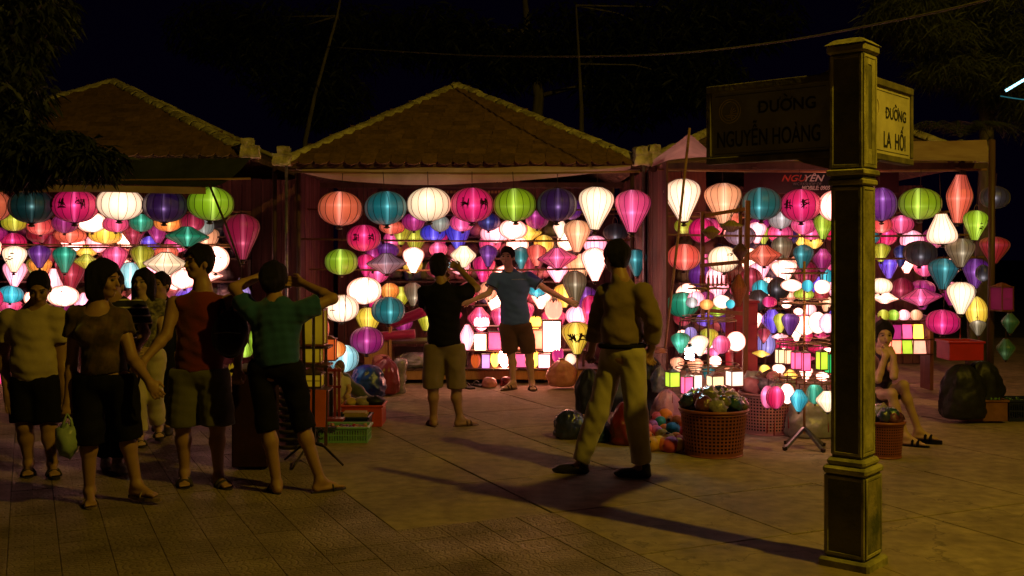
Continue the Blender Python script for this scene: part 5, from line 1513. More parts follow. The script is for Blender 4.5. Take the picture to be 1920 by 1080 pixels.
person('person in white striped black shirt and dark jeans hidden behind the woman', 7.95,
 dict(head=(210, 535, .1), neck=(216, 566, .05), shL=(184, 580, .06), shR=(258, 580, 0), elL=(180, 640, .1), elR=(272, 625, -.14), wrL=(186, 690, 0), wrR=(256, 655, -.26), haL=(188, 706, -.03), haR=(244, 668, -.28),
      hipL=(196, 690, 0), hipR=(240, 690, 0), knL=(200, 775, .05), knR=(226, 780, -.04), anL=(200, 858, .12), anR=(222, 862, -.06), toL=(200, 872, 0), toR=(230, 886, -.2)),
 10, 14, top=dict(mat=mst, hem=680, sleeve=.72, e=.02, name='striped_shirt'), bottom=dict(mat=NAVY, len=1.92, waist=672, e=.016, flare=.018, name='jeans'), hair='short', shoes=dict(kind='shoe', mat=surf('white_canvas_shoe', (.55, .5, .42), (.3, .26, .2), .8, 12)), grip=('open', 'hold'), step=.009)
# 6 tall man in a red sleeveless shirt
r6, P6, o6 = person('tall man in dark red sleeveless shirt and olive shorts looking left', 7.44,
 dict(head=(372, 492, 0), neck=(380, 540, .02), shL=(326, 569, -.02), shR=(432, 566, .03), elL=(312, 628, -.10), elR=(448, 636, .02), wrL=(270, 676, -.26), wrR=(446, 692, -.06), haL=(254, 692, -.30), haR=(444, 712, -.09),
      hipL=(348, 706, 0), hipR=(402, 706, 0), knL=(343, 798, -.04), knR=(408, 798, -.05), anL=(346, 884, 0), anR=(410, 890, -.04), toL=(346, 906, -.2), toR=(432, 914, -.2)),
 -42, -8, top=dict(mat=fabric('dark_red_jersey', (0.17, 0.022, 0.020)), hem=694, sleeve=0, e=.013, name='tank_top', neck=.058), bottom=dict(mat=fabric('olive_shorts', (0.105, 0.095, 0.055)), len=.96, waist=690, e=.026, flare=.034, seed=11), hair='short', shoes=dict(kind='sandal', mat=SAND, sw=.014), grip=('hold', 'fist'), build=1.06)
# 7 the woman in green, seen from behind
GRN = fabric('green_jersey', (0.022, 0.085, 0.24), (0.017, 0.066, 0.19))
r7, P7, o7 = person('woman in green t-shirt and black calf length trousers photographing, seen from behind', 7.14,
 dict(head=(514, 526, .06), neck=(516, 568, .02), shL=(470, 582, 0), shR=(566, 584, 0), elL=(438, 540, .10), elR=(624, 560, .10), wrL=(492, 516, .26), wrR=(566, 530, .28), haL=(512, 524, .32), haR=(550, 528, .34),
      hipL=(488, 694, 0), hipR=(546, 694, 0), knL=(500, 790, .02), knR=(566, 786, .03), anL=(519, 905, .02), anR=(600, 898, .04), toL=(498, 922, .22), toR=(622, 912, .12)),
 176, 178, top=dict(mat=GRN, hem=683, sleeve=.50, e=.016, neck=.055, scoop=0.0, seed=13, wr=.010), bottom=dict(mat=BLK, len=1.16, waist=672, e=.010, flare=.016, name='cropped_trousers'), hair='bun', shoes=dict(kind='sandal', mat=SAND, sw=.006, straps=(.08,)), grip=('hold', 'hold'), fem=True, footdirs=(205, 130))
# 8 the photographer in black
r8, P8, o8 = person('photographer in black t-shirt and khaki shorts seen from behind mid-square', 9.92,
 dict(head=(824, 500, .04), neck=(828, 535, .02), shL=(797, 550, 0), shR=(864, 550, 0), elL=(800, 578, .14), elR=(894, 540, .12), wrL=(826, 530, .34), wrR=(862, 505, .30), haL=(838, 512, .38), haR=(852, 498, .36),
      hipL=(814, 652, 0), hipR=(852, 652, 0), knL=(812, 728, -.02), knR=(856, 728, .0), anL=(813, 782, .02), anR=(862, 782, .02), toL=(806, 796, .2), toR=(884, 800, .08)),
 172, 176, top=dict(mat=BLK, hem=648, sleeve=.62, e=.022, neck=.052, scoop=0), bottom=dict(mat=fabric('khaki_shorts', (0.22, 0.155, 0.095)), len=.98, waist=644, e=.022, flare=.02), hair='short', shoes=dict(kind='sandal', mat=surf('brown_sandal', (.12, .06, .035), (.08, .04, .025), .6, 20)), grip=('hold', 'hold'), footdirs=(195, 120))
# 9 the man with spread arms
DKB = fabric('dark_navy_rib', (0.012, 0.016, 0.05))
r9, P9, o9 = person('smiling man in blue ringer t-shirt and brown shorts spreading his arms', 12.65,
 dict(head=(951, 482, 0), neck=(955, 508, .02), shL=(929, 521, 0), shR=(991, 519, 0), elL=(916, 550, -.05), elR=(1024, 543, -.05), wrL=(882, 565, -.18), wrR=(1062, 563, -.18), haL=(868, 567, -.2), haR=(1078, 570, -.2),
      hipL=(951, 614, 0), hipR=(982, 614, 0), knL=(958, 664, -.02), knR=(992, 664, -.02), anL=(962, 715, 0), anR=(997, 716, 0), toL=(942, 728, -.12), toR=(1001, 730, -.2)),
 -14, 0, top=dict(mat=fabric('blue_jersey', (0.055, 0.12, 0.34), (0.045, 0.10, 0.28)), hem=608, sleeve=.62, e=.022, neck=.05, trim=DKB), bottom=dict(mat=fabric('brown_shorts', (0.085, 0.045, 0.03)), len=.95, waist=604, e=.024, flare=.018), hair='short', skin=SKIN_F, shoes=dict(kind='sandal', mat=surf('brown_sandal_2', (.10, .05, .03), None, .6, 20)))
m = MB(); rng = random.Random(4); x = S(-24, 12.5)
for k in range(11):
    z = 1.6 - (524 - 477) * 12.5 / 2000
    xx = x + k * S(2.5, 12.5) + S(17, 12.5) - .0
    m.tube([(xx, -.155, z - .006), (xx + .006, -.158, z + rng.uniform(.004, .014)), (xx + .014, -.155, z - .004)], .0018, 4)
m.build('shirt_script', surf('pale_shirt_print', (.45, .5, .55), None, .7, 20), r9)
# 10 the walking man in front
KH = fabric('olive_tan_shirt', (0.22, 0.155, 0.085), (0.17, 0.12, 0.065))
r10, P10, o10 = person('man in olive shirt and pale trousers striding past, seen from behind', 7.66,
 dict(head=(1155, 482, .04), neck=(1163, 524, 0), shL=(1136, 550, .11), shR=(1206, 550, -.08), elL=(1118, 610, .20), elR=(1226, 606, -.10), wrL=(1110, 655, .30), wrR=(1222, 652, .00), haL=(1106, 672, .34), haR=(1218, 668, .03),
      hipL=(1150, 668, .06), hipR=(1184, 668, -.04), knL=(1122, 770, .08), knR=(1194, 778, -.03), anL=(1086, 872, .14), anR=(1202, 874, .0), toL=(1046, 888, .16), toR=(1172, 894, .06)),
 212, 214, top=dict(mat=KH, hem=646, sleeve=1.55, e=.020, neck=.050, scoop=0, name='shirt', wr=.009), bottom=dict(mat=fabric('pale_olive_trousers', (0.46, 0.40, 0.24), (0.38, 0.33, 0.19)), len=1.93, waist=650, e=.012, flare=.018, name='trousers', seed=21, wr=.009), hair='short', shoes=dict(kind='shoe', mat=surf('black_leather', (.02, .017, .015), None, .35, 20, spec=.5)), grip=('fist', 'hold'), build=1.12, footdirs=(-102, -108))
m = MB(); hm = (P10['hipL'] + P10['hipR']) / 2; zz = 1.6 - (648 - 477) * 7.66 / 2000
m.tube([(hm[0] + .158 * math.cos(a), hm[1] + .134 * math.sin(a), zz) for a in [2 * PI * k / 24 for k in range(25)]], .019, 6)
m.build('belt', BLK, r10, True)
# 11 the seated girl
r11, P11, o11 = person('girl in dark sleeveless dress sitting low, chin on her clasped hands', 9.2,
 dict(head=(1657, 628, 0), neck=(1651, 662, .02), shL=(1632, 678, 0), shR=(1672, 680, .04), elL=(1646, 712, -.20), elR=(1676, 706, -.24), wrL=(1660, 668, -.20), wrR=(1675, 668, -.20), haL=(1663, 655, -.17), haR=(1669, 655, -.17),
      hipL=(1632, 742, .10), hipR=(1660, 742, .14), knL=(1672, 738, -.22), knR=(1694, 722, -.12), anL=(1698, 816, -.26), anR=(1722, 806, -.12), toL=(1716, 830, -.34), toR=(1750, 822, -.2)),
 -4, 16, top=dict(mat=fabric('dark_purple_dress', (.045, .028, .05)), hem=745, sleeve=0, e=.012, name='dress', neck=.06), bottom=dict(mat=fabric('dark_purple_skirt', (.045, .028, .05)), len=.55, waist=735, e=.018, flare=.01, name='skirt'), hair='bun', skin=SKIN_F, fem=True, sc=.95, build=.88, shoes=dict(kind='sandal', mat=BLK, th=.03, sw=.012), grip=('hold', 'hold'), headtilt=4, footdirs=(60, 62))
st = empty('stool', (o11[0], 9.32, 0), 'low stool under the seated girl behind the pillar', 'stool')
m = MB(); m.lathe([(0.0, .335), (.15, .335), (.16, .325), (.15, .305), (0, .305)], 16); m.build('seat', M_['redwood'], st, True)
for k in range(4):
    a = PI / 4 + k * PI / 2; m = MB(); m.bar((.11 * math.cos(a), .11 * math.sin(a), .31), (.14 * math.cos(a), .14 * math.sin(a), 0), .025); m.build('leg', M_['redwood'], st)
# 12 small doll-like child among the crates
person('small brown haired child in white top crouching among the crates', 10.4,
 dict(head=(636, 690, 0), neck=(637, 706, 0), shL=(626, 714, 0), shR=(650, 714, 0), elL=(622, 732, -.04), elR=(656, 730, -.04), wrL=(630, 744, -.12), wrR=(650, 744, -.12), haL=(634, 748, -.14), haR=(646, 748, -.14),
      hipL=(631, 752, .04), hipR=(646, 752, .04), knL=(628, 745, -.16), knR=(652, 745, -.16), anL=(632, 776, -.10), anR=(650, 776, -.10), toL=(632, 782, -.16), toR=(650, 782, -.16)),
 -30, -10, top=dict(mat=fabric('white_cotton', (.6, .55, .48)), hem=748, sleeve=.6, e=.008, neck=.04), bottom=dict(mat=fabric('yellow_cotton', (.6, .45, .08)), len=.98, waist=746, e=.008, flare=0), hair='short', haircol=BROWNHAIR, skin=SKIN_F, sc=.56, step=.007)

# things people carry
def camera_thing(px, py, Y, label, w=.10, lit=True, face=1):
    c = empty('camera', W(px, py, Y), label, 'camera')
    m = MB(); m.box((0, 0, 0), (w, .028, .062)); m.build('body', surf('silver_camera', (.3, .3, .32), (.2, .2, .22), .35, 30, metal=.5), c, bevel=.005)
    m = MB(); m.tube([(0.0, .014, 0), (0.0, .040, 0)], .024, 14); m.build('lens', M_['blackmetal'], c, True)
    m = MB(); m.box((-.004, -.0155, 0), (.062, .003, .046)); m.build('screen', glow_mat('camera_screen', (.55, .75, .85), .9) if lit else M_['blackmetal'], c)
    return c
camera_thing(846, 497, 10.36, 'small silver camera with a lit screen held by the black-shirted photographer')
camera_thing(531, 532, 7.53, 'compact camera held to her eye by the woman in green', .11, False)
def bag_pack(px, py, Y):
    c = empty('backpack', W(px, py, Y), 'black backpack hanging at the side of the tall man in red', 'backpack')
    A = Field(np.array([-.2, -.16, -.26]), np.array([.2, .16, .26]), .010)
    A.ell((0, 0, -.03), (.125, .075, .17), None, .02); A.ell((.01, -.05, -.07), (.09, .05, .10), None, .03); A.wrinkle(.008, 4)
    mk('bag_body', A.mesh('bag_body'), fabric('black_nylon', (.016, .015, .018), None, .5), c)
    for sg in (-1, 1):
        m = MB(); m.tube([(sg * .05, .05, .12), (sg * .05 - .01, .02, .20), (sg * .045 - .03, -.02, .13 + .02 * sg), (sg * .05, -.06, .02)], .011, 6); m.build('strap', BLK, c, True)
    m = MB(); m.tube([(-.09, -.085, -.02), (0, -.105, -.01), (.09, -.085, -.02)], .004, 5); m.build('zip', M_['greymetal'], c, True)
bag_pack(432, 618, 7.33)
c = empty('plastic_bag', W(126, 826, 6.74), 'green and white plastic carrier bag held by the woman in the dark top', 'plastic bag')
plast = surf('pale_green_plastic', (.22, .34, .27), (.30, .36, .34), .35, 5, .3, 25, spec=.5)
m = MB(); m.blob((0, 0, 0), (S(20, 6.74), .07, S(28, 6.74)), 18, 14, .3, 2.2, 3, crease=.25); m.build('bag_body', plast, c, True)
for sg in (-1, 1):
    m = MB(); m.tube([(sg * .035, 0, .07), (sg * .02, .01, .13), (0, 0, S(50, 6.74))], [.014, .008, .006], 6); m.build('handle', plast, c, True)
# ------------------------------------------------------------------ goods: shelves, box and lotus lanterns, stands, baskets, sacks
def paper(name, rgb, lv):
    k = ('paper', rgb, lv)
    if k in SM: return SM[k]
    m, nt, out = newmat(name); L = nt.links.new
    c = lin(rgb)
    tcn = NN(nt, 'ShaderNodeTexCoord'); no = NN(nt, 'ShaderNodeTexNoise'); no.inputs['Scale'].default_value = 18; no.inputs['Detail'].default_value = 4
    L(tcn.outputs['Object'], no.inputs['Vector'])
    ln = NN(nt, 'ShaderNodeVectorMath', operation='LENGTH')
    g = NN(nt, 'ShaderNodeNewGeometry'); oi = NN(nt, 'ShaderNodeObjectInfo'); sb = NN(nt, 'ShaderNodeVectorMath', operation='SUBTRACT')
    L(g.outputs['Position'], sb.inputs[0]); L(oi.outputs['Location'], sb.inputs[1]); L(sb.outputs[0], ln.inputs[0])
    mr = NN(nt, 'ShaderNodeMapRange'); mr.inputs[1].default_value = .04; mr.inputs[2].default_value = .20; mr.inputs[3].default_value = 1.5 * lv; mr.inputs[4].default_value = .6 * lv
    L(ln.outputs['Value'], mr.inputs[0])
    ml = NN(nt, 'ShaderNodeMath', operation='MULTIPLY'); mr2 = NN(nt, 'ShaderNodeMapRange'); mr2.inputs[3].default_value = .75; mr2.inputs[4].default_value = 1.2
    L(no.outputs['Fac'], mr2.inputs[0]); L(mr.outputs[0], ml.inputs[0]); L(mr2.outputs[0], ml.inputs[1])
    e = NN(nt, 'ShaderNodeEmission'); e.inputs[0].default_value = c; L(ml.outputs[0], e.inputs[1])
    b = NN(nt, 'ShaderNodeBsdfPrincipled'); b.inputs['Base Color'].default_value = tuple(min(.6, v * .6) for v in c[:3]) + (1,); b.inputs['Roughness'].default_value = .7
    a = NN(nt, 'ShaderNodeAddShader'); L(e.outputs[0], a.inputs[0]); L(b.outputs[0], a.inputs[1]); L(a.outputs[0], out.inputs[0])
    SM[k] = m
    return m
PAPER = {'white': ((255, 165, 140), 36.0), 'pink': ((250, 90, 140), 1.5), 'pale pink': ((255, 135, 140), 6.0), 'yellow': ((255, 190, 70), 3.0), 'coral': ((250, 120, 90), 2.6), 'orange': ((190, 80, 30), .8),
         'magenta': ((170, 40, 110), .9), 'lilac': ((220, 140, 210), 1.6), 'lime': ((190, 220, 60), 1.0), 'green': ((40, 190, 100), 1.0), 'dim magenta': ((120, 22, 60), .35), 'soft white': ((255, 222, 205), 1.25), 'soft cream': ((255, 214, 160), 1.2), 'dull yellow': ((150, 120, 18), .42), 'peach': ((255, 170, 140), 1.4), 'cream': ((255, 190, 145), 11.0)}
def box_lantern(px, py, w, h, colr, Y, label, group, wood='darkwood', bars=0, rz=0.0, cap=True, glowbox=True, taper=1.0):
    c = W(px, py, Y); hx = S(w, Y) / 2; hz = S(h, Y) / 2
    r = empty('box_lantern', c, label, 'lantern', group, rz)
    m = MB(); q = hx * .9; t = hx * .9 * taper
    m.add([(-t, -t, -hz * .92), (t, -t, -hz * .92), (t, t, -hz * .92), (-t, t, -hz * .92), (-q, -q, hz * .92), (q, -q, hz * .92), (q, q, hz * .92), (-q, q, hz * .92)],
          [(0, 1, 5, 4), (1, 2, 6, 5), (2, 3, 7, 6), (3, 0, 4, 7)])
    m.build('paper', paper('lit_paper', *PAPER[colr]), r)
    b = max(.006, hx * .13)
    for sx in (-1, 1):
        for sy in (-1, 1):
            m = MB(); m.bar((sx * t * 1.04, sy * t * 1.04, -hz), (sx * q * 1.04, sy * q * 1.04, hz), b); m.build('corner_post', M_[wood], r)
    for z, s_ in ((-hz, t), (hz, q)):
        m = MB(); m.box((0, 0, z), (s_ * 2.25, s_ * 2.25, b * 1.2)); m.build('frame_plate', M_[wood], r)
    for k in range(bars):
        m = MB(); z = lerp(-hz, hz, (k + 1) / (bars + 1)); m.box((0, -q * 1.03, z), (q * 2, b * .5, b * .5)); m.build('cross_bar', M_[wood], r)
    if cap:
        m = MB(); m.lathe([(q * 1.35, hz + b * .5), (q * .5, hz + q * .5), (.004, hz + q * .62)], 4); o = m.build('cap', M_[wood], r); o.rotation_euler = (0, 0, PI / 4)
    return r
def petal_mesh():
    m = MB(); vs = []; n = 5
    prof = [(0.18, -1, .12), (.55, -.75, .34), (.86, -.3, .46), (.95, .15, .42), (.88, .6, .24), (.78, 1.0, .0)]
    for (r, z, hw) in prof:
        for j in range(n):
            t = (j / (n - 1)) * 2 - 1
            a = t * hw * 1.25
            rr = r - .12 * abs(t) * hw
            vs.append((rr * math.cos(a), rr * math.sin(a), z))
    fs = [(i * n + j, i * n + j + 1, (i + 1) * n + j + 1, (i + 1) * n + j) for i in range(len(prof) - 1) for j in range(n - 1)]
    m.add(vs, fs); return m.mesh('petal', True)
PET = petal_mesh()
def lotus(px, py, w, h, colr, Y, label, group, n=6):
    c = W(px, py, Y); r = empty('lotus_lantern', c, label, 'lantern', group)
    rx, rz = S(w, Y) / 2, S(h, Y) / 2
    for layer, (k, s_, zz) in enumerate(((n, 1.0, 1.0), (n, .80, 1.12))):
        for i in range(k):
            o = mk('petal', PET, paper('petal_silk', *PAPER[colr]), r, (0, 0, 0), (0, 0, 2 * PI * (i + .5 * layer) / k + .3), (rx * s_, rx * s_, rz * zz))
            own_mat(o, paper('petal_silk', *PAPER[colr]))
    m = MB(); m.lathe([(0, -rz * 1.02), (rx * .4, -rz * 1.0), (rx * .42, -rz * .93), (0, -rz * .92)], 10); m.build('base', M_['darkwood'], r)
    return r

# --- platform and stepped shelf of the middle stall
pf = empty('display_platform', (-0.6, 13.9, 0), 'low wooden platform along the floor of the middle stall', 'platform')
def pbox(name, x0, x1, y0, y1, z0, z1, mat, parent, bev=.004):
    m = MB(); o = Vector(parent.location)
    m.box(((x0 + x1) / 2 - o.x, (y0 + y1) / 2 - o.y, (z0 + z1) / 2 - o.z), (x1 - x0, y1 - y0, z1 - z0)); return m.build(name, mat, parent, bevel=bev)
pbox('front_board', W(700, 0, 13.2).x, W(1125, 0, 13.2).x, 13.2, 13.24, .05, .165, M_['palewood'], pf)
for k in range(9): pbox('deck_board', -1.85 + k * .325, -1.85 + k * .325 + .318, 13.18, 15.5, .166, .186, M_['darkwood'], pf)
for k in range(5): pbox('leg', -1.80 + k * .7, -1.74 + k * .7, 13.4, 13.46, 0, .15, M_['darkwood'], pf)
sh = empty('stepped_shelf', (0.0, 13.6, 0), 'stepped wooden shelf holding the lit lotus and paper lanterns, middle stall', 'shelf')
for (py, Y0, Y1, x0, x1) in ((657, 13.42, 13.66, 868, 1100), (612, 13.66, 13.92, 880, 1100)):
    z = W(0, py, Y0).z
    pbox('shelf_board', W(x0, 0, Y0).x, W(x1, 0, Y0).x, Y0, Y1, z - .02, z, M_['darkwood'], sh)
    for xx in (x0 + 4, (x0 + x1) / 2, x1 - 8):
        xw = W(xx, 0, Y0).x; pbox('upright', xw, xw + .03, Y0 + .02, Y0 + .05, .187, z - .021, M_['darkwood'], sh)
GS = 'lit lanterns on the shelves of the middle stall'
box_lantern(901, 641, 24, 32, 'cream', 13.54, 'cream paper box lantern on the upper shelf, left of the pink one', GS, cap=False)
box_lantern(928, 639, 26, 34, 'pink', 13.54, 'pink paper box lantern on the upper shelf beside the blue-shirted man', GS, cap=False)
box_lantern(1006, 636, 24, 36, 'coral', 13.54, 'coral paper box lantern right of the blue-shirted man\'s hip', GS, cap=False)
box_lantern(1034, 630, 36, 58, 'white', 13.50, 'tall glaring white paper box lantern with bare bamboo frame', GS, cap=False)
box_lantern(975, 638, 18, 34, 'coral', 13.54, 'coral box lantern glimpsed between the legs of the blue-shirted man', GS, cap=False)
lotus(903, 607, 32, 24, 'pale pink', 13.74, 'pale pink bowl-shaped petal lantern on the top board left of the man', GS)
lotus(1004, 606, 24, 24, 'yellow', 13.74, 'small yellow petal lantern on the top board right of the man', GS)
lotus(1038, 583, 36, 38, 'peach', 13.70, 'large peach lotus lantern standing above the tall white box lantern', GS)
lantern(876, 634, 30, 52, 'diamond', 'pale pink', 13.5, 'tall pale pink diamond lantern standing at the left end of the shelf', GS)
for (x, y, w, h, c, k, lab) in ((892, 678, 20, 26, 'orange', 'l', 'dull orange bud lantern on the platform, left end of the low lit row'),
    (911, 677, 16, 26, 'lilac', 'b', 'narrow lilac paper lantern beside the dull orange bud'), (928, 676, 18, 26, 'yellow', 'l', 'yellow bud lantern second right of the orange bud'),
    (946, 674, 24, 30, 'white', 'l', 'bright white tulip-shaped lantern in the low lit row'), (978, 675, 26, 26, 'pink', 'b', 'hot pink box lantern between the man\'s shins in the low row'),
    (1003, 674, 18, 28, 'yellow', 'l', 'yellow bud lantern just right of the man\'s shin'), (1020, 676, 24, 26, 'pale pink', 'b', 'pale pink box lantern under the tall white one'),
    (1046, 668, 24, 30, 'magenta', 'l', 'dark magenta bud lantern at the right end of the low row')):
    Yp = 13.32
    if k == 'l': lotus(x, y, w, h, c, Yp, lab, GS, 5)
    else: box_lantern(x, y, w, h, c, Yp, lab, GS, cap=False)
lantern(1070, 674, 22, 22, 'globe', 'cream', 13.3, 'small plain cream globe lantern on the platform by the yellow one', GS)
lantern(1081, 634, 56, 60, 'balloon', 'yellow', 12.75, 'yellow balloon lantern printed with flowers, on a thin yellow pole', G2, None, 0, [-1.95, -1.15])
m = MB(); m.tube([W(1082, 666, 12.75), W(1082, 731, 12.75)], .009, 6)
ps = empty('lantern_pole', (0, 0, 0), 'thin yellow pole holding up the yellow printed lantern', 'pole'); m.build('pole', surf('yellow_pole', (.5, .33, .06), None, .5, 20), ps, True)

# --- sacks, rolls and wrapped goods
clearp = surf('clear_plastic_wrap', (.30, .28, .30), (.12, .11, .13), .18, 9, .5, 26, spec=.8, rnd=.3)
darkp = surf('dark_plastic_sack', (.010, .010, .014), (.018, .018, .024), .5, 6, .6, 18, spec=.3)
bluep = surf('blue_plastic_sack', (.02, .06, .26), (.012, .035, .15), .32, 6, .6, 18, spec=.6)
redp_ = surf('red_plastic_sack', (.24, .02, .025), (.12, .01, .015), .32, 6, .5, 18, spec=.6)
peachp = surf('peach_plastic_sack', (.62, .27, .17), (.42, .15, .10), .35, 6, .5, 20, spec=.5)
pinkp = surf('pink_plastic_sack', (.60, .24, .24), (.40, .14, .16), .35, 6, .5, 20, spec=.5)
greyp = surf('cloudy_plastic_sack', (.30, .30, .25), (.18, .18, .15), .3, 5, .6, 20, spec=.6)
def sack(px, py_top, py_bot, w, Y, label, mat, neck=True, seed=1.0, name='plastic_sack', dd=.85, on=None, group=None):
    zt = W(0, py_top, Y).z; zb = max(0.0, W(0, py_bot, Y).z) if on is None else on
    h = zt - zb; rx = S(w, Y) / 2; x = W(px, 0, Y).x
    r = empty(name, (x, Y, zb), label, 'sack', group)
    prof = [(.0, 0), (.70, .0), (.93, .06), (1, .25), (.97, .48), (.82, .70), (.52, .86), (.22, .94), (.12, .97), (.26, 1.0), (.10, 1.01)] if neck else [(.0, 0), (.7, 0), (.95, .08), (1, .35), (.93, .62), (.70, .85), (.35, .97), (.0, 1.0)]
    m = MB(); n = 48; P_ = crom([(b, a) for a, b in prof], 40); vs = []
    for (z, rr) in P_:
        for k in range(n):
            a = 2 * PI * k / n
            d = Vector((math.cos(a), math.sin(a), z * 1.6))
            q = 1 + .07 * math.sin(a * 9 + 4 * noise.noise(Vector((z * 3, seed, 0)))) * max(0, z - .45) * 1.6 + .20 * noise.noise(d * 1.8 + Vector((seed, 0, seed))) + .20 * abs(noise.noise(Vector((d.x * 3.4, d.y * 3.4, z * 5 + seed)))) + .10 * abs(noise.noise(Vector((d.x * 8, d.y * 8, z * 11 + seed))))
            vs.append((max(0, rr) * rx * q * math.cos(a), max(0, rr) * rx * dd * q * math.sin(a), max(0, z) * h))
    m.add(vs, [(i * n + k, i * n + (k + 1) % n, (i + 1) * n + (k + 1) % n, (i + 1) * n + k) for i in range(len(P_) - 1) for k in range(n)])
    m.build('sack_body', mat, r, True)
    return r
sack(1053, 672, 724, 50, 12.7, 'peach knotted plastic bag on the ground before the lit shelf', peachp, True, 3)
sack(917, 707, 730, 26, 12.85, 'small clear pink bag on the ground behind the man\'s foot', pinkp, False, 5)
sack(949, 706, 729, 22, 12.95, 'small red and white bag just left of the man\'s sandals', redp_, False, 8)
sack(690, 683, 745, 62, 11.6, 'bright blue plastic sack under the magenta lantern', bluep, False, 2)
sack(722, 668, 738, 52, 12.1, 'dark red plastic sack right of the blue one', redp_, True, 9)
sack(780, 660, 690, 60, 13.4, 'dark wrapped bundle on the platform left of the photographer', clearp, False, 4, on=.187)
sack(715, 664, 690, 34, 13.3, 'pinkish bundle behind the dark red sack', pinkp, False, 14, on=.187)
r_ = empty('wrapped_roll', (0, 0, 0), 'upright roll of goods wrapped in silvery plastic by the platform', 'roll')
m = MB(); m.tube([lerp(W(747, 741, 12.3), W(752, 672, 12.3), t) for t in [k / 8 for k in range(9)]], [S(12 + 2 * math.sin(k * 2.1), 12.3) for k in range(9)], 14); m.build('roll_body', clearp, r_, True)
r_ = empty('wrapped_roll', (0, 0, 0), 'long grey-green wrapped roll lying aslant below the pale blue lantern', 'roll')
m = MB(); m.tube([lerp(W(640, 706, 10.6), W(694, 754, 10.4), t) for t in [k / 8 for k in range(9)]], [S(11 + 2 * math.sin(k * 1.7), 10.6) for k in range(9)], 14); m.build('roll_body', surf('grey_green_wrap', (.13, .15, .13), (.06, .07, .06), .3, 9, .5, 24, spec=.6), r_, True)
for (a, b, lab, wd) in ((W(708, 632, 13.6), W(778, 626, 13.6), 'magenta roll of silk lying level on the counter', 9), (W(728, 610, 13.9), W(800, 582, 13.9), 'hot pink bolt of silk slanting up behind the photographer', 10)):
    r_ = empty('silk_roll', (0, 0, 0), lab, 'silk roll'); m = MB(); m.tube([lerp(a, b, t) for t in [k / 6 for k in range(7)]], S(wd, 13.6), 12); m.build('silk', surf('magenta_silk', (.42, .01, .10), (.26, .005, .07), .35, 12, .2, 30, sheen=.4, stretch=(1, 8, 8)), r_, True)
ct = empty('counter', (-1.35, 13.9, 0), 'small counter of orange board with goods at the left of the middle stall', 'counter')
pbox('side_board', W(683, 0, 13.6).x, W(728, 0, 13.6).x, 13.6, 13.64, .187, W(0, 622, 13.6).z, M_['palewood'], ct)
pbox('corner_post', W(729, 0, 13.58).x, W(734, 0, 13.58).x, 13.56, 13.66, .187, W(0, 612, 13.6).z, M_['palewood'], ct)
pbox('counter_top', W(731, 0, 13.6).x, W(812, 0, 13.6).x, 13.6, 14.2, W(0, 645, 13.6).z, W(0, 640, 13.6).z, M_['darkwood'], ct)
pbox('front_board', W(735, 0, 13.6).x, W(810, 0, 13.6).x, 13.9, 13.92, W(0, 690, 13.9).z, W(0, 650, 13.9).z, M_['darkwood'], ct)
# shelves of folded and wrapped lanterns along the back walls
bp_mats = [clearp, surf('dark_bundle', (.05, .035, .05), (.02, .015, .02), .35, 6, .4, 20, spec=.5), surf('blue_bundle', (.06, .08, .16), (.03, .04, .08), .3, 6, .4, 20, spec=.6), surf('brown_bundle', (.16, .09, .06), (.07, .04, .03), .5, 6, .4, 20), pinkp, surf('olive_bundle', (.14, .14, .06), (.06, .06, .03), .4, 6, .4, 20)]
BUN = []
for k in range(7):
    m = MB(); m.blob((0, 0, 0), (.14, .12, .12), 14, 9, .35, 2.2, k * 3.3, flat=-.10, crease=.3); BUN.append(m.mesh('bundle', True))
for me_ in BUN: me_.materials.append(clearp)
def back_rack(x0, x1, Y, zs, label, grp, seed, n_per=.24, st='back wall'):
    r = empty('storage_rack', ((x0 + x1) / 2, Y, 0), label, 'rack'); w = x1 - x0
    for z in zs:
        m = MB(); m.box((0, 0, z), (w, .36, .025)); m.build('shelf_board', M_['darkwood'], r)
    for s_ in (-1, 0, 1):
        m = MB(); m.box((s_ * (w / 2 - .02), .17, max(zs) / 2 + .15), (.04, .04, max(zs) + .3)); m.build('upright', M_['darkwood'], r)
    rg = random.Random(seed)
    for z in zs:
        x = x0 + .12
        while x < x1 - .1:
            k = rg.randrange(7); s_ = rg.uniform(.8, 1.25)
            o = mk('wrapped_bundle', BUN[k], None, None, (x, Y + rg.uniform(-.06, .04), z + .013 + .10 * s_), (0, 0, rg.uniform(0, 6.28)), (s_, s_, s_ * rg.uniform(.8, 1.2)))
            own_mat(o, bp_mats[rg.randrange(len(bp_mats))])
            props(o, 'crumpled wrapped bundle on the ' + ['lowest', 'second', 'third', 'highest'][list(zs).index(z)] + ' board of the ' + grp, 'bundle', 'wrapped bundles on the ' + grp + ', board %d' % (list(zs).index(z) + 1))
            x += rg.uniform(.17, .27)
back_rack(-1.75, 1.1, 14.95, (.9, 1.22, 1.54, 1.84), 'rack of wrapped bundles on the back wall of the middle stall', 'middle stall rack', 3)
back_rack(-7.1, -3.7, 14.95, (.9, 1.22, 1.54, 1.84), 'rack of wrapped bundles on the back wall of the left stall', 'left stall rack', 5)
back_rack(2.3, 4.1, 14.9, (.5, .85, 1.2, 1.55), 'dark rack of wrapped bundles on the back wall of the right stall', 'right stall rack', 8)

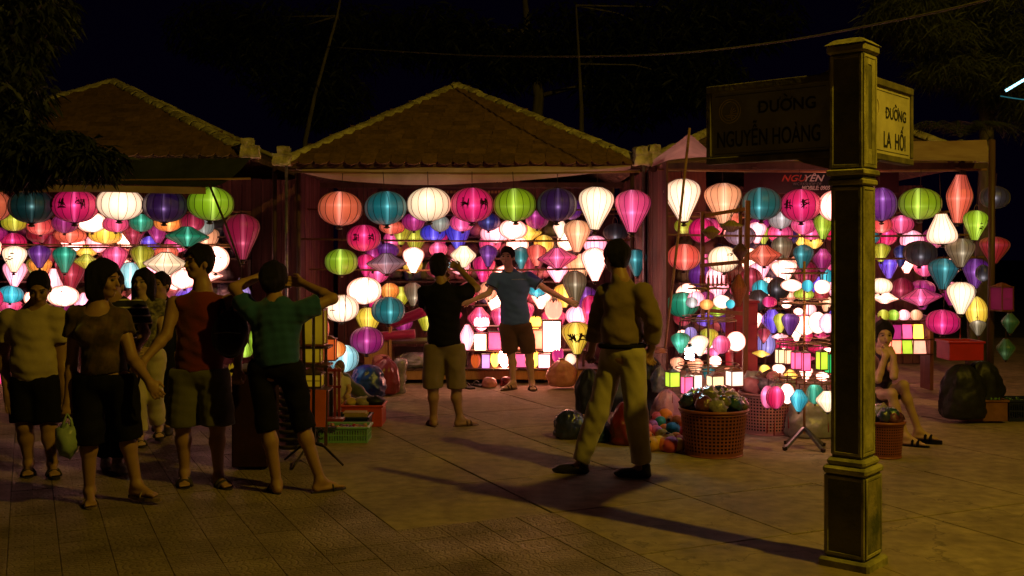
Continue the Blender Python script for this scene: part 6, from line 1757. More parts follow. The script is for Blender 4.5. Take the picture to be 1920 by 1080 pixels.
# --- left of centre: wooden lanterns, crates and baskets
GW = 'wooden lanterns of the left rack'
box_lantern(590, 613, 42, 66, 'dull yellow', 8.75, 'large brown wooden box lantern with yellow paper panes, right of the green t-shirt', GW, 'redwood', 0)
box_lantern(587, 664, 34, 30, 'dull yellow', 8.75, 'squat brown wooden lantern below the large yellow paned one', GW, 'redwood', 0)
box_lantern(586, 712, 40, 24, 'dull yellow', 8.7, 'low dark wooden lantern with two small yellow panes above the orange board', GW, 'darkwood', 1)
rk = empty('goods_rack', W(600, 845, 8.8), 'dark wooden rack carrying brown wooden box lanterns beside the woman in green', 'rack'); o0 = Vector(rk.location)
def rb(name, a, b, w, mat, h=None):
    m = MB(); m.bar(Vector(a) - o0, Vector(b) - o0, w, h); return m.build(name, M_[mat] if isinstance(mat, str) else mat, rk)
for x in (572, 611):
    rb('upright', W(x, 590, 8.95), W(x, 842, 8.95), .025, 'darkwood'); 
rb('upright', W(568, 575, 8.6), W(574, 860, 8.5), .022, 'blackmetal')
for y in (650, 684, 730):
    rb('shelf_board', W(565, y, 8.8), W(620, y, 8.8), .26, 'darkwood', .018)
rb('orange_panel', W(597, 731, 8.62), W(595, 800, 8.62), .125, surf('orange_board', (.62, .13, .03), (.5, .10, .02), .6, 6, .1, 30), .02)
rd = empty('lacquered_trestle', W(625, 780, 9.1), 'tall red lacquered wooden frame standing by the orange board', 'frame'); o0 = Vector(rd.location)
rk = rd
redlac = surf('red_lacquer', (.30, .03, .02), (.18, .02, .014), .35, 8, .15, 30, spec=.5)
for x in (614, 628, 636): rb('bar', W(x, 690, 9.1), W(x, 786, 9.1), .02, redlac)
for y in (694, 725, 784): rb('bar', W(610, y, 9.09), W(640, y, 9.09), .022, redlac)
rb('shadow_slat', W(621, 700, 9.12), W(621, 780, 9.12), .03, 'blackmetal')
rb('tray', W(612, 786, 9.0), W(645, 786, 9.0), .12, redlac, .02)
lantern(632, 655, 34, 30, 'globe', 'orange', 9.8, 'dull orange globe lantern half behind the wooden rack', G2)
box_lantern(617, 655, 26, 40, 'orange', 9.3, 'reddish box lantern behind the large yellow paned one', GW, 'redwood', 0)
def crate(px, y_top, y_bot, w, Y, label, mat, depth=.26, slots=True, name='plastic_basket', cat='basket'):
    x = W(px, 0, Y).x; h = S(y_bot - y_top, Y); hw = S(w, Y) / 2
    zb = max(0, W(0, y_bot, Y).z)
    r = empty(name, (x, Y + depth / 2, zb), label, cat)
    t = .012
    def wall(nm, cx, cy_, wx, wy):
        if not slots:
            m = MB(); m.box((cx, cy_, h / 2), (wx, wy, h)); return m.build(nm, mat, r, bevel=.003)
        L = max(wx, wy); n = int(L / .022); m = MB()
        ax = 0 if wx > wy else 1
        for z0, z1 in ((0, .16), (.46, .54), (.84, 1)):
            m.box((cx, cy_, h * (z0 + z1) / 2), (wx, wy, h * (z1 - z0)))
        for k in range(n + 1):
            p = -L / 2 + .006 + (L - .012) * k / n
            m.box((cx + (p if ax == 0 else 0), cy_ + (p if ax == 1 else 0), h / 2), ((.010, wy * .8, h * .96) if ax == 0 else (wx * .8, .010, h * .96)))
        return m.build(nm, mat, r)
    wall('front_wall', 0, -depth / 2, hw * 2, t); wall('back_wall', 0, depth / 2, hw * 2, t)
    wall('side_wall', -hw + t / 2, 0, t, depth - t); wall('side_wall', hw - t / 2, 0, t, depth - t)
    m = MB(); m.box((0, 0, .008), (hw * 2 - .02, depth - .02, .012)); m.build('base', mat, r)
    for (c_, d_) in (((0, -depth / 2 - .006, h), (hw * 2 + .03, .02, .02)), ((0, depth / 2 + .006, h), (hw * 2 + .03, .02, .02)), ((-hw - .005, 0, h), (.02, depth - .012, .02)), ((hw + .005, 0, h), (.02, depth - .012, .02))):
        m = MB(); m.box(c_, d_); m.build('rim', mat, r, bevel=.003)
    return r, x, Y + depth / 2, zb + h, hw, depth
rg = random.Random(12)
cr, cx, cy2, cz, hw, dp = crate(642, 803, 831, 94, 9.05, 'pale green slotted plastic basket full of small red and gold trinkets', surf('pale_green_plastic_2', (.20, .42, .24), (.15, .34, .20), .4, 5, .1, 20, spec=.5))
TR = []
for k in range(3):
    m = MB(); m.blob((0, 0, 0), (.022, .022, .018), 8, 6, .2, 2, k); TR.append(m.mesh('trinket', True)); TR[-1].materials.append(redlac)
tm = [surf('trinket_red', (.4, .03, .03), None, .4, 20), surf('trinket_gold', (.5, .3, .06), None, .35, 20, metal=.4), surf('trinket_violet', (.15, .05, .25), None, .4, 20)]
for k in range(60):
    o = mk('trinket', TR[k % 3], None, None, (cx + rg.uniform(-hw + .03, hw - .03), cy2 + rg.uniform(-dp / 2 + .03, dp / 2 - .03), cz - rg.uniform(.005, .03)))
    own_mat(o, tm[rg.randrange(3)]); props(o, 'tiny shiny trinket heaped in the pale green basket', 'trinket', 'trinkets in the pale green basket')
crate(650, 784, 803, 78, 9.45, 'dark blue plastic tray behind the pale green basket', surf('dark_blue_plastic', (.02, .03, .09), None, .4, 5, .1, 20), .3, False, 'plastic_tray', 'tray')
bk = empty('book_stack', W(666, 779, 9.5), 'thin stack of yellowish booklets in the dark blue tray', 'book stack')
for k in range(4):
    m = MB(); m.box((rg.uniform(-.01, .01), 0.05, -.02 + k * .014), (.2, .14, .012)); m.build('booklet', surf('yellow_paper_cover', (.45, .32, .10), (.3, .2, .08), .7, 8), bk)
crate(678, 762, 800, 76, 9.9, 'orange-red plastic tub full of dark wrapped goods', surf('orange_red_plastic', (.55, .07, .03), (.42, .05, .02), .4, 5, .1, 20, spec=.5), .32, False, 'plastic_tub', 'tub')
for (x, y, w, mt, lab) in ((660, 752, 26, 'y', 'small yellow bundle lying in the orange-red tub'), (682, 750, 34, 'c', 'pale wrapped bundle lying in the orange-red tub'), (703, 748, 36, 'd', 'dark wrapped bundle at the right of the orange-red tub')):
    m = MB(); m.blob((0, 0, 0), (S(w, 10) / 2, .09, .05), 14, 9, .3, 2.5, x, crease=.3)
    o = m.build('wrapped_bundle', {'y': surf('yellow_bundle', (.5, .36, .06), None, .5, 10), 'c': surf('cream_bundle', (.35, .30, .2), (.2, .17, .1), .4, 10, .3), 'd': darkp}[mt], None, True); o.location = W(x, y + 4, 10.05); props(o, lab, 'bundle')
# red cloth covered box behind the green woman's legs
rt = empty('draped_table', W(480, 870, 8.1), 'dark red draped box behind the legs of the woman in green', 'table'); 
for (nm, c_, d_, mt) in (('cloth', (0, 0, .36), (S(66, 8.1), .40, .70), surf('dark_red_cloth', (.030, .006, .010), (.018, .004, .007), .9, 4, .4, 14)), ('table_top', (0, 0, .73), (S(72, 8.1), .44, .03), M_['darkwood'])):
    m = MB(); m.box(c_, d_); m.build(nm, mt, rt, bevel=.01)
lantern(456, 654, 34, 32, 'pear', 'lime', 9.4, 'bright lime pear-shaped lantern glowing beside the tall man\'s hip', G1)
lantern(476, 640, 18, 48, 'globe', 'lime', 9.3, 'lime lantern seen edge on between the tall man and the woman in green', G1)
lotus(438, 694, 22, 24, 'dull yellow', 9.2, 'dim yellowish paper lantern on the draped box', GW, 5)
lotus(462, 700, 26, 22, 'peach', 9.0, 'dim peach petal lantern on the draped box', GW, 5)
# wrought iron stand
ir = empty('iron_stand', W(588, 870, 8.15), 'black wrought iron stand with curled feet beside the woman in green', 'stand'); 
m = MB(); m.tube([(0, 0, .10), (0, 0, 1.25)], .012, 8); m.build('pole', M_['blackmetal'], ir, True)
for k in range(4):
    a = PI / 4 + k * PI / 2 + .35
    m = MB(); m.tube([(0, 0, .16), (math.cos(a) * .10, math.sin(a) * .10, .14), (math.cos(a) * .22, math.sin(a) * .22, .05), (math.cos(a) * .27, math.sin(a) * .27, .012)], .009, 6); m.build('foot', M_['blackmetal'], ir, True)
    m = MB(); m.tube([(math.cos(a) * (.07 + .05 * math.cos(t) * (1 - t / 9)), math.sin(a) * (.07 + .05 * math.cos(t) * (1 - t / 9)), .22 + .05 * math.sin(t) * (1 - t / 9)) for t in [j * .5 for j in range(12)]], .005, 5); m.build('scroll', M_['blackmetal'], ir, True)
st_ = empty('stacked_trays', W(545, 840, 8.4), 'stack of dark scalloped trays seen between the legs of the woman in green', 'tray stack')
for k in range(9):
    m = MB(); m.lathe([(.0, k * .06), (.09, k * .06), (.13, k * .06 + .035), (.125, k * .06 + .04), (.085, k * .06 + .01), (0, k * .06 + .01)], 18); m.build('tray', surf('dark_enamel', (.04, .03, .04), (.08, .06, .06), .3, 9, .2, 20, spec=.6), st_, True)

# --- right: wire stands with small lanterns
def wire_stand(px, Y, tiers, label, pole_top, feet=True, mat='wire', poleoff=0):
    x = W(px, 0, Y).x; r = empty('lantern_stand', (x, Y, 0), label, 'stand')
    m = MB(); m.tube([(0, 0, .12), (0, 0, W(0, pole_top, Y).z)], .011, 8); m.build('pole', M_['palewood'] if feet else M_[mat], r, True)
    for (py, w) in tiers:
        z = W(0, py, Y).z; rr = S(w, Y) / 2
        m = MB(); m.tube([(rr * math.cos(t), rr * math.sin(t), z + random.uniform(-.004, .004)) for t in [2 * PI * k / 24 for k in range(25)]], .0055, 5); m.build('ring', M_[mat], r, True)
        m = MB(); m.tube([(rr * .93 * math.cos(t), rr * .93 * math.sin(t), z + .035) for t in [2 * PI * k / 24 for k in range(25)]], .004, 5); m.build('ring', M_[mat], r, True)
        for k in range(3):
            a = k * PI / 3 + .3
            m = MB(); m.tube([(rr * math.cos(a), rr * math.sin(a), z), (-rr * math.cos(a), -rr * math.sin(a), z)], .004, 5); m.build('spoke', M_[mat], r, True)
    if feet:
        for k in range(4):
            a = .5 + k * PI / 2
            m = MB(); m.bar((0, 0, .17), (math.cos(a) * .21, math.sin(a) * .21, .014), .022); m.build('foot', M_['greymetal'], r)
            m = MB(); m.bar((math.cos(a) * .20, math.sin(a) * .20, .020), (math.cos(a) * .225, math.sin(a) * .225, .014), .028); m.build('rubber_tip', M_['blackmetal'], r)
    return r
wire_stand(1328, 9.35, [(541, 76), (600, 104), (690, 122)], 'wire stand with three rings of small lanterns over the front basket', 520, False)
wire_stand(1508, 8.8, [(512, 84), (569, 96), (645, 100), (713, 124)], 'tripod wire stand of four rings crowded with small lanterns by the pillar', 490, True)
GT = 'small lanterns on the wire stands'
def small(items, phrase, Y, cord):
    row(phrase, GT, Y, items, cord, small=False)
small([(1297, 567, 23, 20, 'g', 'silver', {'Y': 9.0}), (1305, 560, 32, 28, 'g', 'pale pink', {'Y': 9.45}), (1325, 571, 26, 19, 'm', 'orange', {'Y': 9.1}), (1325, 556, 28, 18, 'm', 'magenta', {'Y': 9.6}), (1354, 566, 34, 24, 'm', 'white', {'Y': 9.3}), (1369, 570, 18, 17, 'g', 'cyan', {'Y': 9.05})], 'top ring, left wire stand', 9.3, 543)
small([(1276, 643, 36, 38, 'b', 'green', {'Y': 9.1}), (1295, 624, 24, 22, 'g', 'lilac', {'Y': 9.6}), (1312, 648, 34, 38, 'b', 'cream', {'Y': 9.0}), (1329, 634, 34, 36, 'b', 'olive', {'Y': 9.5}), (1353, 646, 34, 34, 'g', 'pink', {'Y': 8.9}), (1380, 640, 36, 36, 'm', 'white', {'Y': 9.4})], 'middle ring, left wire stand', 9.2, 602)
small([(1484, 535, 40, 22, 'g', 'white', {'Y': 8.9}), (1514, 536, 22, 22, 'g', 'cyan', {'Y': 8.5}), (1542, 538, 30, 26, 'm', 'white', {'Y': 8.8}), (1507, 552, 38, 22, 'g', 'lime', {'Y': 9.1}), (1540, 553, 30, 22, 'g', 'crimson', {'Y': 9.1})], 'top ring of the tripod stand', 8.8, 514)
small([(1463, 606, 26, 36, 'b', 'olive', {'Y': 8.9}), (1482, 608, 34, 40, 'b', 'purple', {'Y': 8.6}), (1508, 610, 42, 36, 'g', 'white', {'Y': 8.9}), (1533, 605, 36, 40, 'g', 'white', {'Y': 8.7}), (1552, 606, 34, 36, 'g', 'pale pink', {'Y': 8.4})], 'second ring of the tripod stand', 8.8, 571)
small([(1440, 744, 28, 42, 'g', 'pink', {'Y': 8.9, 't': .2}), (1454, 745, 35, 42, 'g', 'hot pink', {'Y': 8.5, 't': .2}), (1476, 738, 28, 38, 'g', 'white', {'Y': 9.0, 't': .2}), (1498, 751, 35, 42, 'd', 'cyan', {'Y': 8.4}), (1528, 738, 32, 38, 'g', 'green', {'Y': 8.9}), (1551, 752, 42, 40, 'd', 'cream', {'Y': 8.5, 't': .15})], 'lowest ring of the tripod stand', 8.7, 716)
for (x, y, w, h, c, Y, lab, cr_) in ((1261, 711, 22, 28, 'lime', 9.0, 'lime box lantern, leftmost under the left wire stand', 692), (1288, 722, 18, 32, 'pink', 8.95, 'pink box lantern second from the left under the left wire stand', 692),
    (1305, 717, 18, 30, 'soft white', 9.1, 'pale pink box lantern beside the pink one over the front basket', 692), (1341, 717, 26, 26, 'soft cream', 8.9, 'orange-topped box lantern over the middle of the front basket', 692), (1377, 709, 26, 28, 'soft white', 9.0, 'white box lantern with pink cap, rightmost under the left wire stand', 692),
    (1462, 668, 13, 26, 'soft cream', 8.5, 'narrow cream box lantern, left of a pair on the tripod stand', 646), (1476, 669, 13, 26, 'soft cream', 8.55, 'narrow cream box lantern, right of a pair on the tripod stand', 646), (1493, 676, 15, 32, 'pink', 8.45, 'pink box lantern left of its twin on the tripod stand', 646), (1509, 678, 17, 34, 'pink', 8.5, 'pink box lantern right of its twin on the tripod stand', 646),
    (1541, 676, 17, 34, 'lime', 8.5, 'lime box lantern beside the pillar on the tripod stand', 646), (1558, 681, 18, 36, 'green', 8.6, 'green box lantern half hidden by the pillar edge', 646)):
    r = box_lantern(x, y, w, h, c, Y, lab, GT, 'redwood' if c in ('pink', 'peach', 'soft white', 'soft cream') else 'darkwood', 0, .3)
    top = S(h, Y) / 2 + S(w, Y) * .28; L = W(0, cr_, Y).z - W(0, y, Y).z - top
    mk('cord', CORD, M_['cord'], r, (0, 0, top), None, (1, 1, max(.02, L)))
    o = mk('tassel', TASSEL, M_['redcord'], r, (0, 0, -S(h, Y) / 2), None, (.18, .18, .22))
# the bare bulb
bb = empty('bare_bulb', W(1293, 660, 8.9), 'glaring bluish bare bulb hanging in the left wire stand', 'bulb')
m = MB(); m.tube([(.030 * math.cos(t), .030 * math.sin(t), -.062 + t * .0052) for t in [k * .5 for k in range(38)]], .011, 6); m.build('glass', glow_mat('cold_bulb', (.55, .85, 1.0), 30.0), bb, True)
m = MB(); m.lathe([(0, .07), (.014, .07), (.016, .036), (.012, .03)], 10); m.build('socket', M_['blackmetal'], bb, True)
m = MB(); m.tube([(0, 0, .07), (.01, 0, .16), (-.01, 0, .26)], .003, 5); m.build('cord', M_['cord'], bb)

# --- round woven plastic baskets
def basket(px, y_top, y_bot, w, Y, label, mat, taper=.86):
    x = W(px, 0, Y).x; rt = S(w, Y) / 2; h = S(y_bot - y_top, Y) * .965
    r = empty('round_basket', (x, Y + rt * .0, 0), label, 'basket')
    nz, na = 13, 48; m = MB()
    def rad(t): return rt * (taper + (1 - taper) * t)
    for k in range(na):
        a0 = 2 * PI * k / na; a1 = a0 + 2 * PI / na * .36
        vs = []
        for i in range(5):
            t = i / 4
            for a in (a0, a1): vs.append((rad(t) * math.cos(a), rad(t) * math.sin(a), h * t))
        m.add(vs, [(i * 2, i * 2 + 1, i * 2 + 3, i * 2 + 2) for i in range(4)])
    for i in range(nz):
        t0 = i / nz; t1 = t0 + (.13 / nz * 3.2 if 0 < i else .10)
        vs = []
        for k in range(na):
            a = 2 * PI * k / na
            for t in (t0, t1): vs.append((rad(t) * .996 * math.cos(a), rad(t) * .996 * math.sin(a), h * t))
        m.add(vs, [(k * 2, ((k + 1) % na) * 2, ((k + 1) % na) * 2 + 1, k * 2 + 1) for k in range(na)])
    o = m.build('woven_wall', mat, r)
    sd = o.modifiers.new('thick', 'SOLIDIFY'); sd.thickness = .004
    for (z, rr, q) in ((h, rad(1) + .006, .013), (h * .93, rad(.93) + .003, .006), (.006, rad(0), .008)):
        m = MB(); m.tube([(rr * math.cos(t), rr * math.sin(t), z) for t in [2 * PI * k / 32 for k in range(33)]], q, 6); m.build('rim', mat, r, True)
    m = MB(); m.lathe([(0, .01), (rad(0), .01)], 24); m.build('base', mat, r)
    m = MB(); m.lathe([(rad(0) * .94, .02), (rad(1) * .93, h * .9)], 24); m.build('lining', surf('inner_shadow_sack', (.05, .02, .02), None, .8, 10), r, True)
    return x, Y, h, rt
brn = surf('brown_red_plastic', (.30, .085, .045), (.22, .06, .035), .42, 6, .15, 30, spec=.5)
pkb = surf('dusty_pink_plastic', (.50, .22, .19), (.40, .17, .15), .42, 6, .15, 30, spec=.5)
b1x = basket(1338, 771, 859, 124, 8.55, 'brown-red woven plastic basket heaped with wrapped lanterns in front', brn)
b2x = basket(1436, 741, 818, 96, 9.6, 'dusty pink woven basket behind the front one', pkb, .92)
b3x = basket(1658, 796, 864, 70, 8.45, 'dark red basket of wrapped goods behind the pillar', brn)
def heap(bx, n, label, grp, seed, r=.055, mats=None, zz=0.0):
    x, Y, h, rt = bx; rg = random.Random(seed)
    for k in range(n):
        a = 2 * PI * k * .618; q = rt * .80 * math.sqrt((k + .5) / n)
        mm = BUN[rg.randrange(7)]; s_ = r / .13 * rg.uniform(.8, 1.25)
        o = mk('wrapped_lantern', mm, None, None, (x + q * math.cos(a), Y + q * math.sin(a), h + .015 + zz + (rt - q) * .42 + rg.uniform(-.01, .02)), (rg.uniform(-.5, .5), rg.uniform(-.5, .5), rg.uniform(0, 6)), (s_, s_, s_))
        own_mat(o, (mats or bp_mats)[rg.randrange(len(mats or bp_mats))]); props(o, label, 'wrapped lantern', grp)
shiny = [surf('wrapped_' + n, c, tuple(v * .4 for v in c), .16, 12, .6, 30, spec=.9, coat=.6) for n, c in (('teal', (.03, .10, .14)), ('silver', (.35, .33, .36)), ('olive', (.18, .17, .08)), ('plum', (.16, .04, .10)), ('blue', (.04, .06, .2)), ('pearl', (.42, .34, .32)))]
heap(b1x, 22, 'small lantern wrapped in glossy plastic heaped in the front basket', 'wrapped lanterns in the front basket', 4, .066, shiny)
heap(b3x, 12, 'small lantern wrapped in glossy plastic in the basket behind the pillar', 'wrapped lanterns in the basket behind the pillar', 6, .05, shiny)
heap(b2x, 14, 'crumpled clear bag stuffed into the dusty pink basket', 'crumpled bags in the dusty pink basket', 9, .08, [clearp, pinkp, greyp, bp_mats[3]], .02)
sack(1522, 742, 820, 92, 9.35, 'large cloudy plastic sack behind the tripod stand', greyp, False, 6, dd=.6)
sack(1424, 700, 745, 60, 9.7, 'crumpled greyish plastic bag rising out of the dusty pink basket', clearp, True, 17, on=.36)
# pile of small round toy lanterns
tcs = [('orange', (.75, .20, .02)), ('yellow', (.75, .48, .03)), ('pink', (.65, .10, .25)), ('teal', (.02, .22, .30)), ('gold', (.6, .30, .03)), ('violet', (.30, .07, .35)), ('red', (.55, .04, .03))]
tms = {n: surf('toy_silk_' + n, c, tuple(v * .65 for v in c), .55, 7, .1, 30) for n, c in tcs}
m = MB(); m.lathe([(r * .06, z * .054) for z, r in crom(PROF['globe'], 12)], 24, mod=lambda a, z: 1 - .05 * abs(math.sin(a * 4))); TOY = m.mesh('toy_shade', True)
m = MB(); m.lathe([(.0, .060), (.014, .058), (.014, .050)], 8); TCAP = m.mesh('toy_cap', True)
rg = random.Random(31)
pile = [(1214, 820), (1236, 834), (1222, 846), (1246, 848), (1262, 842), (1252, 826), (1268, 822), (1230, 812), (1246, 806), (1262, 806), (1274, 812), (1222, 798), (1238, 792), (1254, 790), (1268, 792), (1213, 806), (1241, 818), (1275, 832), (1212, 838), (1258, 852), (1232, 784), (1247, 780), (1224, 830), (1270, 846)]
for k, (x, y) in enumerate(pile):
    dpt = 8.62 + (850 - y) / 70 * .42 + rg.uniform(-.03, .03)
    p = W(x, y, dpt); p.z = max(.058, p.z)
    n = ['orange', 'yellow', 'gold', 'orange', 'yellow', 'gold', 'orange', 'pink', 'orange', 'teal', 'red', 'violet', 'teal', 'orange', 'orange', 'pink', 'yellow', 'red', 'violet', 'pink', 'pink', 'orange', 'gold', 'yellow'][k]
    r = empty('toy_lantern', p, f'small round {n} toy lantern in the heap left of the front basket', 'toy lantern', f'heaped {n} toy lanterns'); r.rotation_euler = (rg.uniform(-1.4, 1.4), rg.uniform(-1.4, 1.4), rg.uniform(0, 6))
    s_ = rg.uniform(.9, 1.25)
    o = mk('shade', TOY, tms[n], r, None, None, (s_, s_, s_)); own_mat(o, tms[n]); mk('cap', TCAP, M_['blackmetal'], r, None, None, (s_, s_, s_))
sh_ = empty('ground_cloth', W(1245, 852, 8.6), 'orange plastic sheet under the heap of toy lanterns', 'cloth'); m = MB(); m.box((0, .22, .004), (.42, .60, .012)); m.build('cloth', surf('orange_sheet', (.5, .16, .05), None, .5, 8, .5, 20), sh_)
sack(1176, 752, 846, 58, 9.0, 'red plastic sack between the legs of the striding man', redp_, False, 21)
sack(1068, 768, 834, 56, 9.3, 'shiny dark bluish plastic sack left of the striding man', surf('dark_blue_sack', (.03, .035, .09), (.015, .018, .05), .22, 6, .6, 20, spec=.7), False, 12)
sack(1122, 784, 838, 50, 9.15, 'blue plastic sack half behind the striding man\'s leg', bluep, False, 27)
sack(1215, 664, 790, 60, 10.2, 'tall black sack of goods right of the striding man', darkp, False, 31)
sack(1104, 690, 775, 46, 10.0, 'black rounded sack showing left of the striding man\'s hip', darkp, False, 36)
sack(1154, 706, 770, 60, 9.9, 'black sack seen through the legs of the striding man', darkp, False, 38)
sack(1250, 726, 812, 54, 9.4, 'translucent pink plastic bag behind the heap of toy lanterns', pinkp, True, 33)
sack(1236, 686, 732, 30, 9.9, 'crumpled whitish plastic bag beside the lime box lantern', clearp, True, 41, on=.32)
sack(1222, 650, 680, 50, 10.2, 'peach coloured cloth bundle on top of the tall black sack', peachp, False, 44, on=.66)
# red cabinet and hanging rack
cb = empty('red_cabinet', W(1398, 735, 10.6), 'dark red painted cabinet behind the wire stands', 'cabinet'); zt = W(0, 612, 10.6).z
crim = surf('crimson_paint', (.34, .02, .05), (.22, .012, .035), .45, 4, .15, 20, spec=.4)
m = MB(); m.box((0, .2, zt / 2), (S(46, 10.6), .4, zt)); m.build('carcass', crim, cb, bevel=.006)
for z0, z1 in ((.03, .40), (.42, zt - .22), (zt - .20, zt - .03)):
    m = MB(); m.box((0, -.008, (z0 + z1) / 2), (S(40, 10.6), .014, z1 - z0)); m.build('door_panel', crim, cb, bevel=.004)
m = MB(); m.box((0, .2, zt + .012), (S(52, 10.6), .44, .024)); m.build('top', crim, cb, bevel=.004)
fr_ = empty('hanging_frame', (0, 0, 0), 'ladder-like wooden frame hung with dull trinkets before the white printed lantern', 'frame'); Yf = 10.2
for (a, b, w_) in (((1317, 398), (1318, 600), .035), ((1402, 376), (1396, 720), .045), ((1388, 384), (1388, 500), .03)):
    m = MB(); m.bar(W(*a, Yf), W(*b, Yf), w_); m.build('upright', M_['redwood'], fr_)
for (a, b) in (((1322, 404), (1396, 392)), ((1312, 498), (1398, 490)), ((1330, 582), (1392, 588))):
    m = MB(); m.bar(W(*a, Yf - .04), W(*b, Yf - .04), .035); m.build('rung', M_['redwood'], fr_)
for (x, y, w, h, n, lab) in ((1333, 436, 34, 24, 'olive', 'unlit olive cloth lantern on the ladder-like frame'), (1371, 424, 44, 22, 'cream2', 'unlit pale cloth lantern hung upside down on the ladder-like frame'), (1388, 472, 30, 30, 'plum', 'unlit dark plum lantern swinging on the ladder-like frame'), (1385, 545, 30, 60, 'rust', 'unlit rust coloured pouch below the ladder-like frame')):
    mt = {'olive': surf('dull_olive_silk', (.28, .2, .04), None, .5, 9, sheen=.3), 'cream2': surf('dull_cream_silk', (.42, .33, .22), None, .6, 9), 'plum': surf('dull_plum_silk', (.10, .03, .04), None, .45, 9, sheen=.3), 'rust': surf('rust_silk', (.35, .09, .05), None, .5, 9, sheen=.2)}[n]
    r = empty('unlit_lantern', W(x, y, Yf - .1), lab, 'lantern'); rx, rz = S(w, Yf) / 2, S(h, Yf) / 2
    me_ = LM['diamond' if n != 'cream2' else 'saucer'][0]
    o = mk('shade', me_, mt, r, None, None, (rx, rx, rz)); own_mat(o, mt); mk('ribs', LM['diamond' if n != 'cream2' else 'saucer'][1], M_['ribs'], r, None, None, (rx, rx, rz)); mk('cord', CORD, M_['cord'], r, (0, 0, rz), None, (1, 1, .08))
for k in range(9):
    r = empty('tassel_charm', W(1313 + k * 8, 512, Yf - .05), 'dark tassel charm hanging in a row under the ladder-like frame', 'charm', 'tassel charms under the frame'); mk('tassel', TASSEL, M_['cap'], r, (0, 0, .08), None, (.45, .45, .33))
# --- far right: shelf, tub, sack and planters
GF = 'lit lanterns on the far right shelf'
fs = empty('lit_shelf', W(1698, 690, 12.4), 'wooden shelf of glowing paper lanterns beside the seated girl', 'shelf'); o1 = Vector(fs.location)
for y in (601, 636, 664):
    m = MB(); m.box((0, .1, W(0, y, 12.4).z - o1.z), (S(98, 12.4), .3, .016)); m.build('shelf_board', M_['redwood'], fs)
for x in (1650, 1744):
    m = MB(); a = W(x, 596, 12.4); m.box((a.x - o1.x, .1, (a.z + .05) / 2 - o1.z), (.04, .3, a.z)); m.build('upright', M_['redwood'], fs)
for i, (x, c) in enumerate(((1657, 'olive'), (1675, 'lime'), (1695, 'pale pink'), (1718, 'peach'))):
    lantern(x, 591, 23, 21, 'globe', c, 12.4, ['small olive globe lantern, first on the far right shelf', 'small lime globe lantern, second on the far right shelf', 'small pale pink globe lantern, third on the far right shelf', 'small peach globe lantern, last on the far right shelf'][i], GF, small=False)
for (x, y, w, h, c, lab) in ((1678, 622, 20, 28, 'magenta', 'magenta paper lantern, middle board of the far right shelf'), (1697, 621, 20, 28, 'pink', 'pink paper lantern, middle board of the far right shelf'), (1718, 621, 20, 28, 'yellow', 'yellow paper lantern, middle board of the far right shelf'),
    (1678, 650, 20, 26, 'coral', 'coral paper lantern, bottom board of the far right shelf'), (1697, 650, 20, 26, 'lime', 'lime paper lantern, bottom board of the far right shelf'), (1720, 650, 24, 26, 'peach', 'peach paper lantern, bottom board of the far right shelf')):
    box_lantern(x, y, w, h, c, 12.38, lab, GF, 'redwood', cap=False, taper=1.15)
crate(1812, 642, 676, 64, 10.1, 'bright red plastic basket standing on black sacks at the right', surf('bright_red_plastic', (.5, .02, .03), (.38, .015, .02), .4, 5, .1, 20, spec=.5), .3, False, 'red_tub', 'tub')
sack(1804, 682, 784, 78, 10.15, 'big black sack under the red plastic basket', darkp, False, 51, dd=.7)
sack(1842, 676, 780, 70, 10.3, 'second black sack, right of the big one by the dark post', darkp, False, 55, dd=.7)
for (x, w, lab, mt, Y) in ((1852, 74, 'reddish brick planter box with small green plants by the dark post', surf('planter_clay', (.22, .09, .05), (.13, .05, .03), .8, 8, .4, 30), 10.1), (1925, 66, 'dark blue plastic crate at the right edge', surf('navy_plastic', (.015, .02, .07), None, .45, 6), 10.2)):
    r, cx, cyy, cz, hw, dp = crate(x, 752, 790, w, Y, lab, mt, .3, 'crate' in lab, 'planter_box' if 'planter' in lab else 'plastic_crate', 'planter' if 'planter' in lab else 'crate')
    m = MB(); m.box((0, 0, cz - .03), (hw * 2 - .03, dp - .03, .01)); m.build('soil', surf('potting_soil', (.04, .03, .02), None, .9, 30, .5), r)
    for k in range(16):
        m = MB(); 
        for j in range(5):
            a = rg.uniform(0, 6.28); b = Vector((rg.uniform(-hw + .03, hw - .03), rg.uniform(-dp / 2 + .03, dp / 2 - .03), 0)) if j == 0 else b
            d = Vector((math.cos(a), math.sin(a), 1.0)).normalized() * rg.uniform(.03, .055); s_ = Vector((-math.sin(a), math.cos(a), 0)) * .012
            m.add([b, b + d * .5 + s_, b + d, b + d * .5 - s_], [(0, 1, 2, 3)])
        o = m.build('seedling', surf('seedling_green', (.12, .22, .03), (.06, .14, .02), .6, 10) if k == 0 else bpy.data.materials['seedling_green'], r); o.location = (0, 0, cz - .03)
r = box_lantern(1878, 560, 30, 44, 'dim magenta', 10.5, 'dim house-shaped magenta lantern at the far right edge', G3, 'redwood', 1, .4)
lantern(1886, 655, 34, 40, 'diamond', 'dim green', 10.6, 'dim dark green lantern hanging low at the far right edge', G3, W(0, 560, 10.6).z)
sl = None
for (x, y, Y) in ((877, 727, 12.75), (896, 722, 12.95)):
    r = empty('slipper', W(x, 0, Y) * 1, 'dark slipper left on the ground left of the blue-shirted man', 'slipper', 'slippers left on the ground'); r.location = (W(x, 0, Y).x, Y, 0); r.rotation_euler = (0, 0, x)
    m = MB(); m.box((0, 0, .012), (.09, .25, .022)); m.build('sole', SAND, r, bevel=.008)
    m = MB(); m.tube([(-.045, -.03, .02), (-.02, -.05, .055), (.02, -.05, .055), (.045, -.03, .02)], .012, 5); m.build('strap', SAND, r, True)

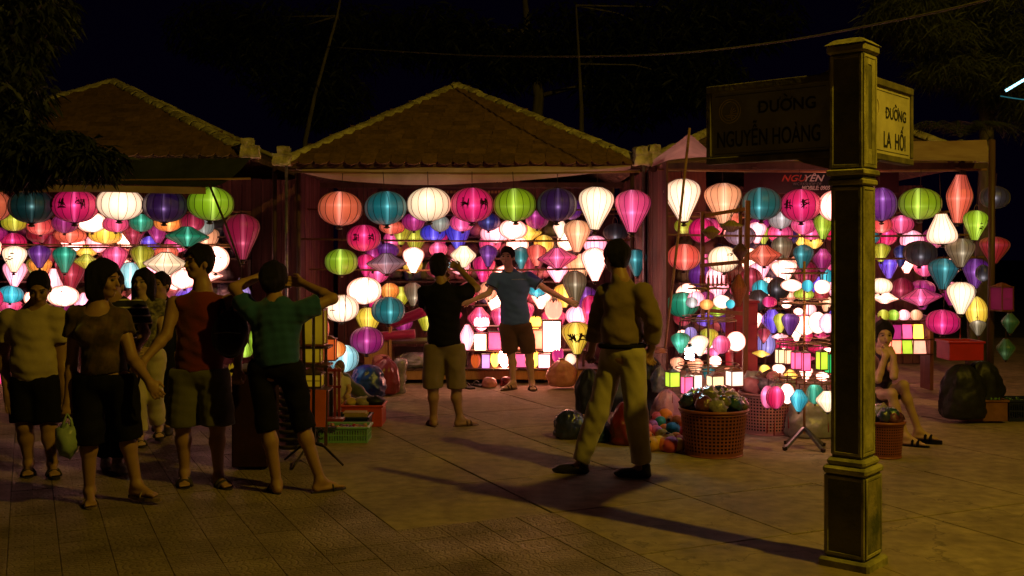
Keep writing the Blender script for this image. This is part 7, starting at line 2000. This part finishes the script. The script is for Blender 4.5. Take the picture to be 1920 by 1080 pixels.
# ------------------------------------------------------------------ trees, cable, light string
darkleaf = surf('night_leaf', (.014, .018, .007), (.008, .011, .004), .6, 20, 0, spec=.2)
leafm = surf('dark_leaf', (.026, .032, .010), (.015, .020, .006), .55, 20, 0, spec=.35, rnd=.1)
leafy = surf('feathery_leaf', (.040, .046, .012), (.022, .028, .009), .6, 20, 0, spec=.3)
barkm = surf('grey_bark', (.14, .12, .09), (.07, .06, .045), .9, 6, .7, 20, stretch=(3, 3, .5))
def leaves(clumps, n, ln, wd, droop, seed):
    """many small bent leaf blades spread through the clumps' volume"""
    r = np.random.RandomState(seed); per = n // len(clumps); V = []; Fc = []
    out = []
    for (c, rad) in clumps:
        d = r.randn(per, 3); d /= np.linalg.norm(d, axis=1)[:, None]
        q = d * (r.rand(per, 1) ** .45) * np.array(rad) + np.array(c)
        out.append(q)
    P_ = np.concatenate(out); n = len(P_)
    a = r.rand(n) * 6.283; dr = np.stack([np.cos(a), np.sin(a), -droop + .5 * r.randn(n)], 1); dr /= np.linalg.norm(dr, axis=1)[:, None]
    sd = np.cross(dr, r.randn(n, 3)); sd /= np.linalg.norm(sd, axis=1)[:, None] + 1e-6
    L = ln * (.6 + .8 * r.rand(n))[:, None]; w = wd * (.6 + .8 * r.rand(n))[:, None]
    mid = P_ + dr * L * .5 + np.array([0, 0, .10]) * L
    v = np.stack([P_, mid + sd * w, P_ + dr * L, mid - sd * w], 1).reshape(-1, 3)
    me = bpy.data.meshes.new('crown')
    me.vertices.add(4 * n); me.vertices.foreach_set('co', v.astype(np.float32).ravel())
    me.loops.add(4 * n); me.loops.foreach_set('vertex_index', np.arange(4 * n, dtype=np.int32))
    me.polygons.add(n); me.polygons.foreach_set('loop_start', np.arange(0, 4 * n, 4, dtype=np.int32))
    me.update(calc_edges=True)
    return me
def tree(label, base, trunk, clumps, n, ln, wd, droop, seed, mat=leafm, r0=.12, name='leafy_tree', grp=None):
    t = empty(name, base, label, 'tree', grp); b = Vector(base)
    pts = [Vector(p) - b for p in trunk]
    m = MB(); m.tube([Vector((0, 0, -.08))] + pts, [r0 * 1.15] + [r0 * (1 - .75 * (k + 1) / len(pts)) for k in range(len(pts))], 9); m.build('trunk', barkm, t, True)
    rg = random.Random(seed)
    for i, (c, rad) in enumerate(clumps[:10]):
        c = Vector(c) - b; s_ = min(pts, key=lambda p: (p - c).length)
        m = MB(); mid = (s_ + c) / 2 + Vector((rg.uniform(-.1, .1), rg.uniform(-.1, .1), .12)); m.tube([s_, mid, c, c + Vector((rg.uniform(-.4, .4), rg.uniform(-.3, .3), .1))], [r0 * .35, r0 * .22, r0 * .1, .006], 5); m.build('branch', barkm, t, True)
    me = leaves([(tuple(Vector(c) - b), rad) for c, rad in clumps], n, ln, wd, droop, seed)
    o = mk('crown', me, mat, t); return t
def cl(lst): return [((tuple(W(x, y, Y))), (S(rx, Y), ry_, S(rz, Y))) for (x, y, Y, rx, ry_, rz) in lst]
tree('drooping leafy tree hanging over the roof of the left stall', (-6.6, 10.6, 0), [W(-120, 420, 10.6), W(-90, 250, 10.6), W(-20, 80, 10.6), W(10, -80, 10.6)],
     cl([(20, 60, 10.5, 70, .7, 80), (70, 20, 10.6, 60, .7, 60), (10, 170, 10.4, 80, .6, 70), (60, 270, 10.3, 70, .45, 45), (130, 285, 10.3, 60, .4, 42), (180, 300, 10.3, 50, .35, 30), (-40, 120, 10.4, 80, .8, 120), (30, 320, 10.3, 60, .3, 22), (-30, 250, 10.3, 70, .6, 70)]), 15000, .16, .016, 1.1, 5, r0=.14)
tree('feathery tree with fine hanging needles behind the sign pillar', (5.9, 13.6, 0), [W(1850, 400, 13.4), W(1850, 220, 13.2), W(1838, 120, 13.2), W(1800, 20, 13.2), W(1790, -80, 13.2)],
     cl([(1690, 30, 12.8, 70, .8, 36), (1750, 70, 12.8, 80, .8, 34), (1830, 10, 12.9, 90, .9, 50), (1900, 80, 12.9, 70, .9, 60), (1780, 130, 12.8, 70, .6, 26), (1860, 150, 12.9, 60, .8, 40), (1930, 190, 12.9, 70, .9, 60), (1720, -30, 12.8, 100, .9, 50)]), 15000, .22, .006, .9, 9, leafy, .12, 'casuarina_tree')
# low fan of fronds right of the sign
pt = empty('palm_plant', (5.1, 12.6, 0), 'low dark palm spreading its fronds over the right tarpaulin', 'palm'); bpt = Vector(pt.location)
m = MB(); m.tube([(0.35, 0, 0), (.32, 0, 1.4), (W(1800, 262, 12.6) - bpt)], [.07, .05, .04], 8); m.build('trunk', barkm, pt, True)
rg = random.Random(8)
for k in range(13):
    a = R(-150 + k * 25) + rg.uniform(-.1, .1); L = rg.uniform(.55, .85); c0 = W(1800, 258, 12.6) - bpt; m = MB(); pr_ = None
    for j in range(16):
        t = j / 15; p = c0 + Vector((math.cos(a) * L * t, math.sin(a) * .5 * L * t, .26 * math.sin(t * PI * .7) - .20 * t * t))
        if pr_ is not None:
            m.bar(pr_, p, .006); d = (p - pr_).normalized(); s_ = d.cross(Vector((0, 0, 1)))
            for sg in (-1, 1):
                ll = .22 * math.sin(PI * min(1, t + .12)); tip = p + s_ * sg * ll + d * ll * .6 - Vector((0, 0, ll * .5))
                m.add([p, p + d * .022, tip], [(0, 1, 2)])
        pr_ = p
    m.build('frond', leafy, pt)
GB = 'dark trees behind the stalls'
tree('dark bamboo clump rising behind the gap between left and middle roofs', (-3.6, 19, 0), [W(572, 265, 17.5), W(590, 180, 17.5), W(632, 30, 17.5), W(650, -60, 17.5)], cl([(520, 90, 19, 110, 1.2, 90), (650, 70, 19, 110, 1.2, 70), (600, 180, 19, 100, 1, 60), (420, 60, 20, 110, 1.2, 60)]), 9000, .24, .016, .8, 21, darkleaf, .05, 'bamboo_clump', GB)
tree('dark leafy mass of a tree behind the middle roof peak', (0, 20, 0), [W(1000, 300, 20), W(1010, 180, 20), W(990, 60, 20), W(980, -40, 20)], cl([(820, 70, 20, 120, 1.4, 60), (940, 110, 20, 120, 1.4, 60), (1080, 80, 20, 130, 1.4, 80), (1180, 170, 20, 100, 1.4, 70)]), 9000, .24, .02, .8, 23, darkleaf, .16, 'leafy_tree', GB)
tree('slim bare stemmed tree behind the right end of the middle roof', (1.45, 18.5, 0), [W(1091, 280, 18.4), W(1090, 200, 18.4), W(1086, 120, 18.4), W(1080, 10, 18.4)], cl([(1240, 60, 19, 120, 1.4, 70), (1380, 40, 19, 130, 1.4, 60), (1300, 150, 19, 100, 1.4, 60)]), 7000, .22, .018, .8, 25, darkleaf, .06, 'slim_tree', GB)
ca = empty('overhead_cable', (0, 0, 0), 'black overhead cable sagging across the dark sky', 'cable')
def bez(ps, n=40):
    out = []
    for i in range(n + 1):
        t = i / n * (len(ps) - 1); k = min(int(t), len(ps) - 2); f = t - k
        p0, p1, p2, p3 = ps[max(k - 1, 0)], ps[k], ps[k + 1], ps[min(k + 2, len(ps) - 1)]
        out.append(.5 * (2 * p1 + (p2 - p0) * f + (2 * p0 - 5 * p1 + 4 * p2 - p3) * f * f + (3 * p1 - p0 - 3 * p2 + p3) * f ** 3))
    return out
m = MB(); m.tube(bez([W(612, 88, 16.5), W(860, 103, 14), W(1050, 106, 12), W(1250, 101, 10.5), (W(1450, 80, 9.5)), W(1650, 44, 8.5), W(1850, 0, 7.6), W(2150, -90, 6.8)]), .010, 6)
m.build('cable', surf('cable_sheath', (.16, .14, .09), None, .6, 20), ca, True)
ls = empty('light_string', W(1905, 158, 9.2), 'string of bluish white lights high at the right edge', 'light string'); o1 = Vector(ls.location)
for k in range(9):
    m = MB(); m.bar(W(1886 + k * 7, 170 - k * 4.2, 9.2) - o1, W(1891 + k * 7, 167 - k * 4.2, 9.2) - o1, .021); m.build('bulb', glow_mat('cold_led', (.35, .80, 1.0), 3.2) if k == 0 else bpy.data.materials['cold_led'], ls)
m = MB(); m.tube([W(1876, 180, 9.2) - o1, W(1900, 184, 9.2) - o1, W(1960, 192, 9.2) - o1], .005, 5); m.build('wire', glow_mat('led_wire_glow', (.05, .30, .34), .35), ls)
m = MB(); m.tube([W(1884, 171, 9.2) - o1, W(1960, 126, 9.2) - o1], .004, 5); m.build('wire', M_['blackmetal'], ls)
print('lanterns', len(LANTERNS), 'objects', len(bpy.data.objects))
